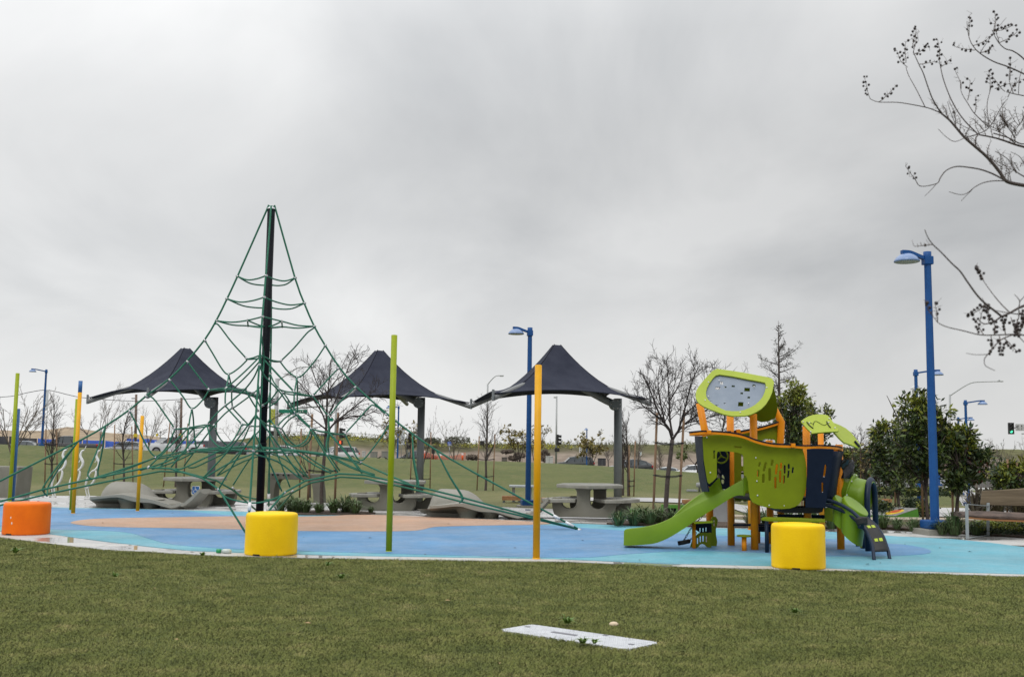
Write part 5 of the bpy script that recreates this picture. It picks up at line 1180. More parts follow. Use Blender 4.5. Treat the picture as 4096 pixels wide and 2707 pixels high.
plank_bench(2752, 2016, 44, 17, 'small brown plank bench behind the slide')
plank_bench(3547, 2012, 28, 16, 'small brown plank bench right of the tube slide')

# foreground utility cover
c4 = [G(1993, 2526), G(2128, 2504), G(2641, 2577), G(2512, 2605)]
t = thing('utility_cover', G(2316, 2555), 'pale grey utility cover sunk in the foreground grass', 'utility cover')
M_COV = mat('cover_polymer', (.50, .515, .54), .6, (.60, .615, .64), 9, 8, bump=.5, bscale=160)
pl = []
for i in range(4):
    a, b_, c = c4[i-1], c4[i], c4[(i+1) % 4]
    for k in range(5): u = k/4; e0 = b_.lerp(a, .10*(1-u) if i % 2 else .05*(1-u)); e1 = b_.lerp(c, .05*u if i % 2 else .10*u); pl.append(e0+(e1-b_))
mb = MB(); mb.prism([V((p.x, p.y, -.02)) for p in pl], (0, 0, .04)); mb.build('lid', M_COV, t, bev=.004)
A, B, Cc, Dd_ = c4; mb = MB()
ex = (Cc-B); ey = (A-B)
for i in range(64):
    for j in range(14):
        p = B+ex*((i+.8)/65)+ey*((j+.8)/14.8); mb.box((p.x, p.y, .0210), (.014, .006, .002), math.atan2(ex.y, ex.x)+(.7 if (i+j) % 2 else -.7))
mb.build('tread_lugs', M_COV, t)
p = B+ex*.40+ey*.50; mb = MB(); mb.box((p.x, p.y, .0225), (.24, .045, .004), math.atan2(ex.y, ex.x)); mb.build('name_slot', mat('slot_grey', (.17, .17, .19), .6), t)
for u, v in ((.06, .35), (.93, .6), (.62, .1)): p = B+ex*u+ey*v; mb = MB(); mb.box((p.x, p.y, .0222), (.04, .03, .006), math.atan2(ex.y, ex.x)); mb.build('bolt_pocket', mat('slot_grey', (.17, .17, .19), .6), t)
# litter and stone
q = G(866, 2217); t = thing('bottle', q, 'small green and clear plastic bottle lying on the wet paving', 'litter')
mb = MB(); mb.tube([q+V((0, 0, .05)), q+V((.06, 0, .05))], .03, 10); mb.build('cap', mat('green_plastic', (.01, .25, .08), .35), t)
mb = MB(); mb.tube([q+V((.06, 0, .045)), q+V((.10, .01, .05)), q+V((.17, .01, .045)), q+V((.20, .02, .04))], [.014, .032, .038, .02], 10); mb.build('body', mat('clear_plastic', (.45, .52, .5), .15), t)
q = G(2455, 2505); mb = MB(); mb.ball(q*0+V((0, 0, .02)), .03, (1.4, 1, .8), 8); o = mb.build('stone', mat('pale_stone', (.62, .50, .36), .8)); o.location = q; tag(o, 'pale stone lying in the grass behind the utility cover', 'stone')
# ------------------------------------------------------------ plants
M_BARK = mat('bark_dark', (.045, .034, .030), .85, (.085, .065, .055), 14, bump=.6, bscale=60)
M_BARKG = mat('bark_grey', (.10, .082, .070), .9, (.15, .125, .105), 10)
M_TWIG = mat('twigs', (.034, .025, .023), .9)
M_STAKE = mat('stake_wood', (.17, .095, .050), .8, (.26, .165, .10), 6, stretch=(1, 1, .3), bump=.3, bscale=40)
M_TIE = M_RUBB
def leafm(nm, c, isl=.35, sp=.35, r=.5): return mat(nm, c, r, island=isl, spec=sp)
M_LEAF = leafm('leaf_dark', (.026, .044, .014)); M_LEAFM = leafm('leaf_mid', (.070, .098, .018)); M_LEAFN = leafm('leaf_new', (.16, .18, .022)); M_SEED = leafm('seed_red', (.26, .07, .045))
M_LEAFY = leafm('leaf_yellow', (.20, .16, .045)); M_CONIF = leafm('conifer_needles', (.030, .028, .018)); M_TUFT = leafm('strap_leaf', (.080, .120, .045), .5); M_TUFTY = leafm('strap_leaf_dry', (.14, .15, .07), .4)
M_FLAX = leafm('flax_leaf', (.075, .062, .040), .45); M_HEDGE = leafm('hedge_leaf', (.17, .195, .022), .4)

def grow(segs, tips, rnd, p, d, ln, r, lvl, P):
    """one branch as a bent polyline; spawns children"""
    n = max(2, int(P['seg'][min(lvl, len(P['seg'])-1)])); pts = [p.copy()]; dd = d.normalized(); step = ln/n
    for i in range(n):
        j = P['jit']*(1+.3*lvl)
        dd = (dd+V((rnd.gauss(0, j), rnd.gauss(0, j), rnd.gauss(0, j)))+V((0, 0, P['up'][min(lvl, len(P['up'])-1)]))).normalized()
        p = p+dd*step; pts.append(p.copy())
    rad = [r*(1-(1-P['taper'])*i/n) for i in range(n+1)]
    segs.append((lvl, pts, rad))
    if lvl >= P['lv']: tips.append((pts[-1], dd)); return
    k = P['kids'][min(lvl, len(P['kids'])-1)]; k = int(k)+(rnd.random() < k-int(k))
    for c in range(k):
        t = lerp(P['from'][min(lvl, len(P['from'])-1)], 1.0, (c+rnd.random()*.8)/k)
        i = min(n-1, int(t*n)); f = t*n-i; q = pts[i].lerp(pts[i+1], min(1, f)); bd = (pts[i+1]-pts[i]).normalized()
        a, b_ = frame(bd); ph = rnd.random()*2*PI+c*2.4; an = math.radians(rnd.gauss(P['ang'][min(lvl, len(P['ang'])-1)], 6))
        nd_ = bd*math.cos(an)+(a*math.cos(ph)+b_*math.sin(ph))*math.sin(an)
        l2 = ln*P['len'][min(lvl, len(P['len'])-1)]*rnd.uniform(.75, 1.2)*(1-P.get('tfall', .45)*t if lvl == 0 else 1)
        grow(segs, tips, rnd, q, nd_, l2, max(P['rmin'], rad[i]*P['rk']), lvl+1, P)
    if P.get('tip', True): tips.append((pts[-1], dd))
STY = {
 'column': dict(seg=[9, 4, 2, 2], jit=.035, up=[.04, .16, .12, .05], taper=.25, lv=3, kids=[26, 4.5, 2.6], **{'from': [.30, .2, .2]}, ang=[30, 30, 34], len=[.30, .46, .5], rk=.45, rmin=.006, tfall=.55),
 'spread': dict(seg=[3, 4, 4, 3, 2, 2], jit=.07, up=[.05, .05, .07, .03, .0, 0], taper=.5, lv=5, kids=[4.4, 4, 4, 3.2, 2.6], **{'from': [.85, .3, .25, .2, .2]}, ang=[42, 36, 36, 38, 42], len=[.80, .62, .56, .55, .52], rk=.62, rmin=.0045, tfall=.0),
 'vase': dict(seg=[2, 5, 3, 3, 2], jit=.05, up=[.03, .05, .05, .03, .0], taper=.45, lv=4, kids=[5, 4, 4, 2.5], **{'from': [.7, .3, .25, .2]}, ang=[27, 24, 28, 34], len=[1.7, .5, .52, .5], rk=.55, rmin=.006, tfall=.0),
}
def mesh_tubes(segs, lv0, lv1, big=False):
    mb_ = MB()
    for lvl, pts, rad in segs:
        if lv0 <= lvl <= lv1: mb_.tube(pts, rad, 9 if lvl == 0 else (5 if lvl == 1 else 3), caps=False)
    return mb_
def leaves_mesh(points, per, size, asp, rnd, jit=.05, droop=0, name='foliage', flat=False):
    """points: (pos, dir). every point gets a rosette of narrow leaves -> one mesh"""
    n = len(points)*per; vs = np.zeros((n*4, 3)); k = 0
    for p, d in points:
        a, b_ = frame(d)
        for i in range(per):
            t = rnd.random()*2*PI; s = rnd.uniform(.35, 1.1); u = (d*rnd.uniform(.1, 1.0)+(a*math.cos(t)+b_*math.sin(t))*s+V((0, 0, -droop))).normalized()
            w_ = u.cross(V((rnd.gauss(0, 1), rnd.gauss(0, 1), rnd.gauss(0, 1)+.6))).normalized(); L_ = size*rnd.uniform(.6, 1.25); q = p+V((rnd.gauss(0, jit), rnd.gauss(0, jit), rnd.gauss(0, jit)))
            vs[k] = q; vs[k+1] = q+u*L_*.5+w_*L_*asp*.5; vs[k+2] = q+u*L_; vs[k+3] = q+u*L_*.5-w_*L_*asp*.5; k += 4
    me = bpy.data.meshes.new(name); f = np.arange(n*4).reshape(n, 4); me.from_pydata(vs.tolist(), [], f.tolist()); return me
def shift(me, v): me.transform(Matrix.Translation(-V(v))); return me
def stakes(t, base, specs, D, tie_y=(), trunk_px=None):
    """specs: (base px, base py, top px, top py)"""
    ss = []
    for bx, by, tx, ty in specs:
        b = at(bx, by, D); b.z = H(b.x, D)-.02; tp = at(tx, ty, D); ss.append((b, tp)); mb_ = MB(); mb_.tube([b, tp], .027, 8); mb_.build('stake', M_STAKE, t)
    for y in tie_y:
        mb_ = MB(); z = at(trunk_px, y, D).z
        pts = []
        for b, tp in ss: f = (z-b.z)/(tp.z-b.z); pts.append(b.lerp(tp, f))
        tr = at(trunk_px, y, D)
        for q in pts: mb_.tube([q+V((0, -.03, .0)), lerp(q, tr, .5)+V((0, -.02, -.03)), tr+V((0, -.05, -.035))], .010, 5); mb_.tube([q+V((0, -.03, .02)), lerp(q, tr, .5)+V((0, -.02, -.005)), tr+V((0, -.05, -.01))], .010, 5)
        for q in pts: mb_.tube([q-V((.035, .0, -.01)), q-V((0, .035, -.01)), q+V((.035, 0, .01))], .012, 5)
        mb_.build('tie', M_TIE, t)
def bare_tree(px, by, ty, style, seed, label, D=None, w_=1.0, trunk_r=None, lean=0, leaf=None, group=None, name='bare_tree', stk=(), ties=(), trunk_px=None, barkm=None, th=None, base=None, P2=None):
    rnd = random.Random(seed)
    if D is None: g = GT(px, by); D = g.y
    b = at(px, by, D); b.z = H(b.x, D)-.03 if base is None else base
    top = at(px, ty, D).z; Ht = top-b.z; P = dict(STY[style]);
    if P2: P.update(P2)
    t = thing(name, b, label, 'tree', group)
    segs = []; tips = []
    tr = trunk_r or max(.022, Ht*.0135)
    if style == 'column': ln = Ht*.97
    elif style == 'spread': ln = Ht*(th or .42)
    else: ln = Ht*(th or .32)
    if lean: d0 = V((lean, 0, 1))
    else: d0 = V((0, 0, 1))
    grow(segs, tips, rnd, V((0, 0, 0)), d0, ln, tr, 0, P)
    zm = max(p.z for _, pts, _ in segs for p in pts); sz = Ht/zm; xm = sorted(abs(p.x) for _, pts, _ in segs for p in pts)[int(-1)]
    W = w_*Ht; sx = min(1.6, max(.5, W/2/max(xm, .01)))
    for _, pts, rad in segs:
        for p in pts: zf = min(1, max(0, (p.z/zm-.1)/.4)); k = lerp(1, sx, zf); p.x = p.x*k+b.x; p.y = p.y*k+b.y; p.z = p.z*sz+b.z
    m = barkm or M_BARK
    mesh_tubes(segs, 0, 0).build('trunk', m, t)
    mesh_tubes(segs, 1, 9).build('crown', M_TWIG if barkm is None else barkm, t)
    if leaf:
        lm, frac, per, size = leaf; pts = []
        for q, d in tips:
            if rnd.random() < frac: pts.append((V((lerp(1, sx, 1)*q.x+b.x, lerp(1, sx, 1)*q.y+b.y, q.z*sz+b.z)) if q.z < zm*1.01 and (abs(q.x-b.x) > 1e6) else q, d))
        pts2 = []
        for lvl, ps, _ in segs:
            if lvl >= P['lv']-1 and rnd.random() < frac: pts2.append((ps[-1], (ps[-1]-ps[-2]).normalized()))
        me = leaves_mesh(pts2, per, size, .45, rnd, .04, .4); shift(me, b); link('leaves', me, lm, t)
    if stk: stakes(t, b, stk, D, ties, trunk_px or px)
    return t
GS = 'young staked trees on the lawn'
bare_tree(207, 1966, 1565, 'column', 11, 'bare staked young tree beside the leftmost white bird sculpture', w_=.34, group=GS, stk=((180, 1940, 184, 1714), (232, 1962, 225, 1719)), ties=(1776, 1854))
bare_tree(496, 1945, 1585, 'column', 12, 'bare staked young tree behind the wavy lounger with the short yellow pole', w_=.42, group=GS, stk=((455, 1930, 459, 1698), (533, 1935, 527, 1704)), ties=(1774, 1854))
bare_tree(702, 1948, 1592, 'column', 13, 'bare staked young tree behind the wheelchair sign table', w_=.34, group=GS, stk=((654, 1938, 680, 1690), (733, 1940, 752, 1693)), ties=(1884,))
bare_tree(1942, 1962, 1568, 'column', 14, 'bare staked young tree between the two right hand canopies', w_=.42, group=GS, stk=((1908, 1950, 1917, 1744), (1972, 1955, 1980, 1736)), ties=(1836, 1904))
bare_tree(2492, 1982, 1600, 'column', 15, 'bare young tree just right of the right canopy post', w_=.30, group=GS, stk=((2484, 1975, 2487, 1766),), ties=(1838,))
bare_tree(2513, 1984, 1640, 'column', 16, 'bare young tree with two pale stakes right of the right canopy post', w_=.34, group=GS, stk=((2518, 2022, 2516, 1780), (2535, 2002, 2541, 1764)), ties=(1922, 1942))
bare_tree(1694, 1958, 1622, 'vase', 17, 'coarse bare staked tree behind the middle canopy post', w_=.50, group=GS, th=.3, stk=((1640, 1950, 1650, 1728), (1720, 1950, 1724, 1728)), ties=(1832, 1914), P2=dict(kids=[4, 3, 3, 1.5], up=[.03, .0, .03, 0, 0], ang=[38, 26, 30, 34]))
bare_tree(1240, 1990, 1652, 'vase', 71, 'slim bare staked tree behind the concrete football table', w_=.30, group=GS, th=.45, stk=((1198, 1985, 1205, 1714), ), ties=(1886,), P2=dict(kids=[4, 3, 3, 1.5]))
def limbs(pts, D, r0, r1, m_=None):
    P = spline([at(x, y, D+dz) for x, y, dz in pts], 4); return P, [lerp(r0, r1, i/(len(P)-1)) for i in range(len(P))]
def traced_tree(name, base, label, D, trunk, tr, mains, seed, stk=(), ties=(), tpx=None, twig=3, tl=.62, group=None, sub=None):
    rnd = random.Random(seed); b = at(base[0], base[1], D); b.z = H(b.x, D)-.02
    t = thing(name, b, label, 'tree', group); P, R = limbs(trunk, D, tr[0], tr[1]); P[0].z = b.z
    mb_ = MB(); mb_.tube(P, R, 10); mb_.build('trunk', M_BARK, t)
    segs = []; tips = []; Pm = dict(STY['spread']); Pm.update(dict(lv=3, kids=[0, 4.2, 3.2, 2.4], up=[0, .03, .02, .0], len=[.6, .55, .55, .5])); Pm.update(sub or {})
    for mn, r0 in mains:
        Q, RR = limbs(mn, D, r0, r0*.28); segs.append((1, Q, RR)); L_ = sum((Q[i+1]-Q[i]).length for i in range(len(Q)-1))
        k = int(L_*twig*2.4)
        for c in range(k):
            f = lerp(.16, .99, (c+rnd.random())/k); i = min(len(Q)-2, int(f*(len(Q)-1))); bd = (Q[i+1]-Q[i]).normalized(); a, b2 = frame(bd); ph = rnd.random()*2*PI; an = math.radians(rnd.gauss(38, 8))
            dd = bd*math.cos(an)+(a*math.cos(ph)+b2*math.sin(ph))*math.sin(an)
            grow(segs, tips, rnd, Q[i], dd, tl*rnd.uniform(.6, 1.2)*(1.15-.5*f), max(.0045, RR[i]*.5), 1, Pm)
    mesh_tubes(segs, 1, 9).build('crown', M_TWIG, t)
    if stk: stakes(t, b, stk, D, ties, tpx or base[0])
    return t
traced_tree('bare_tree', (1288, 2048), 'spreading bare tree with two stakes in the planting bed behind the rope climber', 24.4, [(1288, 2048, 0), (1286, 1960, 0), (1293, 1880, 0), (1298, 1810, 0), (1304, 1720, 0)], (.048, .032),
 [([(1304, 1722, 0), (1306, 1660, .0), (1310, 1590, .1), (1316, 1520, .2), (1322, 1440, .3)], .03), ([(1303, 1735, 0), (1340, 1690, -.1), (1390, 1650, -.3), (1450, 1600, -.5), (1500, 1560, -.5)], .028), ([(1304, 1700, 0), (1290, 1655, .2), (1255, 1600, .4), (1210, 1545, .5), (1172, 1500, .6)], .024),
  ([(1306, 1670, 0), (1338, 1610, .2), (1362, 1550, .3), (1385, 1490, .5), (1400, 1450, .5)], .022), ([(1302, 1715, 0), (1270, 1690, -.3), (1225, 1655, -.5), (1180, 1640, -.8)], .02), ([(1340, 1690, -.1), (1400, 1665, .2), (1460, 1660, .4), (1510, 1635, .5)], .02), ([(1310, 1600, .1), (1280, 1560, .1), (1255, 1500, .0), (1240, 1460, 0)], .018), ([(1312, 1570, .1), (1345, 1520, -.2), (1420, 1470, -.5), (1435, 1450, -.6)], .016)], 31,
 stk=((1229, 2040, 1249, 1655), (1338, 2035, 1353, 1650)), ties=(1735, 1882), tpx=1296, twig=3.6, tl=.55)
traced_tree('bare_tree', (2661, 2080), 'large spreading bare tree with two stakes left of the slide', 23.4, [(2661, 2080, 0), (2665, 2000, 0), (2672, 1900, 0), (2680, 1840, 0), (2689, 1758, 0)], (.055, .045),
 [([(2689, 1760, 0), (2675, 1715, -.1), (2650, 1680, -.2), (2622, 1620, -.3), (2600, 1560, -.3), (2575, 1510, -.3)], .034), ([(2689, 1760, 0), (2712, 1725, .1), (2745, 1690, .2), (2800, 1655, .3), (2860, 1620, .4), (2905, 1590, .5)], .032), ([(2690, 1740, 0), (2680, 1680, .3), (2676, 1600, .5), (2672, 1520, .5), (2668, 1450, .6)], .028),
  ([(2712, 1725, 0), (2735, 1650, -.2), (2755, 1570, -.4), (2778, 1500, -.5), (2800, 1460, -.6)], .026), ([(2650, 1680, -.1), (2610, 1650, -.3), (2570, 1620, -.5), (2535, 1570, -.5)], .022), ([(2660, 1690, .2), (2640, 1600, .3), (2632, 1520, .3), (2640, 1460, .4)], .022), ([(2735, 1660, -.1), (2790, 1610, .3), (2830, 1550, .4), (2850, 1500, .4)], .02), ([(2745, 1690, 0), (2800, 1680, -.4), (2850, 1665, -.5), (2890, 1650, -.6)], .018), ([(2680, 1600, .4), (2715, 1540, .5), (2735, 1480, .6)], .018)], 33,
 stk=((2612, 2064, 2628, 1650), (2713, 2060, 2737, 1638)), ties=(1772, 1902), tpx=2674, twig=3.8, tl=.58)
bare_tree(2872, 1960, 1436, 'spread', 20, 'bare tree behind the front roof of the play tower', D=36, w_=.62, barkm=M_TWIG)
# far trees along the road and behind the canopies
GF = 'bare street trees beyond the lawn crest'
FAR = [(48, 1790, 1498, 52, 'vase', 41, .75, 'large bare tree partly behind the leftmost lime pole', None), (118, 1762, 1636, 128, 'spread', 42, 1.0, 'round bare street tree just left of the far left lamp post', None), (10, 1745, 1672, 190, 'spread', 43, 1.0, 'small bare shrub tree on the sandy hill at the left edge', None),
 (352, 1765, 1615, 110, 'spread', 44, .9, 'bare street tree right of the blue tipped yellow pole, shorter one', None), (398, 1775, 1520, 82, 'vase', 45, .62, 'tall vase shaped bare tree left of the left canopy', None), (594, 1790, 1600, 95, 'vase', 46, .62, 'vase shaped staked bare tree under the left canopy edge', None), (640, 1775, 1700, 150, 'spread', 47, 1.1, 'dark bare thicket tree behind the white pickup truck', None),
 (935, 1800, 1668, 120, 'spread', 48, 1.1, 'round bare street tree behind the rope climber, left of its pole', None), (760, 1790, 1700, 130, 'spread', 75, .9, 'small bare street tree behind the left canopy post', None), (1812, 1840, 1662, 90, 'vase', 49, .70, 'staked bare vase tree beside the small blue sign', None), (2436, 1862, 1748, 105, 'spread', 50, .75, 'brown twiggy tree left of the right canopy post', None),
 (2548, 1875, 1700, 100, 'column', 51, .5, 'bare street tree behind the black crossover', None), (2640, 1890, 1765, 95, 'column', 52, .45, 'small bare street tree left of the white sedan', None), (1136, 1830, 1640, 105, 'vase', 76, .4, 'thin bare tree beside the traffic signal mast', None),
 (1577, 1832, 1652, 84, 'vase', 53, .55, 'sparse leafy staked tree on the crest left of the tall lime pole', (M_LEAFY, .45, 5, .26)), (1636, 1838, 1688, 92, 'vase', 54, .6, 'sparse yellow leafed tree right of the tall lime pole', (M_LEAFY, .4, 5, .26)), (2072, 1848, 1702, 86, 'vase', 55, .7, 'young staked tree with autumn leaves left of the centre lamp post', (M_LEAFY, .5, 5, .26)),
 (2135, 1850, 1672, 86, 'vase', 56, .5, 'young tree with sparse autumn leaves between lamp post and yellow pole', (M_LEAFY, .35, 5, .26)), (2366, 1862, 1722, 88, 'vase', 57, .62, 'young tree with olive leaves behind the dark sport utility car', (M_LEAFY, .6, 6, .28)), (2795, 1895, 1750, 98, 'spread', 58, .9, 'green leafed tree at the left edge of the play tower', (M_LEAFM, .9, 7, .30))]
for px, by, ty, D, sty, sd_, w__, lb_, lf_ in FAR:
    P2 = dict(lv=4, kids=[4, 4, 3.4, 2.6], rmin=.011) if sty == 'spread' else (dict(kids=[5, 4, 3, 2], rmin=.011) if sty == 'vase' else dict(rmin=.010))
    bare_tree(px, by, ty, sty, sd_, lb_, D=D, w_=w__, leaf=lf_, group=GF, barkm=M_BARKG if lf_ is None else M_TWIG, P2=P2, trunk_r=.09, name='street_tree', base=(at(px, by, D).z if D > 140 else None))
    if px in (594, 1577, 1812, 2072, 2366):
        pass
# right side bare columns behind the step pods, and the far grove
for px, by, ty, D, sd_, lb_, st_ in ((3462, 1935, 1690, 50, 61, 'tall bare column tree above the tube slide', ((3442, 1930, 3442, 1790),)), (3405, 1940, 1728, 52, 62, 'bare column tree right of the small roof', ((3409, 1935, 3409, 1800),)), (3492, 1935, 1745, 48, 63, 'bare tree with yellow leaves between the small roof and the leafy trees', ((3480, 1930, 3480, 1800),))):
    bare_tree(px, by, ty, 'column', sd_, lb_, D=D, w_=.45, leaf=(M_LEAFY, .12, 4, .16) if sd_ == 63 else None, stk=st_, P2=dict(rmin=.008), group='bare column trees right of the tower')

# evergreen broadleaf trees
def evergreen(px, by, crown, D, seed, label, n=420, lean=0, leaf=.15, new=.14, seeds=0, stk=(), ties=(), tpx=None, group='dark leafy evergreen trees', dark=M_LEAF, lobes=7, trunk=True, name='evergreen_tree', per=7):
    """crown: (x0, x1, y0, y1) in the photo at depth D"""
    rnd = random.Random(seed); k_ = D/FP; b = at(px, by, D); b.z = H(b.x, D)-.02
    x0, x1, y0, y1 = crown; c = at((x0+x1)/2, (y0+y1)/2, D); rx = (x1-x0)/2*k_; rz = (y1-y0)/2*k_; ry = rx*.85
    t = thing(name, b, label, 'tree', group)
    lobes = max(lobes, 22)
    LB_ = [(c+V((rx*rnd.uniform(-.88, .88)*(1-.30*abs(lerp(-.80, .92, i/(lobes-1)))), ry*rnd.uniform(-.55, .55), rz*lerp(-.80, .92, i/(lobes-1)))), rnd.choice((.14, .18, .22, .30, .36))) for i in range(lobes)]
    pts = []
    for i in range(n):
        lc, lr = LB_[rnd.randrange(lobes)]; v = V((rnd.gauss(0, 1), rnd.gauss(0, 1), rnd.gauss(0, 1))).normalized(); q = rnd.random()**.38
        if rnd.random() < .10: q *= rnd.uniform(1.2, 1.7)
        p = lc+V((v.x*rx*lr*q*1.25, v.y*ry*lr*q*1.25, v.z*rz*lr*q*.95)); pts.append((p, (v+V((0, 0, .35))).normalized()))
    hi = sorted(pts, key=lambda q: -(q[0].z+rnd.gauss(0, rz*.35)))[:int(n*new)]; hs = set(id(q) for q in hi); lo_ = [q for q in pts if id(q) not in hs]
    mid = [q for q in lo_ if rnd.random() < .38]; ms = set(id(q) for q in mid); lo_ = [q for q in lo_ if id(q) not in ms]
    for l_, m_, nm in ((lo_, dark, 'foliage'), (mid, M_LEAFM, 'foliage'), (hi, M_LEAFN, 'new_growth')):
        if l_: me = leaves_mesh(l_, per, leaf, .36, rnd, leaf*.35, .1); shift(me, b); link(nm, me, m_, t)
    if seeds:
        l_ = [(q[0]+V((0, 0, -.08)), V((0, 0, -1))) for q in pts if rnd.random() < seeds and q[0].x > c.x-.2*rx]
        me = leaves_mesh(l_, 10, .06, .4, rnd, .04, 1.2); shift(me, b); link('seed_pods', me, M_SEED, t)
    tp = c+V((0, 0, rz*.5)); mb_ = MB(); low = V((lerp(b.x, c.x, .3), D, b.z+(c.z-rz-b.z)*.9)); P = spline([b, low, lerp(low, tp, .5)+V((.03, 0, 0)), tp], 4); mb_.tube(P, [lerp(.045, .012, i/(len(P)-1)) for i in range(len(P))], 9); mb_.build('trunk', M_BARK, t)
    mb_ = MB()
    for lc, lr in LB_:
        s_ = P[min(len(P)-2, int(len(P)*rnd.uniform(.3, .75)))]
        for k in range(4):
            e = lc+V((rnd.gauss(0, rx*.22), rnd.gauss(0, ry*.22), rnd.gauss(0, rz*.16))); mb_.tube(spline([s_, lerp(s_, e, .5)+V((0, 0, .05)), e], 3), [.018]*3+[.012]*3+[.006], 4)
    mb_.build('branches', M_BARK, t)
    if stk: stakes(t, b, stk, D, ties, tpx or px)
    return t
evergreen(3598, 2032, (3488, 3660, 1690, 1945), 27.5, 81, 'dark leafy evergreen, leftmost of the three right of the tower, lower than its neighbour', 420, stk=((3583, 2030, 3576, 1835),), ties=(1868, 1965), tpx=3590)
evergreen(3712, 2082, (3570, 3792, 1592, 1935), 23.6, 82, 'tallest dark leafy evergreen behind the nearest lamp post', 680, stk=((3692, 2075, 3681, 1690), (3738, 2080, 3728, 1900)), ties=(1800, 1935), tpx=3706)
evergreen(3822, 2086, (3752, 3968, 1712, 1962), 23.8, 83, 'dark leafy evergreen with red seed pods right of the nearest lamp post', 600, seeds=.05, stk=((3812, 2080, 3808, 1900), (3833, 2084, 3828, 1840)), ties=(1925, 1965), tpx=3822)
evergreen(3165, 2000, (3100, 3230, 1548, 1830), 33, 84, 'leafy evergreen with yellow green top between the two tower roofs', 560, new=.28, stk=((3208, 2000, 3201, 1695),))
evergreen(3262, 2000, (3205, 3330, 1622, 1800), 36, 85, 'small leafy evergreen behind the small roof boards', 300)
evergreen(4052, 2040, (3975, 4130, 1850, 1975), 27, 86, 'low yellow green evergreen at the right edge behind the bench', 420, new=.30, stk=((4028, 2040, 4030, 1835), (4072, 2040, 4068, 1850)))
evergreen(3340, 1990, (3300, 3420, 1800, 1930), 48, 87, 'small round evergreen behind the right hull of the tower', 260, leaf=.2)
evergreen(3545, 1935, (3370, 3540, 1815, 1925), 62, 88, 'dark evergreen of the far grove right of the tower', 420, leaf=.22)
for px, by, ty, D, sd_, lb_ in ((3985, 1960, 1745, 60, 91, 'left of three bare trees above the bench backrest'), (4040, 1960, 1760, 62, 92, 'middle of three bare trees above the bench backrest'), (4095, 1960, 1735, 58, 93, 'right of three bare trees above the bench backrest, cut by the picture edge')):
    bare_tree(px, by, ty, 'vase', sd_, 'twiggy bare tree, '+lb_.replace(', cut by the picture edge',''), D=D, w_=.7, P2=dict(kids=[5, 4, 3.5, 2.5], rmin=.009), barkm=M_BARKG, group='bare trees behind the bench', leaf=(M_LEAF, .12, 4, .12))
rnd = random.Random(77)
for i in range(11):
    px = 3375+i*24+rnd.uniform(-6, 6); D = rnd.uniform(66, 80)
    bare_tree(px, 1918, 1800+rnd.uniform(-10, 25), 'spread', 100+i, 'slender dark tree of the far grove between tube slide and leafy trees', D=D, w_=.5, th=.6, trunk_r=.07, P2=dict(lv=4, kids=[4, 4, 3, 2.5], rmin=.014), leaf=(M_LEAF, .8, 7, .24), group='far grove trees', name='grove_tree', base=-1.3)
# conifer
def conifer(px, by, ty, D, seed, label):
    rnd = random.Random(seed); b = at(px, by, D); b.z = H(b.x, D); top = at(px-2, ty, D); Ht = top.z-b.z
    t = thing('conifer', b, label, 'tree'); mb_ = MB(); mb_.tube([b, b+V((0, 0, Ht*.5)), b+V((0, 0, Ht*.9)), b+V((0, 0, Ht))], [.10, .06, .018, .006], 8); mb_.build('trunk', M_BARK, t)
    segs = []; pts = []
    n = 60
    for i in range(n):
        f = lerp(.12, .985, i/n); ln = Ht*.31*(1-f)**.62*rnd.uniform(.45, 1.2)*(.6 if f > .9 else 1); a = rnd.random()*2*PI
        p = b+V((0, 0, Ht*f)); d = V((math.cos(a), math.sin(a), rnd.uniform(.05, .45))).normalized(); P = [p]
        for k in range(6): d = (d+V((rnd.gauss(0, .06), rnd.gauss(0, .06), .05))).normalized(); P.append(P[-1]+d*ln/6)
        segs.append((1, P, [lerp(.02, .005, k/6) for k in range(7)]))
        for k in range(1, 7):
            for s in range((1 if k % 2 else 0) if f > .85 else (2 if f > .5 else 3)):
                a2, b2 = frame(d); ph = rnd.random()*2*PI; sd2 = (d*.8+(a2*math.cos(ph)+b2*math.sin(ph))*.8).normalized(); q = P[k]+sd2*ln*.14*rnd.uniform(.4, 1)
                segs.append((2, [P[k], q], [.006, .004])); pts.append((q, sd2)); pts.append((lerp(P[k], q, .5), sd2))
    mesh_tubes(segs, 1, 3).build('branches', M_TWIG, t)
    me = leaves_mesh(pts, 2, .15, .13, rnd, .04, .1); shift(me, b); link('needles', me, M_CONIF, t)
conifer(3122, 1960, 1283, 38, 5, 'tall sparse conifer rising behind the play tower')

# strap-leaved tufts
def tuft(rnd, n, h, w_, lw):
    vs = []; fs = []
    for i in range(n):
        a = rnd.random()*2*PI; r0 = rnd.random()*w_*.18; out_ = rnd.uniform(.15, 1)*w_; hh = h*rnd.uniform(.55, 1.1)*(1-.35*out_/w_); p0 = V((math.cos(a)*r0, math.sin(a)*r0, 0)); d = V((math.cos(a), math.sin(a), 0)); s = V((-d.y, d.x, 0)); a1 = p0+d*out_*.35+V((0, 0, hh*.72)); a2 = p0+d*out_+V((0, 0, hh*rnd.uniform(.45, 1.0)))
        k = len(vs); w2 = lw*rnd.uniform(.6, 1.2); vs += [p0-s*w2/2, p0+s*w2/2, a1-s*w2/2, a1+s*w2/2, a2]; fs += [(k, k+1, k+3, k+2), (k+2, k+3, k+4)]
    me = bpy.data.meshes.new('leaves'); me.from_pydata([tuple(v) for v in vs], [], fs); return me
TP = [tuft(random.Random(s), 120, .46, .46, .020) for s in range(4)]
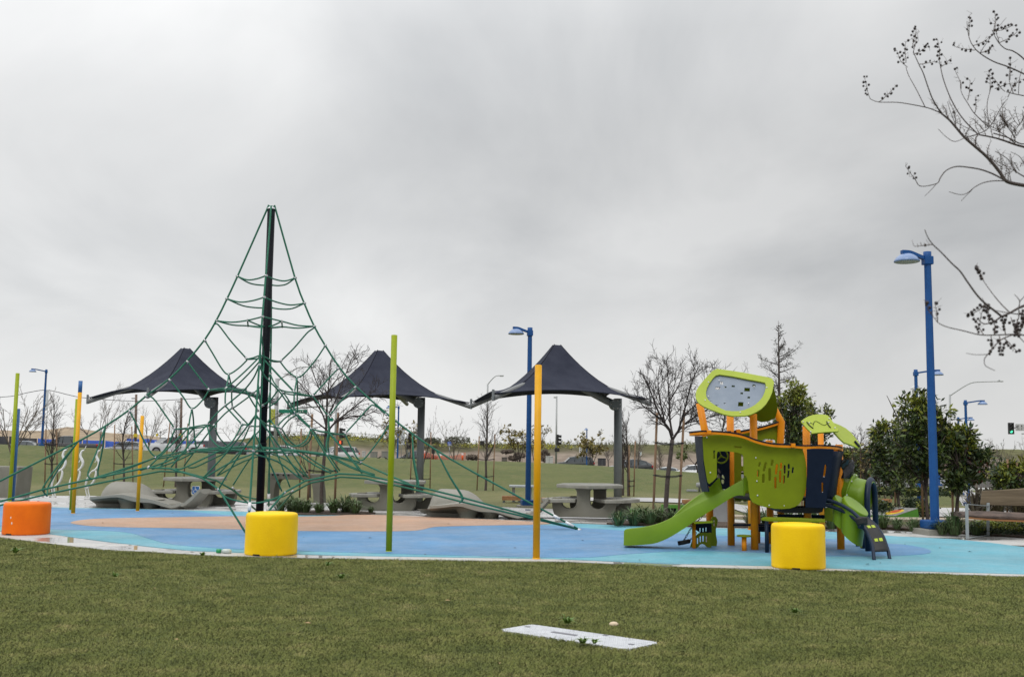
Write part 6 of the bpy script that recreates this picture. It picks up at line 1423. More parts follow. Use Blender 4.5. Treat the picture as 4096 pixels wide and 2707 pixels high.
def put_tuft(px, py, s, label, m=M_TUFT, tp=TP, name='grass_tuft', cat='plant', group='strap leaved tufts in the beds', k=[0]):
    k[0] += 1; q = GT(px, py); me = tp[k[0] % len(tp)]
    o = bpy.data.objects.new(name, me if me.materials and me.materials[0] == m else me.copy()); COL.objects.link(o)
    if not o.data.materials: o.data.materials.append(m)
    o.location = (q.x, q.y, H(q.x, q.y)+.04); o.rotation_euler = (0, 0, k[0]*2.1); o.scale = (s, s, s*.95); tag(o, label, cat, group)
for m_ in TP: m_.materials.append(M_TUFT)
B1 = 'in the bed behind the rope climber'
for i, (px, py, s, lb_) in enumerate(((1122, 2056, .9, 'small tuft, leftmost '+B1), (1165, 2052, 1.15, 'large tuft, second from the left '+B1), (1190, 2056, 1.0, 'tuft third from the left '+B1), (1222, 2057, 1.0, 'tuft left of the trunk '+B1), (1272, 2060, .75, 'low sparse tuft at the foot of the trunk '+B1), (1334, 2058, 1.05, 'tuft just right of the stake '+B1), (1382, 2056, 1.3, 'largest tuft '+B1), (1420, 2060, 1.0, 'tuft second from the right '+B1), (1484, 2058, .5, 'tiny tuft alone on the paving, rightmost '+B1))): put_tuft(px, py, s, 'green strap leaved '+lb_.replace('second from the left','second left').replace('third from the left','third left').replace('second from the right','second right').replace('at the foot of','by').replace('between the','between').replace('behind the third','behind third').replace('behind the rope','behind rope').replace('in the bed left of the slide','in the bed by the slide'))
B2 = 'in the bed left of the slide'
for px, py, s, lb_ in ((2473, 2110, 1.0, 'tuft, leftmost '+B2), (2535, 2108, 1.05, 'tuft second from the left '+B2), (2568, 2100, 1.2, 'large tuft left of the tree stake '+B2), (2598, 2106, 1.0, 'tuft at the foot of the tree stake '+B2), (2634, 2100, 1.1, 'tuft right of the tree stake '+B2), (2690, 2100, .9, 'tuft half hidden by the slide '+B2)): put_tuft(px, py, s, 'green strap leaved '+lb_.replace('second from the left','second left').replace('third from the left','third left').replace('second from the right','second right').replace('at the foot of','by').replace('between the','between').replace('behind the third','behind third').replace('behind the rope','behind rope').replace('in the bed left of the slide','in the bed by the slide'))
B3 = 'seen under the tower'
for px, py, s, lb_ in ((2760, 2106, 1.0, 'tuft under the slide, leftmost '+B3), (3010, 2112, 1.1, 'tuft between the orange posts '+B3), (3060, 2110, 1.0, 'tuft behind the table leg '+B3), (3140, 2112, 1.2, 'tuft behind the play table '+B3), (3215, 2116, 1.1, 'tuft behind the third orange post '+B3), (3260, 2118, 1.1, 'tuft second from the right '+B3), (3330, 2122, 1.2, 'tuft rightmost, behind the climbing ramp '+B3)): put_tuft(px, py, s, 'green strap leaved '+lb_.replace('second from the left','second left').replace('third from the left','third left').replace('second from the right','second right').replace('at the foot of','by').replace('between the','between').replace('behind the third','behind third').replace('behind the rope','behind rope').replace('in the bed left of the slide','in the bed by the slide'))
B4 = 'right of the tower'
for px, py, s, lb_ in ((3535, 2118, .95, 'tuft nearest the climbing ramp '+B4), (3590, 2124, .75, 'tuft second from the ramp '+B4), (3655, 2134, .85, 'tuft left of the lamp plinth '+B4), (3770, 2146, .8, 'low tuft in front of the lamp plinth '+B4), (3818, 2146, 1.35, 'big bushy tuft between lamp plinth and bench '+B4), (3902, 2146, .9, 'small tuft under the bench '+B4)): put_tuft(px, py, s, 'green strap leaved '+lb_.replace('second from the left','second left').replace('third from the left','third left').replace('second from the right','second right').replace('at the foot of','by').replace('between the','between').replace('behind the third','behind third').replace('behind the rope','behind rope').replace('in the bed left of the slide','in the bed by the slide'))
TF = [tuft(random.Random(20+s), 130, .9, .55, .035) for s in range(2)]
for m_ in TF: m_.materials.append(M_TUFTY)
for px, py, s, lb_ in ((2905, 2008, 1.1, 'feathery grass clump behind the slide, left one'), (2950, 2010, 1.25, 'feathery grass clump behind the slide, middle one'), (2985, 2012, 1.0, 'feathery grass clump behind the slide, right one')): put_tuft(px, py, s, 'pale '+lb_, M_TUFTY, TF, 'grass_clump', group='feathery grass clumps')
TX = [tuft(random.Random(30+s), 80, .95, .75, .05) for s in range(3)]
for m_ in TX: m_.materials.append(M_FLAX)
for i, (px, py) in enumerate(((3905, 2062), (3960, 2050), (4010, 2045), (4060, 2050), (4110, 2060), (3985, 2075), (4075, 2078))): put_tuft(px, py, 1.15 if i < 5 else .9, ['leftmost', 'second from the left', 'third from the left', 'fourth from the left', 'rightmost', 'low left', 'low right'][i]+' bronze flax plant behind the wooden bench', M_FLAX, TX, 'flax_plant', group='bronze flax plants behind the bench')
# shrubs
def shrub(x0, x1, y0, y1, label, seed, m1, new, n=260, leaf=.07, D=None, dd=.5, name='shrub'):
    rnd = random.Random(seed); g = GT((x0+x1)/2, y1); D = D or g.y+dd*.5; k_ = D/FP; c = at((x0+x1)/2, (y0+y1)/2, D); rx = (x1-x0)/2*k_; rz = (y1-y0)/2*k_
    b = V((c.x, D, H(c.x, D))); t = thing(name, b, label, 'shrub'); pts = []
    for i in range(n):
        v = V((rnd.uniform(-1, 1), rnd.gauss(0, .45), rnd.uniform(-1, 1))); r_ = rnd.uniform(.6, 1.05)
        p = c+V((v.x*rx, v.y*dd, v.z*rz*(1-.35*v.x*v.x)*r_)); pts.append((p, V((rnd.gauss(0, .5), rnd.gauss(-.3, .5), 1)).normalized()))
    hi = [q for q in pts if q[0].z > c.z+rz*.1 and rnd.random() < new]; hs = set(id(q) for q in hi); lo_ = [q for q in pts if id(q) not in hs]
    for l_, m_, nm in ((lo_, m1, 'foliage'), (hi, M_HEDGE if new > .3 else M_LEAFN, 'new_growth')):
        if l_: me = leaves_mesh(l_, 7, leaf, .42, rnd, .03, 0); shift(me, b); link(nm, me, m_, t)
    mb_ = MB()
    for k in range(9): e = c+V((rnd.uniform(-.8, .8)*rx, rnd.uniform(-.3, .3)*dd, rnd.uniform(-.2, .5)*rz)); mb_.tube([b+V(((e.x-b.x)*.4, 0, 0)), e], [.012, .005], 4)
    mb_.build('stems', M_BARK, t)
shrub(3880, 4110, 2088, 2146, 'low yellow green hedge under and behind the bench', 1, M_LEAF, .75, 900, .055)
shrub(4080, 4400, 2080, 2150, 'dark continuation of the hedge past the right picture edge', 2, M_LEAF, .35, 900, .06)
shrub(3500, 3562, 2008, 2066, 'dark reddish shrub left of the printed cornhole board', 3, M_LEAF, .2, 260, .09)
shrub(3622, 3680, 1996, 2062, 'dark shrub rising behind the printed cornhole board', 4, M_LEAF, .15, 260, .09)
shrub(3680, 3725, 2020, 2070, 'dark green shrub beside the nearest lamp post trunk', 5, M_LEAF, .3, 220, .08)
shrub(3900, 3990, 2020, 2062, 'small green shrub behind the bench frame', 9, M_LEAFM, .3, 240, .07)
shrub(3520, 3820, 1952, 1985, 'long low ground cover hedge in front of the far steel tables', 6, M_LEAF, .3, 600, .14, D=44, dd=.8)
shrub(3345, 3560, 1958, 1975, 'low planting strip behind the tube slide', 8, M_LEAF, .3, 260, .14, D=45, dd=.6)

# crepe myrtle reaching in from the right, bare with seed heads
mt = thing('crepe_myrtle', V((4.35, 5.4, 0)), 'bare crepe myrtle with dark round seed heads reaching in at the upper right', 'tree')
def c1(x, y): return (3400+x/1.743, y/1.743)
def c2(x, y): return (3500+x/2.413, 850+y/2.413)
rnd = random.Random(12); BR = MB(); TW = MB(); BE = MB(); BL = []
def br(l_, f, r0, r1, D, dD=0):
    P = spline([at(*f(x, y), D+dD*i/max(1, len(l_)-1)) for i, (x, y) in enumerate(l_)], 4); BR.tube(P, [lerp(r0, r1, i/(len(P)-1)) for i in range(len(P))], 6); return P
def seedhead(p, d, s, nb):
    """short zig-zag twigs carrying round capsules"""
    d = d.normalized(); P = [p]; dd = d
    for k in range(5): dd = (dd+V((rnd.gauss(0, .12), rnd.gauss(0, .12), rnd.gauss(.05, .1)))).normalized(); P.append(P[-1]+dd*s/5)
    TW.tube(P, [.0022, .0020, .0018, .0016, .0014, .0012], 4)
    for k in range(1, 6):
        for q in range(2):
            a, b_ = frame(dd); ph = rnd.random()*2*PI; sd2 = (dd*.5+(a*math.cos(ph)+b_*math.sin(ph))).normalized(); e = P[k]+sd2*s*.16*rnd.uniform(.5, 1.3); TW.tube([P[k], e], [.0012, .0009], 3)
            if rnd.random() < nb: BL.append((e, .0066*rnd.uniform(.8, 1.15)))
            if rnd.random() < .5: e2 = e+V((rnd.gauss(0, .012), rnd.gauss(0, .012), rnd.gauss(.01, .01))); TW.tube([e, e2], .0008, 3)
D5 = 5.6
m1 = br([(1230, 1296), (1130, 1278), (1080, 1255), (1040, 1195), (960, 1100), (875, 1025), (800, 960), (735, 885), (690, 835), (637, 792)], c1, .0105, .0048, D5)
br([(637, 792), (590, 770), (530, 750), (430, 730), (330, 715), (215, 714), (170, 705), (140, 690)], c1, .0032, .0018, D5, .1); br([(637, 792), (580, 700), (548, 620), (510, 510), (480, 450), (440, 360)], c1, .004, .002, D5, -.1); br([(525, 750), (460, 620), (410, 530), (390, 470)], c1, .0024, .0016, D5, .1)
br([(875, 1025), (878, 960), (888, 935), (805, 850), (740, 760), (690, 660), (650, 550), (630, 460), (620, 400)], c1, .004, .002, D5, .15)
m2 = br([(1230, 1030), (1150, 1008), (1070, 980), (1000, 960), (900, 940)], c1, .0065, .004, D5+.2); br([(888, 935), (970, 890), (1060, 740), (1100, 690)], c1, .003, .0016, D5+.2); br([(970, 890), (870, 795), (820, 720), (775, 640), (770, 560)], c1, .003, .0014, D5+.2, .1); br([(970, 870), (955, 740), (975, 640), (1000, 560)], c1, .0024, .0014, D5+.2, .1)
br([(1000, 930), (1100, 960), (1180, 1000), (1230, 1005)], c1, .0035, .0035, D5+.3); br([(1150, 960), (1080, 850), (1050, 770)], c1, .003, .0014, D5+.3); br([(1160, 950), (1150, 890), (1190, 860)], c1, .0026, .0012, D5+.3); br([(1150, 1000), (1060, 930), (980, 900)], c1, .0028, .0018, D5+.3)
br([(1075, 1255), (1000, 1215), (920, 1185), (830, 1168), (740, 1162), (670, 1190), (630, 1240), (605, 1280), (500, 1300), (465, 1275)], c1, .0045, .0018, D5-.2, -.1); br([(605, 1280), (560, 1330), (520, 1368)], c1, .0018, .001, D5-.3); br([(1080, 1262), (1000, 1262), (930, 1275), (870, 1305), (820, 1345), (770, 1358), (690, 1338)], c1, .003, .0014, D5-.5); br([(850, 1325), (800, 1375), (775, 1402)], c1, .0016, .001, D5-.5)
br([(1230, 525), (1110, 470), (1000, 430), (905, 372), (850, 310), (825, 240), (815, 150)], c1, .0042, .0016, D5, .1); br([(1230, 430), (1180, 385), (1130, 355), (1080, 340), (1030, 290), (990, 210)], c1, .004, .0018, D5); br([(905, 372), (960, 290), (1010, 220), (1090, 125)], c1, .0022, .001, D5); br([(1230, 672), (1140, 655), (1090, 640)], c1, .003, .002, D5+.1); br([(1140, 655), (1110, 560), (1115, 470)], c1, .002, .0012, D5+.1); br([(1175, 655), (1180, 560), (1200, 480)], c1, .002, .0014, D5+.1)
br([(1230, 1240), (1150, 1190), (1100, 1110), (1010, 1055)], c1, .0034, .0014, D5-.4); br([(1120, 1180), (1140, 1190), (1060, 1225)], c1, .002, .0016, D5-.4); br([(1230, 1190), (1190, 1100), (1120, 1060)], c1, .0024, .0012, D5-.4); br([(800, 962), (730, 988), (670, 955), (615, 900)], c1, .002, .0012, D5-.4); br([(740, 880), (700, 780), (680, 710)], c1, .002, .0012, D5); br([(805, 960), (890, 938)], c1, .003, .003, D5+.1); br([(900, 935), (830, 900), (730, 850)], c1, .002, .0014, D5+.3)
for x, y, dx, dy, n_ in ((140, 690, -.3, .9, .95), (200, 712, .9, .4, .9), (440, 370, 0, 1, .75), (400, 470, -.9, .4, .8), (440, 380, .9, .45, .85), (480, 450, 1, .2, .6), (435, 330, .25, 1, .35), (390, 440, -.2, .8, .8), (620, 420, .2, 1, .9), (630, 470, .8, .5, .5), (470, 1280, -.2, 1, .6), (820, 700, .2, 1, .6), (775, 620, -.1, 1, .3), (975, 640, .2, 1, .7), (1010, 620, .9, .3, .8), (1000, 220, .9, .2, .9), (1000, 220, .2, 1, .6), (1040, 300, 1, .4, .9), (860, 320, .9, .4, .9), (830, 250, -.1, 1, .6), (880, 350, -.8, .1, .6), (1115, 560, 0, 1, .8), (1080, 640, -.5, .6, .9), (1100, 680, .4, .9, .7), (870, 790, .3, .9, .3), (740, 850, -.5, .8, .1), (1060, 840, .2, .9, .2), (1190, 860, .2, .9, .2), (905, 372, .9, .5, .7), (1040, 300, -.4, .9, .5)):
    p = at(*c1(x, y), D5); seedhead(p, V((dx, rnd.uniform(-.4, .4), dy)), .115, n_)
for P in (m1, m2):
    for i in range(4, len(P), 2): seedhead(P[i], V((rnd.uniform(-.7, .5), rnd.uniform(-.5, .5), 1)), .09, .0)
for x, y in ((1160, 950), (1100, 900), (1050, 920), (1020, 905), (960, 885), (1180, 880), (1080, 1180), (1180, 1180)):
    for k in range(4): seedhead(at(*c1(x+rnd.uniform(-30, 30), y+rnd.uniform(-30, 30)), D5+.3), V((rnd.uniform(-.8, .6), rnd.uniform(-.5, .5), rnd.uniform(.3, 1))), .10, .0)
# lower nearer bough
D4 = 4.3
m3 = br([(1450, 895), (1380, 925), (1300, 970), (1220, 1005), (1150, 1050), (1060, 1075), (1000, 1040)], c2, .0062, .0018, D4); br([(1220, 1000), (1150, 945), (1060, 875), (980, 790), (900, 680), (820, 565), (740, 490), (640, 385), (560, 310), (510, 240), (480, 165)], c2, .0048, .0016, D4, -.15); br([(1300, 965), (1220, 885), (1140, 790), (1050, 665)], c2, .0026, .0014, D4, .1)
br([(1450, 1185), (1350, 1175), (1210, 1180), (1020, 1180), (850, 1140), (700, 1105), (620, 1070), (585, 1035), (560, 1000)], c2, .0034, .0013, D4, .1); br([(1400, 1160), (1300, 1190), (1200, 1240), (1090, 1365), (1055, 1420), (1070, 1480), (1160, 1525)], c2, .003, .0012, D4, -.1); br([(1085, 1368), (980, 1372), (880, 1358)], c2, .0016, .001, D4-.1); br([(1390, 940), (1385, 1020), (1340, 1130)], c2, .003, .0014, D4); br([(1385, 930), (1395, 850), (1345, 790)], c2, .0024, .0012, D4); br([(1395, 860), (1450, 800)], c2, .002, .0014, D4); br([(1450, 985), (1330, 975), (1160, 945)], c2, .0028, .0016, D4+.05); br([(1380, 1190), (1450, 1260)], c2, .002, .0016, D4)
for x, y, dx, dy, n_ in ((1050, 665, -.2, 1, .9), (1060, 880, -.5, -.8, .9), (1100, 1070, .1, .9, .8), (1010, 1050, .3, .9, .7), (1310, 1010, .1, -1, .9), (1370, 1030, 0, -1, .9), (1150, 1180, .3, .7, .9), (1200, 1190, .1, -.8, .9), (1260, 1180, -.4, .8, .9), (1050, 1180, -.2, .5, .9), (1340, 1150, .7, .5, .9), (1240, 1210, .5, -.8, .8), (1120, 1190, .2, -.9, .8), (560, 310, -.9, 0, .2), (600, 1060, .2, 1, .25), (1410, 1130, .3, .5, .9), (560, 1000, -.5, .7, .3)):
    seedhead(at(*c2(x, y), D4+rnd.uniform(-.1, .1)), V((dx, rnd.uniform(-.4, .4), dy)), .075, n_)
TR = V((4.35, 5.4, 0)); fk = V((4.15, 5.45, 1.9))
mb = MB(); mb.tube([TR, TR+V((-.05, 0, .8)), fk], [.07, .06, .05], 12); mb.build('trunk', M_BARKG, mt)
for P, r_ in ((m1, .0105), (m2, .0065), (m3, .0062)): BR.tube(spline([fk, lerp(fk, P[0], .5)+V((0, 0, .12)), P[0]], 4), [lerp(.03, r_, i/8) for i in range(9)], 7)
for e in (at(4104, 301, D5), at(4104, 247, D5), at(4104, 386, D5), at(4104, 711, D5), at(4104, 683, D5), at(4104, 577, D5+.3), at(4104, 1341, D4), at(4104, 1372, D4)): BR.tube(spline([lerp(fk, m1[0], .4), lerp(fk, e, .7)+V((.1, 0, .1)), e], 4), [lerp(.014, .004, i/8) for i in range(9)], 5)
M_MYR = mat('myrtle_bark', (.060, .045, .042), .8); BR.build('branches', M_MYR, mt); TW.build('twigs', mat('myrtle_twig', (.10, .075, .065), .8), mt); M_CAP = mat('seed_capsule', (.022, .013, .014), .6)
BL.sort(key=lambda q: -q[1]/max(1, q[0].y)); cap = None
for i, (p, r_) in enumerate(BL):
    if i < 100:
        if cap is None: m_ = MB(); m_.ball((0, 0, 0), 1, (1, 1, 1.05), 8); cap = m_.mesh('seed_capsule'); cap.materials.append(M_CAP)
        o = bpy.data.objects.new('seed_capsule', cap); COL.objects.link(o); o.parent = mt; o.location = p-V(mt.location); o.scale = (r_, r_, r_)
    else: BE.ball(p, r_, (1, 1, 1.05), 8)
if BE.v: BE.build('seed_capsules', M_CAP, mt, kind='stuff')

# ------------------------------------------------------------ turf in front: individual blades, denser near the camera
def turf():
    r = np.random.default_rng(3); N_ = 1000000
    # sample on the picture footprint: uniform in x/y of the ground with density falling with distance
    y = 5.6+(17.2-5.6)*r.random(N_)**1.15; hw = y*.52+1.3; x = (r.random(N_)*2-1)*hw
    # keep only points on the lawn side of the paving edge
    ed = np.array([[G(px, py)[0], G(px, py)[1]] for px, py in near]); keep = y < np.interp(x, ed[:, 0], ed[:, 1])+.02+r.normal(0, .035, N_)
    cov = np.array([[p.x, p.y] for p in c4]); ins = np.ones(N_, bool); ctr = cov.mean(0)
    for i in range(4):
        a = cov[i]; b_ = cov[(i+1) % 4]; e = b_-a; nrm_ = np.array([-e[1], e[0]]); s_ = np.sign(nrm_ @ (ctr-a)); ins &= ((x-a[0])*nrm_[0]+(y-a[1])*nrm_[1])*s_ > (.004+.03*r.random(N_)**3)*np.hypot(*e)
    keep &= ~ins; x = x[keep]; y = y[keep]; n = len(x)
    # patchiness
    def vn(sc, seed):
        rr_ = np.random.default_rng(seed); g = rr_.random((80, 80)); u = (x*sc+200) % 79; v = (y*sc+200) % 79; i = u.astype(int); j = v.astype(int); fu = u-i; fv = v-j
        return (g[i, j]*(1-fu)*(1-fv)+g[i+1, j]*fu*(1-fv)+g[i, j+1]*(1-fu)*fv+g[i+1, j+1]*fu*fv)
    pt_ = vn(2.2, 1)*.5+vn(6.5, 2)*.3+vn(.7, 3)*.2; h = .008+.030*pt_**2.2+r.random(n)*.009; tall = (r.random(n) < .002); h[tall] *= 1.9
    a = r.random(n)*2*np.pi; ln = h*(.3+r.random(n)*.9); w_ = .0009+.0011*r.random(n)+.00011*y
    z0 = np.zeros(n); dx = np.cos(a)*ln; dy = np.sin(a)*ln; sx = -np.sin(a)*w_; sy = np.cos(a)*w_
    vs = np.stack([np.stack([x-sx, y-sy, z0], 1), np.stack([x+sx, y+sy, z0], 1), np.stack([x+dx*.4+sx*.8, y+dy*.4+sy*.8, h*.7], 1), np.stack([x+dx, y+dy, h], 1)], 1).reshape(-1, 3)
    me = bpy.data.meshes.new('grass'); me.vertices.add(n*4); me.vertices.foreach_set('co', vs.ravel()); me.loops.add(n*4); me.loops.foreach_set('vertex_index', np.arange(n*4, dtype=np.int32)); me.polygons.add(n); me.polygons.foreach_set('loop_start', np.arange(0, n*4, 4, dtype=np.int32)); me.polygons.foreach_set('loop_total', np.full(n, 4, dtype=np.int32)); me.update(); me.validate()
    return me
def blade_mat():
    m = bpy.data.materials.new('grass_blades'); m.use_nodes = True; t = m.node_tree; n = t.nodes; l = t.links; b = n['Principled BSDF']; b.inputs['Roughness'].default_value = .6; b.inputs['Specular IOR Level'].default_value = .3
    g = n.new('ShaderNodeTexCoord'); z = n.new('ShaderNodeTexNoise'); z.inputs['Scale'].default_value = 2.4; z.inputs['Detail'].default_value = 6; z.inputs['Roughness'].default_value = .7; l.new(g.outputs['Object'], z.inputs['Vector'])
    ge = n.new('ShaderNodeNewGeometry'); ad = n.new('ShaderNodeMath'); ad.operation = 'MULTIPLY_ADD'; l.new(ge.outputs['Random Per Island'], ad.inputs[0]); ad.inputs[1].default_value = .12; l.new(z.outputs[0], ad.inputs[2])
    r = n.new('ShaderNodeValToRGB'); mr = n.new('ShaderNodeMapRange'); mr.inputs[1].default_value = .36; mr.inputs[2].default_value = .82; l.new(ad.outputs[0], mr.inputs[0]); l.new(mr.outputs[0], r.inputs[0])
    e = r.color_ramp.elements; e[0].position = 0; e[0].color = (.074, .093, .017, 1); e[1].position = 1; e[1].color = (.37, .30, .135, 1)
    q = e.new(.35); q.color = (.130, .150, .029, 1); q = e.new(.66); q.color = (.185, .192, .050, 1); q = e.new(.85); q.color = (.255, .232, .080, 1)
    v1 = n.new('ShaderNodeVectorMath'); v1.operation = 'SCALE'; v1.inputs['Scale'].default_value = .45; l.new(ge.outputs['Normal'], v1.inputs[0])     # thin blades scatter light much like a level surface
    v2 = n.new('ShaderNodeVectorMath'); v2.operation = 'ADD'; l.new(v1.outputs[0], v2.inputs[0]); v2.inputs[1].default_value = (0, 0, .6); v3 = n.new('ShaderNodeVectorMath'); v3.operation = 'NORMALIZE'; l.new(v2.outputs[0], v3.inputs[0]); l.new(v3.outputs[0], b.inputs['Normal'])
    l.new(r.outputs[0], b.inputs['Base Color']); return m
link('grass', turf(), blade_mat(), label='short damp mown lawn grass across the foreground', cat='grass', kind='stuff')
# weeds: broad-leaved clumps
TWD = [tuft(random.Random(50+s), 16, .07, .09, .018) for s in range(3)]
M_WEED = leafm('weed_leaf', (.09, .15, .025), .3)
for m_ in TWD: m_.materials.append(M_WEED)
for px, py, s, lb_ in ((2330, 2592, 1.1, 'weed rosette growing over the front edge of the utility cover'), (2378, 2598, .8, 'small weed at the front edge of the utility cover, right one'), (2270, 2512, 1.4, 'bright weed patch behind the utility cover'), (1365, 2330, 1.3, 'dark weed lump in the lawn behind the left part of the cover'), (60, 2223, 1.6, 'weed patch in the lawn below the orange drum seat'), (460, 2320, 1.0, 'small weed in the lawn at the lower left'), (810, 2235, 1.2, 'taller grass weed at the paving edge left of the yellow drum seat'), (1310, 2275, 1.1, 'weed in the lawn right of the yellow drum seat'), (3180, 2470, 1.1, 'small weed in the lawn at the lower right')):
    put_tuft(px, py, s, lb_, M_WEED, TWD, 'weed', group='weeds in the lawn')

# fallen leaves on the rubber and in the grass
rnd = random.Random(21)
def dead_leaf(p, s, m_, label, group):
    mb_ = MB(); a = rnd.random()*6; u = V((math.cos(a), math.sin(a), 0)); v = V((-u.y, u.x, 0)); mb_.add([u*-s, v*s*.45+V((0, 0, s*.25)), u*s, v*-s*.45+V((0, 0, s*.1))], [(0, 1, 2), (0, 2, 3)]); o = mb_.build('fallen_leaf', m_); o.location = p; tag(o, label, 'leaf', group); return o
M_DL = mat('dead_leaf', (.045, .028, .018), .8); M_DLB = mat('tan_leaf', (.36, .24, .12), .8)
for px, py in ((1030, 2135), (520, 2180), (640, 2195), (770, 2208), (925, 2062), (1215, 2148), (1480, 2150), (1795, 2094), (2060, 2190), (2560, 2238), (3470, 2255), (3620, 2175), (3760, 2190), (3880, 2205), (3520, 2250), (1700, 2216), (2330, 2160), (412, 2090), (690, 2050)): q = G(px, py, .035); dead_leaf(q, rnd.uniform(.025, .045), M_DL, 'small dark dead leaf lying on the rubber surface', 'dead leaves on the rubber surface')
for px, py in ((1365, 2292), (705, 2555), (1230, 2490), (3330, 2380), (3010, 2530), (3760, 2662), (2480, 2510), (2900, 2330), (350, 2480), (1790, 2400), (2000, 2650), (3900, 2420), (3590, 2370), (620, 2350)): q = G(px, py, .028); dead_leaf(q, rnd.uniform(.02, .035), rnd.choice((M_DL, M_DLB, M_DLB)), 'small dead leaf lying in the foreground grass', 'dead leaves in the foreground grass')
# ------------------------------------------------------------ vehicles on the road
M_GLASS = mat('car_glass', (.050, .062, .068), .06, spec=.9); M_TYRE = mat('tyre', (.015, .015, .015), .8); M_RIM = mat('rim', (.30, .30, .31), .3, metal=.7)
M_CLAMP = mat('clear_lamp', (.55, .56, .55), .15); M_TLAMP = mat('tail_lamp', (.35, .012, .012), .2); M_TRIM = mat('dark_trim', (.02, .02, .021), .5)
def car(kind, px, roof_y, D, col, label, head=0.0, name=None, rough=.22):
    """front of the car points to -x at heading 0"""
    Ls = {'sedan': 4.8, 'suv': 4.8, 'pickup': 5.9, 'crossover': 4.7, 'hatch': 4.3, 'van': 5.0}[kind]; Hs = {'sedan': 1.45, 'suv': 1.75, 'pickup': 1.9, 'crossover': 1.62, 'hatch': 1.5, 'van': 1.85}[kind]; W = 1.85 if kind != 'pickup' else 2.0
    paint = mat('car_paint_'+label.split()[0]+str(px), col, rough, spec=.5, coat=.6)
    top = at(px, roof_y, D); base = V((top.x, D, top.z-Hs))
    t = thing(name or {'suv': 'sport_utility_car', 'van': 'van'}.get(kind, kind+('' if kind == 'pickup' else '_car')), base, label, 'car' if kind != 'pickup' else 'pickup truck', 'cars on the road beyond the lawn', head)
    h = {'sedan': [(-.5, .28, .60), (-.49, .25, .66), (-.42, .2, .72), (-.25, .18, .90), (-.1, .18, .93), (.2, .18, .96), (.38, .2, .98), (.47, .25, .95), (.5, .3, .85)],
         'suv': [(-.5, .35, .80), (-.49, .3, .88), (-.42, .25, .96), (-.26, .22, 1.06), (0, .22, 1.08), (.3, .22, 1.10), (.46, .28, 1.10), (.5, .35, 1.0)],
         'crossover': [(-.5, .33, .72), (-.49, .28, .80), (-.40, .25, .90), (-.25, .22, .98), (0, .22, 1.02), (.3, .22, 1.06), (.46, .28, 1.08), (.5, .35, .95)],
         'hatch': [(-.5, .3, .62), (-.48, .25, .70), (-.38, .2, .84), (-.25, .18, .92), (0, .18, .95), (.3, .2, .98), (.48, .25, .98), (.5, .3, .85)],
         'van': [(-.5, .33, .80), (-.48, .3, .90), (-.4, .25, 1.0), (0, .22, 1.05), (.46, .25, 1.10), (.5, .33, 1.0)],
         'pickup': [(-.5, .42, 1.05), (-.495, .35, 1.13), (-.4, .3, 1.18), (-.25, .28, 1.20), (.1, .28, 1.18), (.11, .28, 1.14), (.48, .3, 1.14), (.5, .35, 1.1)]}[kind]
    mb_ = MB(); rows = []
    for u, z0, z1 in h:
        x = u*Ls; e = 1-.10*abs(u*2)**6; w_ = W/2*e
        rows.append([V((x, -w_*.92, z0)), V((x, -w_, z0+.12)), V((x, -w_, z0+(z1-z0)*.7)), V((x, -w_*.93, z1)), V((x, w_*.93, z1)), V((x, w_, z0+(z1-z0)*.7)), V((x, w_, z0+.12)), V((x, w_*.92, z0))])
    mb_.grid(rows, False, True); mb_.f.append(tuple(range(8))); mb_.sm.append(False); k0 = len(mb_.v)-8; mb_.f.append(tuple(reversed(range(k0, k0+8)))); mb_.sm.append(False)
    body = link('body', mb_.mesh('body'), paint, t, bev=.03)
    g = {'sedan': [(-.27, .88, .90), (-.12, 1.36, .80), (.02, 1.43, .78), (.15, 1.42, .78), (.27, 1.30, .80), (.40, .97, .88)],
         'suv': [(-.27, 1.05, .92), (-.15, 1.58, .84), (0, 1.69, .82), (.25, 1.69, .82), (.42, 1.60, .82), (.485, 1.10, .9)],
         'crossover': [(-.28, .97, .92), (-.10, 1.50, .82), (.03, 1.58, .80), (.2, 1.55, .80), (.36, 1.38, .80), (.475, 1.08, .9)],
         'hatch': [(-.27, .90, .9), (-.12, 1.36, .82), (.05, 1.46, .8), (.25, 1.42, .8), (.40, 1.25, .82), (.48, .98, .9)],
         'van': [(-.38, .98, .93), (-.18, 1.66, .86), (0, 1.80, .84), (.35, 1.80, .84), (.45, 1.70, .86), (.49, 1.1, .92)],
         'pickup': [(-.26, 1.18, .92), (-.15, 1.70, .84), (-.05, 1.84, .82), (.05, 1.84, .82), (.10, 1.75, .82), (.115, 1.16, .9)]}[kind]
    rows = []
    for u, z1, wf in g: x = u*Ls; zb = interp(u, [(a, c) for a, b_, c in h])-.04; w0 = W/2*.93; rows.append([V((x, -w0, zb)), V((x, -W/2*wf, max(z1, zb+.02))), V((x, W/2*wf, max(z1, zb+.02))), V((x, w0, zb))])
    mb_ = MB(); mb_.grid(rows, False); link('windows', mb_.mesh('windows'), M_GLASS, t)
    mb_ = MB(); R1 = []; 
    for u, z1, wf in g[1:-1]: x = u*Ls; R1.append([V((x, -W/2*wf*1.0-.01, z1-.03)), V((x, -W/2*wf*.85, z1+.025)), V((x, W/2*wf*.85, z1+.025)), V((x, W/2*wf+.01, z1-.03))])
    mb_.grid(R1, True); rf = link('roof', mb_.mesh('roof'), paint, t); rf.modifiers.new('s', 'SOLIDIFY').thickness = .03
    pil = {'sedan': (-.27, .0, .17, .36), 'suv': (-.26, -.02, .18, .40), 'crossover': (-.27, -.01, .17, .38), 'hatch': (-.26, .0, .2, .40), 'van': (-.3, -.05, .15, .4), 'pickup': (-.25, -.06, .10)}[kind]
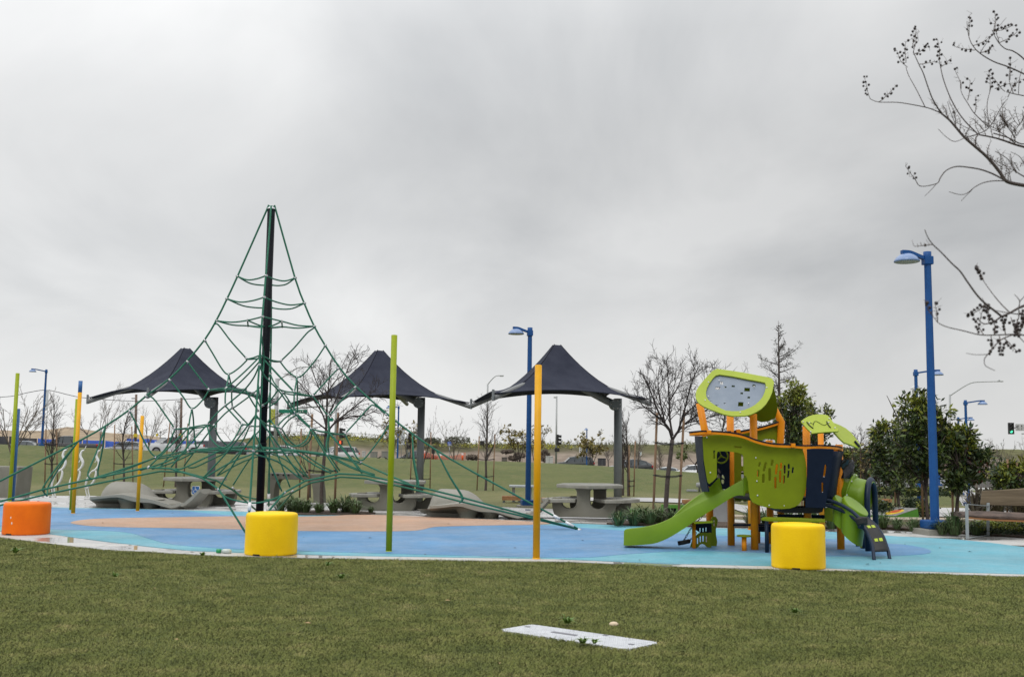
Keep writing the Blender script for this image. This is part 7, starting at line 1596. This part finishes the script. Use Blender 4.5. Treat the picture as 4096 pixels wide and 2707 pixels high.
    for i, u in enumerate(pil):
        def zr(q): return interp(q, [(a, b_) for a, b_, c in g])
        def wr(q): return interp(q, [(a, c) for a, b_, c in g])
        u2 = u+(.12 if i == 0 else (0 if i < len(pil)-1 else -.05))
        for s in (-1, 1):
            mb_ = MB(); zb = interp(u, [(a, c) for a, b_, c in h])-.02; mb_.tube([V((u*Ls, s*W/2*.935, zb)), V((u2*Ls, s*(W/2*wr(u2)+.012), zr(u2)-.03))], .035, 6); link('pillar', mb_.mesh('pillar'), paint if i in (0, len(pil)-1) else M_TRIM, t)
    wz = .34 if kind != 'pickup' else .42
    for u in (-.31, .30 if kind != 'pickup' else .31):
        for s in (-1, 1):
            c = V((u*Ls, s*(W/2-.08), wz)); mb_ = MB(); mb_.cyl(c-V((0, .12*s, 0)), c+V((0, .11*s, 0)), wz, n=22); wh = link('wheel', mb_.mesh('wheel'), M_TYRE, t); mb_ = MB(); mb_.cyl(c+V((0, .10*s, 0)), c+V((0, .125*s, 0)), wz*.62, n=18); link('rim', mb_.mesh('rim'), M_RIM, wh)
    zf = h[0][2]-.06; zr_ = h[-1][2]-.08
    for s in (-1, 1):
        mb_ = MB(); mb_.bbox((-Ls*.49, s*W*.36, zf), (.20, .42, .16), bv=.03); link('headlight', mb_.mesh('headlight'), M_CLAMP, t)
        mb_ = MB(); mb_.bbox((Ls*.488, s*W*.38, zr_), (.16, .36, .22), bv=.03); link('tail_light', mb_.mesh('tail_light'), M_TLAMP, t)
        mb_ = MB(); mb_.bbox((-Ls*.22, s*(W*.5+.08), h[3][2]+.10), (.12, .2, .14), bv=.03); link('wing_mirror', mb_.mesh('wing_mirror'), paint, t)
    mb_ = MB(); mb_.bbox((-Ls*.5, 0, h[0][1]+.26), (.06, W*.55, .28 if kind == 'pickup' else .2), bv=.01); link('grille', mb_.mesh('grille'), M_TRIM, t)
    mb_ = MB(); mb_.bbox((-Ls*.497, 0, h[0][1]+.03), (.14, W*.9, .16), bv=.03); link('bumper', mb_.mesh('bumper'), M_RIM if kind == 'pickup' else paint, t)
    if kind == 'pickup':
        mb_ = MB(); mb_.box((Ls*.30, 0, 1.12), (Ls*.36, W*.80, .06)); link('load_bed', mb_.mesh('load_bed'), M_TRIM, t)
    return t
car('sedan', 88, 1763, 126, (.22, .25, .28), 'grey blue sedan at the far left behind the lime pole', .12)
car('pickup', 278, 1742, 104, (.020, .020, .022), 'black pickup truck left of the blue tipped yellow pole', .12)
car('hatch', 500, 1764, 112, (.30, .31, .32), 'silver car between two staked trees under the left canopy', .25)
car('pickup', 690, 1744, 104, (.62, .63, .64), 'white pickup truck facing the camera under the left canopy', .62)
car('van', 812, 1760, 122, (.42, .46, .48), 'pale silver van half hidden by the rope climber', .3)
car('suv', 905, 1764, 118, (.025, .026, .03), 'black car behind the rope climber left of its pole', .1)
car('sedan', 1122, 1782, 130, (.68, .70, .71), 'white sedan just right of the rope climber pole', .05)
car('suv', 1352, 1784, 124, (.62, .62, .60), 'white sport utility car facing left beyond the big bare tree', .55)
car('sedan', 1662, 1802, 116, (.018, .018, .021), 'black sedan behind the middle canopy post', .05)
car('suv', 2300, 1824, 134, (.035, .042, .042), 'dark grey sport utility car beyond the lawn right of the tall yellow pole', .03)
car('crossover', 2522, 1836, 116, (.024, .026, .028), 'black crossover right of the right canopy post', .03)
car('sedan', 2772, 1859, 112, (.72, .73, .74), 'white sedan left of the play tower', .0)
car('hatch', 2655, 1867, 140, (.60, .64, .66), 'small pale car far behind the bare tree left of the white sedan', .0)
car('hatch', 3862, 1918, 96, (.68, .69, .70), 'white car behind the side path at the right', .3)
car('suv', 3805, 1905, 104, (.03, .03, .033), 'dark car at the end of the side path', .2)
car('van', 4080, 1918, 88, (.66, .67, .68), 'white van behind the bare trees at the right edge', .1)

# construction fence, dark and blue screens
fb = at(330, 1790, 150)
t = thing('screen_fence', V((fb.x, 150, -.3)), 'construction fence with black and blue screens along the road at the left', 'fence')
M_BSCR = mat('blue_screen', (.012, .055, .30), .7, (.02, .08, .38), .8, bump=.5, bscale=3); M_KSCR = mat('black_screen', (.012, .013, .018), .8, (.03, .03, .035), .8)
for x0, x1, ya, yb, m_ in ((-160, -60, 1741, 1739, M_KSCR), (-60, 35, 1739, 1744, M_KSCR), (35, 150, 1744, 1753, M_KSCR), (150, 235, 1753, 1755, M_BSCR), (235, 330, 1755, 1756, M_BSCR), (330, 420, 1758, 1760, M_BSCR), (420, 505, 1762, 1765, M_BSCR), (505, 600, 1752, 1754, M_BSCR), (600, 700, 1757, 1760, M_BSCR), (700, 790, 1759, 1762, M_BSCR), (790, 880, 1762, 1764, M_BSCR), (880, 930, 1768, 1770, M_KSCR), (930, 985, 1770, 1773, M_KSCR)):
    a, b_ = at(x0+2, ya, 150), at(x1-2, yb, 150); n = 8; rows = []
    for i in range(n+1):
        u = i/n; p = a.lerp(b_, u); off_ = .12*math.sin(u*PI*4); rows.append([V((p.x, 150+off_, p.z-.08*math.sin(u*PI))), V((p.x, 150+off_*.6, -1.0))])
    mb = MB(); mb.grid(rows, True); o = mb.build('screen_panel', m_, t); o.modifiers.new('s', 'SOLIDIFY').thickness = .03
    mb = MB(); mb.tube([V((a.x, 150.1, -1)), V((a.x, 150.1, a.z+.1))], .04, 6); mb.build('fence_post', M_GALV, t)
# chain link fence on the hill
t = thing('wire_fence', at(1300, 1745, 176), 'thin wire fence along the top of the green hill', 'fence')
tops = [(1030, 1745, 1729), (1090, 1745, 1727), (1150, 1742, 1726), (1210, 1742, 1727), (1270, 1742, 1728), (1330, 1742, 1729), (1390, 1744, 1731), (1450, 1748, 1734), (1510, 1754, 1739), (1570, 1758, 1744), (1640, 1763, 1749)]
pr = None
for x, yb, yt in tops:
    a, b_ = at(x, yb+6, 177), at(x, yt, 177); mb = MB(); mb.tube([a, b_], .05, 5); mb.build('fence_post', M_GALV, t)
    if pr:
        mb = MB(); mb.tube([pr[1], b_], .035, 4); mb.build('top_rail', M_GALV, t)
    pr = (a, b_)
# orange barrier mesh with posts
t = thing('barrier_mesh', at(1770, 1838, 108), 'orange plastic barrier mesh beside the black sedan', 'barrier')
M_OM = mat('orange_mesh', (.55, .13, .05), .7); mb = MB(); Dm = 108
pts = [(1690, 1806), (1715, 1812), (1740, 1820), (1762, 1824), (1790, 1826), (1815, 1824), (1840, 1816), (1862, 1810)]
for i in range(44):
    x = lerp(1690, 1862, i/43); yt = interp(x, pts); a, b_ = at(x, yt, Dm), at(x, 1840, Dm); mb.tube([a, b_], .022, 3)
for f in (0, .25, .5, .75): mb.tube([at(x, lerp(y, 1840, f), Dm) for x, y in pts], .025, 3)
mb.build('mesh', M_OM, t)
M_OP = mat('orange_delineator', (.85, .13, .03), .45)
for x, y0, lb_ in ((1697, 1801, 'orange delineator post with white bands, leftmost, by the black sedan'), (1763, 1816, 'orange delineator post in the middle of the barrier mesh'), (1850, 1812, 'orange delineator post with white bands at the right end of the barrier mesh')):
    a, b_ = at(x, 1840, 106), at(x, y0, 106); t = thing('delineator', a, lb_, 'traffic post', 'orange delineator posts'); mb = MB(); mb.tube([a, b_], .10, 10); mb.build('post', M_OP, t)
    for f in (.72, .86): mb = MB(); c = a.lerp(b_, f); mb.tube([c, c+V((0, 0, .09))], .103, 10); mb.build('white_band', M_SWHITE, t)
# roadside boxes
def rbox(name, x0, x1, y0, y1, D, m_, label, cat, cap=True):
    a, b_ = at(x0, y0, D), at(x1, y1, D); c = (a+b_)/2; hgt = a.z-b_.z; t_ = thing(name, V((c.x, D, b_.z)), label, cat); mb_ = MB(); mb_.bbox((c.x, D, c.z), (b_.x-a.x, .7, hgt), bv=.03); mb_.build('cabinet', m_, t_)
    mb_ = MB(); mb_.bbox((c.x, D, a.z+.03), ((b_.x-a.x)*1.06, .76, .06), bv=.01); mb_.build('lid', m_, t_)
    mb_ = MB(); mb_.box((c.x, D-.355, c.z), ((b_.x-a.x)*.03, .012, hgt*.85)); mb_.build('door_seam', M_GPOSTD, t_)
M_UB = mat('cabinet_grey', (.42, .42, .40), .6, (.47, .47, .45), 3); M_UBD = mat('cabinet_dark', (.10, .085, .075), .7)
rbox('utility_cabinet', 2183, 2211, 1826, 1858, 100, M_UB, 'pale utility cabinet right of the tall yellow pole', 'cabinet')
rbox('utility_cabinet', 1450, 1460, 1806, 1832, 100, M_UB, 'small white utility cabinet on the lawn crest beside the crows', 'cabinet')
rbox('utility_cabinet', 1483, 1508, 1808, 1832, 104, mat('cabinet_olive', (.20, .20, .17), .7), 'grey green cabinet left of the two crows', 'cabinet')
rbox('utility_cabinet', 1528, 1560, 1806, 1832, 104, mat('cabinet_olive', (.20, .20, .17), .7), 'grey green cabinet behind the two crows', 'cabinet')
rbox('dark_box', 2007, 2029, 1830, 1845, 98, M_UBD, 'dark brown box on the lawn crest left of the centre lamp post', 'box')
rbox('bike_shelter', 2392, 2422, 1834, 1862, 104, mat('dark_slats', (.04, .04, .045), .7), 'dark slatted enclosure between the two black cars', 'enclosure')
# crows on the crest
for px, py, fl, lb_ in ((1517, 1829, 1, 'black crow on the lawn crest, left of the pair'), (1544, 1832, -1, 'black crow on the lawn crest, right of the pair')):
    p = GT(px, py+6); D = p.y; k_ = D/FP; p.z = H(p.x, p.y); t = thing('crow', p, lb_, 'bird', 'crows on the lawn crest'); mb = MB(); s = fl*k_*1.0
    mb.tube(spline([p+V((-9*s, 0, 2*k_)), p+V((-4*s, 0, 4.5*k_)), p+V((1*s, 0, 6.5*k_)), p+V((4.5*s, 0, 9*k_)), p+V((6.2*s, 0, 10.5*k_)), p+V((7.6*s, 0, 10*k_)), p+V((9.6*s, 0, 9.2*k_))], 3), [.3*k_, 1.0*k_, 1.5*k_, 2.0*k_, 2.5*k_, 2.9*k_, 3*k_, 2.8*k_, 2.5*k_, 2*k_, 1.7*k_, 1.5*k_, 1.6*k_, 1.5*k_, 1.2*k_, .8*k_, .5*k_, .35*k_, .2*k_], 8)
    for q in (-.6, .6): mb.tube([p+V((1*s, q*k_, 5*k_)), p+V((1.4*s, q*k_, 0))], .25*k_, 4)
    mb.build('body', mat('crow_black', (.008, .008, .010), .5), t)

# ------------------------------------------------------------ street lights, signals and signs
M_SIG = mat('signal_black', (.012, .012, .013), .5); M_SGRN = mat('street_sign_green', (.0, .16, .10), .45); M_POLEG = mat('galvanised_pole', (.33, .34, .34), .5, metal=.2)
def sighead(x, y0, y1, D, par, facing='side', w_px=14):
    a, b_ = at(x, y0, D), at(x, y1, D); h_ = a.z-b_.z; w_ = w_px*D/FP; mb_ = MB(); mb_.bbox(V((a.x, D, (a.z+b_.z)/2)), (w_, .3, h_), bv=.03); o = mb_.build('signal_head', M_SIG, par)
    for k in range(3):
        c = V((a.x, D-.15, b_.z+h_*(k+.5)/3)); mb_ = MB()
        if facing == 'side': c = V((a.x+w_*.5, D, c.z)); mb_.tube([c, c+V((.26, -.02, -.02))], h_*.13, 10)
        else: mb_.tube([c, c+V((0, -.2, -.02))], h_*.12, 12)
        mb_.build('visor', M_SIG, o)
    return o
def polemb(pts, D, r0, r1, nm, par, m_=None):
    P = spline([at(x, y, D) for x, y in pts], 4) if len(pts) > 2 else [at(x, y, D) for x, y in pts]; mb_ = MB(); mb_.tube(P, [lerp(r0, r1, i/(len(P)-1)) for i in range(len(P))], 10); return mb_.build(nm, m_ or M_POLEG, par)
D = 96
b = at(1098, 1835, D); t = thing('traffic_signal', b, 'grey traffic signal mast with street sign and curved lamp arm behind the rope climber', 'traffic signal')
polemb([(1100, 1836), (1109, 1513)], D, .22, .17, 'mast', t)
polemb([(1114, 1520), (1150, 1496), (1185, 1474), (1210, 1468), (1258, 1468)], D, .06, .04, 'lamp_arm', t); mb = MB(); mb.bbox(at(1248, 1468, D), (.55, .3, .10), bv=.03); mb.build('lamp_head', M_POLEG, t)
polemb([(1235, 1468), (1236, 1458)], D, .03, .03, 'sensor_stem', t); mb = MB(); mb.rev(at(1236, 1457, D), [(.05, -.08), (.14, .02), (.10, .08), (.02, .12)], 10); mb.build('sensor', M_POLEG, t)
polemb([(1112, 1662), (1140, 1646), (1170, 1636), (1205, 1630), (1330, 1622)], D, .12, .07, 'signal_arm', t)
sighead(1087, 1722, 1742, D, t); sighead(1112, 1722, 1742, D, t, w_px=8)
MG = planeframe(at(1172, 1645, D-.3), V((0, -1, 0)), (1, 0, 0)); Ws = 113*D/FP; hs = 15*D/FP
plate('sign_board', rr(0, 0, Ws, hs, .05), [], .03, M_SGRN, t, MG)
tm = textmesh('Street E', hs*.86, .004); tm.transform(MG @ Matrix.Translation((Ws*.19, 0, .022))); tm.transform(Matrix.Translation(-V(t.location))); link('sign_text', tm, mat('sign_letters', (.8, .82, .8), .5), t)
for sx_ in (-.35, .1): polemb([(1172+sx_*100, 1638), (1172+sx_*100, 1630)], D-.25, .02, .02, 'sign_bracket', t)
# banner on its own thin pole
b = at(1081, 1835, 92); t = thing('banner_pole', b, 'yellow green vertical banner on a thin pole left of the signal mast', 'banner')
polemb([(1078, 1836), (1083, 1632)], 92, .035, .03, 'pole', t); MB2 = planeframe(at(1092, 1667, 92), V((0, -1, 0)), (1, 0, 0))
plate('banner', px2frame([(1084, 1635), (1101, 1636), (1099, 1697), (1082, 1699)], MB2), [], .02, mat('banner_yellow', (.36, .38, .04), .6), t, MB2)
for k in range(6):
    p = at(1092-.3*k, 1643+k*9.5, 91.97); mb = MB(); s = .085; mb.tube([p+V((-s, 0, s*.8)), p+V((0, 0, -s*.6 if k % 2 else s)), p+V((s, 0, s*.8 if k % 2 else -s*.6))], .018, 4); mb.build('banner_letter', mat('banner_print', (.62, .63, .40), .6), t)
b = at(1341, 1835, D); t = thing('traffic_signal', b, 'second traffic signal pole with a lit red hand, right of the big bare tree', 'traffic signal')
polemb([(1340, 1836), (1347, 1560)], D, .13, .10, 'mast', t); polemb([(1345, 1690), (1325, 1665), (1305, 1620), (1318, 1560), (1340, 1532)], D, .05, .04, 'lamp_arm', t)
sighead(1364, 1711, 1752, D, t, w_px=12); mb = MB(); c = at(1362, 1769, D); mb.bbox(c, (.42, .3, .40), bv=.03); ph = mb.build('pedestrian_signal', M_SIG, t)
M_HAND = mat('red_hand', (.8, .08, .02), .5, emis=((1, .10, .03), 1.6)); mb = MB(); mb.box(c+V((0, -.17, -.05)), (.13, .02, .14))
for q in range(4): mb.box(c+V((-.05+q*.033, -.17, .08)), (.022, .02, .13))
mb.box(c+V((-.09, -.17, -.01)), (.06, .02, .03)); mb.build('hand_symbol', M_HAND, ph)
MG = planeframe(at(1320, 1678, D-.3), V((.6, -1, 0)), (1, .6, 0)); plate('sign_board', rr(0, 0, .6, .3, .03), [], .03, M_SGRN, t, MG)
b = at(1632, 1840, 92); t = thing('traffic_signal', b, 'black traffic signal seen from behind, right of the tall lime pole', 'traffic signal')
polemb([(1627, 1840), (1632, 1740)], 92, .10, .08, 'mast', t); sighead(1640, 1730, 1770, 92, t, 'back', 12); mb = MB(); mb.bbox(at(1636, 1787, 92), (.44, .3, .36), bv=.03); mb.build('pedestrian_signal', M_SIG, t)
b = at(1733, 1840, 92); t = thing('signal_box', b, 'small black pedestrian signal on a black post beside the middle canopy post', 'traffic signal')
polemb([(1733, 1840), (1733, 1800)], 92, .05, .05, 'post', t, M_SIG); mb = MB(); mb.bbox(at(1733, 1804, 92), (.26, .25, .44), bv=.03); mb.build('pedestrian_signal', M_SIG, t)
b = at(1928, 1850, 100); t = thing('pedestrian_signal', b, 'dark pedestrian signal head behind the staked tree between the canopies', 'traffic signal'); mb = MB(); mb.bbox(at(1928, 1771, 100), (.40, .3, .42), bv=.03); mb.build('head', M_SIG, t); polemb([(1946, 1850), (1951, 1535)], 100, .11, .08, 'mast', t)
polemb([(1951, 1537), (1965, 1520), (1980, 1506), (1992, 1502), (2006, 1502)], 100, .05, .035, 'lamp_arm', t); mb = MB(); mb.bbox(at(2007, 1503, 100), (.36, .3, .12), bv=.03); mb.build('lamp_head', M_POLEG, t)
b = at(2222, 1860, 98); t = thing('traffic_signal', b, 'tall thin signal pole under the right hand canopy with a three lamp head', 'traffic signal')
polemb([(2224, 1862), (2227, 1584)], 98, .10, .07, 'mast', t); sighead(2230, 1737, 1779, 98, t, w_px=10); mb = MB(); mb.bbox(at(2228, 1798, 98), (.46, .3, .36), bv=.04); mb.build('pedestrian_signal', M_SIG, t)
polemb([(2227, 1590), (2216, 1587)], 98, .03, .03, 'camera_arm', t); mb = MB(); mb.bbox(at(2220, 1589, 98), (.25, .15, .12), bv=.03); mb.build('camera', M_POLEG, t)
# small signs
def sign(px, y0, y1, wpx, by, D, m_, label, marks=(), name='road_sign'):
    b = at(px, by, D); t_ = thing(name, b, label, 'sign'); polemb([(px, by), (px, y0+2)], D+.06, .03, .03, 'post', t_); M_ = planeframe(at(px, (y0+y1)/2, D), V((0, -1, 0)), (1, 0, 0)); h_ = (y1-y0)*D/FP; w_ = wpx*D/FP
    plate('board', rr(0, 0, w_, h_, .03), [], .02, m_, t_, M_)
    for u, v, ww, hh, mm_ in marks: mb_ = MB(); c = M_ @ V((u*w_, v*h_, .014)); mb_.box(c, (ww*w_, .006, hh*h_)); mb_.build('marking', mm_, t_)
    return t_, M_, w_, h_
t, M_, w_, h_ = sign(1798, 1766, 1782, 15, 1845, 98, mat('park_sign_blue', (.03, .10, .50), .4), 'small blue and white park and ride road sign beside the staked vase tree', ((0, -.34, .9, .10, M_SWHITE),))
for txt, v in (('Park', .22), ('& Ride', -.12)): tm = textmesh(txt, h_*.34, .003); tm.transform(M_ @ Matrix.Translation((0, v*h_, .014))); tm.transform(Matrix.Translation(-V(t.location))); link('lettering', tm, M_SWHITE, t)
sign(2321, 1788, 1808, 8, 1850, 102, M_SWHITE, 'small white road sign with black marks above the dark sport utility car', ((0, .2, .5, .25, M_SIG), (0, -.2, .5, .25, M_SIG)))
sign(2561, 1806, 1820, 10, 1845, 104, M_SWHITE, 'small white road sign behind the black crossover', ((0, .2, .7, .12, M_SGRN), (0, -.15, .7, .12, M_SGRN)))
sign(1588, 1795, 1806, 9, 1832, 98, M_SWHITE, 'tiny black and white road sign at the left of the tall lime pole', ((0, .0, .7, .5, M_SIG),))
sign(1605, 1711, 1778, 28, 1832, 102, mat('sign_back_grey', (.50, .52, .54), .6), 'large pale rectangular sign panel seen from behind right of the tall lime pole')
sign(3802, 1918, 1934, 15, 1962, 62, M_SWHITE, 'white bordered black sign beside the side path', ((0, 0, .84, .84, M_SIG), (0, .2, .5, .14, mat('pinkish', (.5, .3, .35), .5)), (0, -.05, .5, .10, mat('pinkish', (.5, .3, .35), .5))))
# green light and lane arrows at the right edge
D = 92
t = thing('traffic_signal', at(4260, 1950, D), 'traffic signal showing green with a lane arrow sign at the right edge', 'traffic signal')
polemb([(4260, 1950), (4252, 1560)], D+.3, .2, .15, 'mast', t); polemb([(4052, 1710), (4120, 1709), (4256, 1706)], D+.3, .06, .1, 'signal_arm', t)
a, b_ = at(4044, 1690, D), at(4044, 1736, D); mb = MB(); mb.bbox((a+b_)/2, (21*D/FP, .25, a.z-b_.z), bv=.03); sh = mb.build('signal_head', M_SIG, t)
for k, m_ in ((1699, M_SIG), (1712, M_SIG), (1725.5, mat('green_lens', (.1, .8, .5), .4, emis=((.10, 1.0, .55), 1.5)))):
    c = at(4045, k, D-.15); mb = MB(); mb.tube([c, c-V((0, .04, 0))], .105, 18); mb.build('lens', m_, sh); mb = MB(); R1 = [c+V((.12*math.cos(q), -.03, .12*math.sin(q))) for q in [PI*j/10 for j in range(11)]]; mb.grid([R1, [p-V((0, .22, .01)) for p in R1]], True); mb.build('visor', M_SIG, sh)
MG = planeframe(at(4079, 1709, D-.05), V((0, -1, 0)), (1, 0, 0)); plate('lane_sign', rr(0, 0, 33*D/FP, 26*D/FP, .03), [], .02, mat('sign_edge_black', (.05, .05, .05), .5), t, MG); plate('lane_sign_face', rr(0, 0, 31*D/FP, 24*D/FP, .03), [], .02, mat('sign_face', (.45, .45, .45), .5), t, MG @ Matrix.Translation((0, 0, .004)))
mb = MB(); f2 = lambda x, y: MG @ V((x, y, .018))
mb.tube([f2(-.16, -.2), f2(-.16, .12)], .022, 5); mb.prism([f2(-.22, .10), f2(-.10, .10), f2(-.16, .22)], (0, -.01, 0)); mb.tube([f2(-.16, -.08), f2(-.20, .0), f2(-.28, .06)], .02, 5); mb.prism([f2(-.33, .12), f2(-.32, .0), f2(-.23, .09)], (0, -.01, 0)); mb.build('arrow', M_SIG, t)
mb = MB(); mb.tube([f2(.17, -.2), f2(.17, .12)], .022, 5); mb.prism([f2(.11, .10), f2(.23, .10), f2(.17, .22)], (0, -.01, 0)); mb.build('arrow', M_SIG, t); mb = MB(); mb.tube([f2(.0, -.22), f2(.0, -.02)], .008, 4); mb.build('divider', M_SIG, t)
# tall street light and camera mast at the right
D = 78; t = thing('street_light', at(3797, 1960, D), 'tall grey street light with a long curved arm right of the nearest lamp post', 'street light')
polemb([(3797, 1960), (3800, 1577)], D, .11, .07, 'mast', t); polemb([(3800, 1582), (3830, 1562), (3862, 1542), (3890, 1530), (3930, 1527), (4000, 1525)], D, .05, .03, 'lamp_arm', t); mb = MB(); mb.bbox(at(4000, 1525, D), (.42, .25, .07), bv=.02); mb.build('lamp_head', M_POLEG, t); mb = MB(); mb.ball(at(3997, 1521, D), .06); mb.build('photo_cell', M_POLEG, t)
D = 70; t = thing('camera_mast', at(3648, 1960, D), 'grey mast with a thin camera arm behind the leafy trees', 'mast')
polemb([(3649, 1960), (3649, 1612)], D, .15, .14, 'mast', t); polemb([(3649, 1614), (3653, 1590), (3651, 1560)], D, .05, .035, 'camera_arm', t, M_GPOSTD); mb = MB(); mb.bbox(at(3653, 1556, D), (.32, .2, .07), bv=.02); mb.build('camera', M_UB, t)
p = at(3653, 1553, D); t = thing('gull', p, 'white gull perched on the camera mast', 'bird'); mb = MB(); mb.tube(spline([p+V((-.12, 0, .06)), p+V((-.02, 0, .07)), p+V((.06, 0, .13)), p+V((.12, 0, .14))], 3), [.01, .03, .05, .055, .05, .04, .035, .035, .03, .01], 8); mb.tube([p+V((0, 0, .05)), p], .008, 4); mb.build('body', M_WHITE, t)
# wooden utility poles with a slack cable, feather flag
for x, y0, y1, D, lb_ in ((541, 1577, 1790, 122, 'wooden utility pole under the left canopy, left one'), (722, 1590, 1800, 124, 'wooden utility pole under the left canopy, right one')):
    t = thing('utility_pole', at(x, y1, D), lb_, 'utility pole', 'wooden utility poles'); polemb([(x, y1), (x+4, y0)], D, .16, .13, 'pole', t, mat('utility_wood', (.13, .095, .075), .9, (.18, .13, .10), 4)); mb = MB(); mb.box(at(x-6, y0+16, D), (.5, .1, .14)); mb.build('crossarm', M_POLEG, t); mb = MB(); mb.bbox(at(x+1, 1741, D-.2), (.45, .1, .38), bv=.02); mb.build('yellow_tag', mat('tag_yellow', (.55, .42, .02), .5), t)
t = thing('overhead_cable', at(190, 1562, 121), 'slack overhead cable strung between poles at the left', 'cable'); mb = MB()
mb.tube(spline([at(-80, 1590, 121), at(40, 1585, 121), at(120, 1568, 121), at(190, 1560, 121), at(280, 1580, 121), at(350, 1592, 121), at(545, 1604, 121), at(722, 1597, 121), at(850, 1590, 121)], 5), .035, 4); mb.build('cable', M_TRIM, t)
t = thing('feather_flag', at(184, 1790, 76), 'narrow white feather flag behind the far left lamp post', 'flag'); polemb([(181, 1795), (194, 1560)], 76, .03, .02, 'pole', t); MG = planeframe(at(188, 1600, 76), V((0, -1, 0)), (1, 0, 0)); plate('flag', px2frame([(183, 1558), (193, 1558), (192, 1600), (188, 1640), (181, 1640)], MG), [], .02, mat('flag_white', (.55, .58, .62), .6), t, MG)
# yellow cab lamp behind white truck, far house and board fence
t = thing('yellow_sign', at(628, 1770, 140), 'small yellow sign above the white pickup truck', 'sign'); mb = MB(); mb.bbox(at(628, 1739, 140), (.32, .08, .34), bv=.02); mb.build('board', mat('tag_yellow', (.55, .42, .02), .5), t); polemb([(628, 1775), (628, 1742)], 140.1, .03, .03, 'post', t)
D = 150; a = at(3865, 1900, D); t = thing('house', V((at(3915, 1900, D).x, D+4, -1.5)), 'cream house glimpsed behind the leafy tree with red seed pods', 'house')
x0, x1 = at(3840, 1900, D).x, at(4010, 1900, D).x; zt = at(3900, 1872, D).z; mb = MB(); mb.box(((x0+x1)/2, D+4, (zt-1.5)/2), (x1-x0, 8, zt+1.5)); wl = mb.build('wall', mat('cream_stucco', (.45, .38, .26), .9), t)
mb = MB(); rz_ = at(3900, 1852, D).z; mb.prism([V((x0-.4, D-.5, zt)), V((x0-.4, D+8.5, zt)), V((x0-.4, D+4, rz_))], (x1-x0+.8, 0, 0)); mb.build('roof', mat('roof_tiles', (.16, .11, .09), .9), t)
for x in (3880, 3925, 3970):
    c = at(x, 1888, D); mb = MB(); mb.box((c.x, D-.02, c.z), (1.0, .08, 1.3)); f_ = mb.build('window', M_SWHITE, t); mb = MB(); mb.box((c.x, D-.07, c.z), (.85, .04, 1.15)); mb.build('pane', M_GLASS, f_)
t = thing('board_fence', at(3925, 1950, 72), 'grey board fence behind the side path at the right', 'fence')
for i in range(16): x = 3898+i*8; mb = MB(); a, b_ = at(x, 1921, 72), at(x, 1950, 72); mb.box((a.x, 72, (a.z+b_.z)/2), (.125, .03, a.z-b_.z)); mb.build('board', mat('fence_grey', (.16, .15, .15), .9), t)
# weeds and bushes on the bank
rnd = random.Random(9); pts = []
for i in range(1500):
    x = rnd.uniform(1040, 3000); y = interp(x, [(1090, 1745), (1200, 1741), (1380, 1742), (1500, 1752), (1640, 1762), (1760, 1772), (1900, 1775), (2300, 1778), (2800, 1776), (3000, 1782)]); p = at(x, y+rnd.uniform(0, 16), 176+rnd.uniform(-6, 2)); pts.append((p, V((rnd.gauss(0, .3), 0, 1)).normalized()))
me = leaves_mesh(pts, 3, .62, .16, rnd, .25, -.3); link('bank_weeds', me, mat('bank_weed', (.12, .125, .06), .8, island=.3), label='dry weeds and grasses along the crest of the bank', cat='weeds', kind='stuff')
pts = [q for q in [(at(x, interp(x, [(1090, 1748), (1380, 1746), (1640, 1766), (1900, 1780), (2300, 1783), (2800, 1780)])+rnd.uniform(0, 12), 172), V((0, 0, 1))) for x in [rnd.choice((rnd.uniform(1080, 1640), rnd.uniform(1700, 2330), rnd.uniform(1780, 2250))) for _ in range(700)]]]
me = leaves_mesh(pts, 3, .26, .6, rnd, .3, 0); link('mustard_flowers', me, mat('mustard_yellow', (.42, .40, .03), .8, island=.2), label='yellow mustard flowers on the bank', cat='flowers', kind='stuff')
for i, (x0, x1, y0, y1) in enumerate(((1868, 1906, 1822, 1840), (2040, 2068, 1828, 1842), (2062, 2096, 1815, 1832), (2165, 2192, 1800, 1850), (2010, 2050, 1805, 1812), (1690, 1760, 1752, 1776), (1780, 1880, 1746, 1776))):
    shrub(x0, x1, y0, y1, ['dry brown bush right of the orange barrier', 'dry bush right of the dark brown box', 'dry bush left of the centre lamp post', 'twiggy brown bush left of the pale cabinet', 'flat dark bush on the bank face', 'grey green bush on top of the bank, left one', 'wide grey green bush on top of the bank behind the blue sign'][i], 60+i, mat('dry_bush', (.14, .11, .085), .9, island=.3) if i < 5 else mat('sage_bush', (.12, .13, .09), .9, island=.25), 0, 170, .3, D=125 if i < 5 else 170, dd=1.2, name='bush')
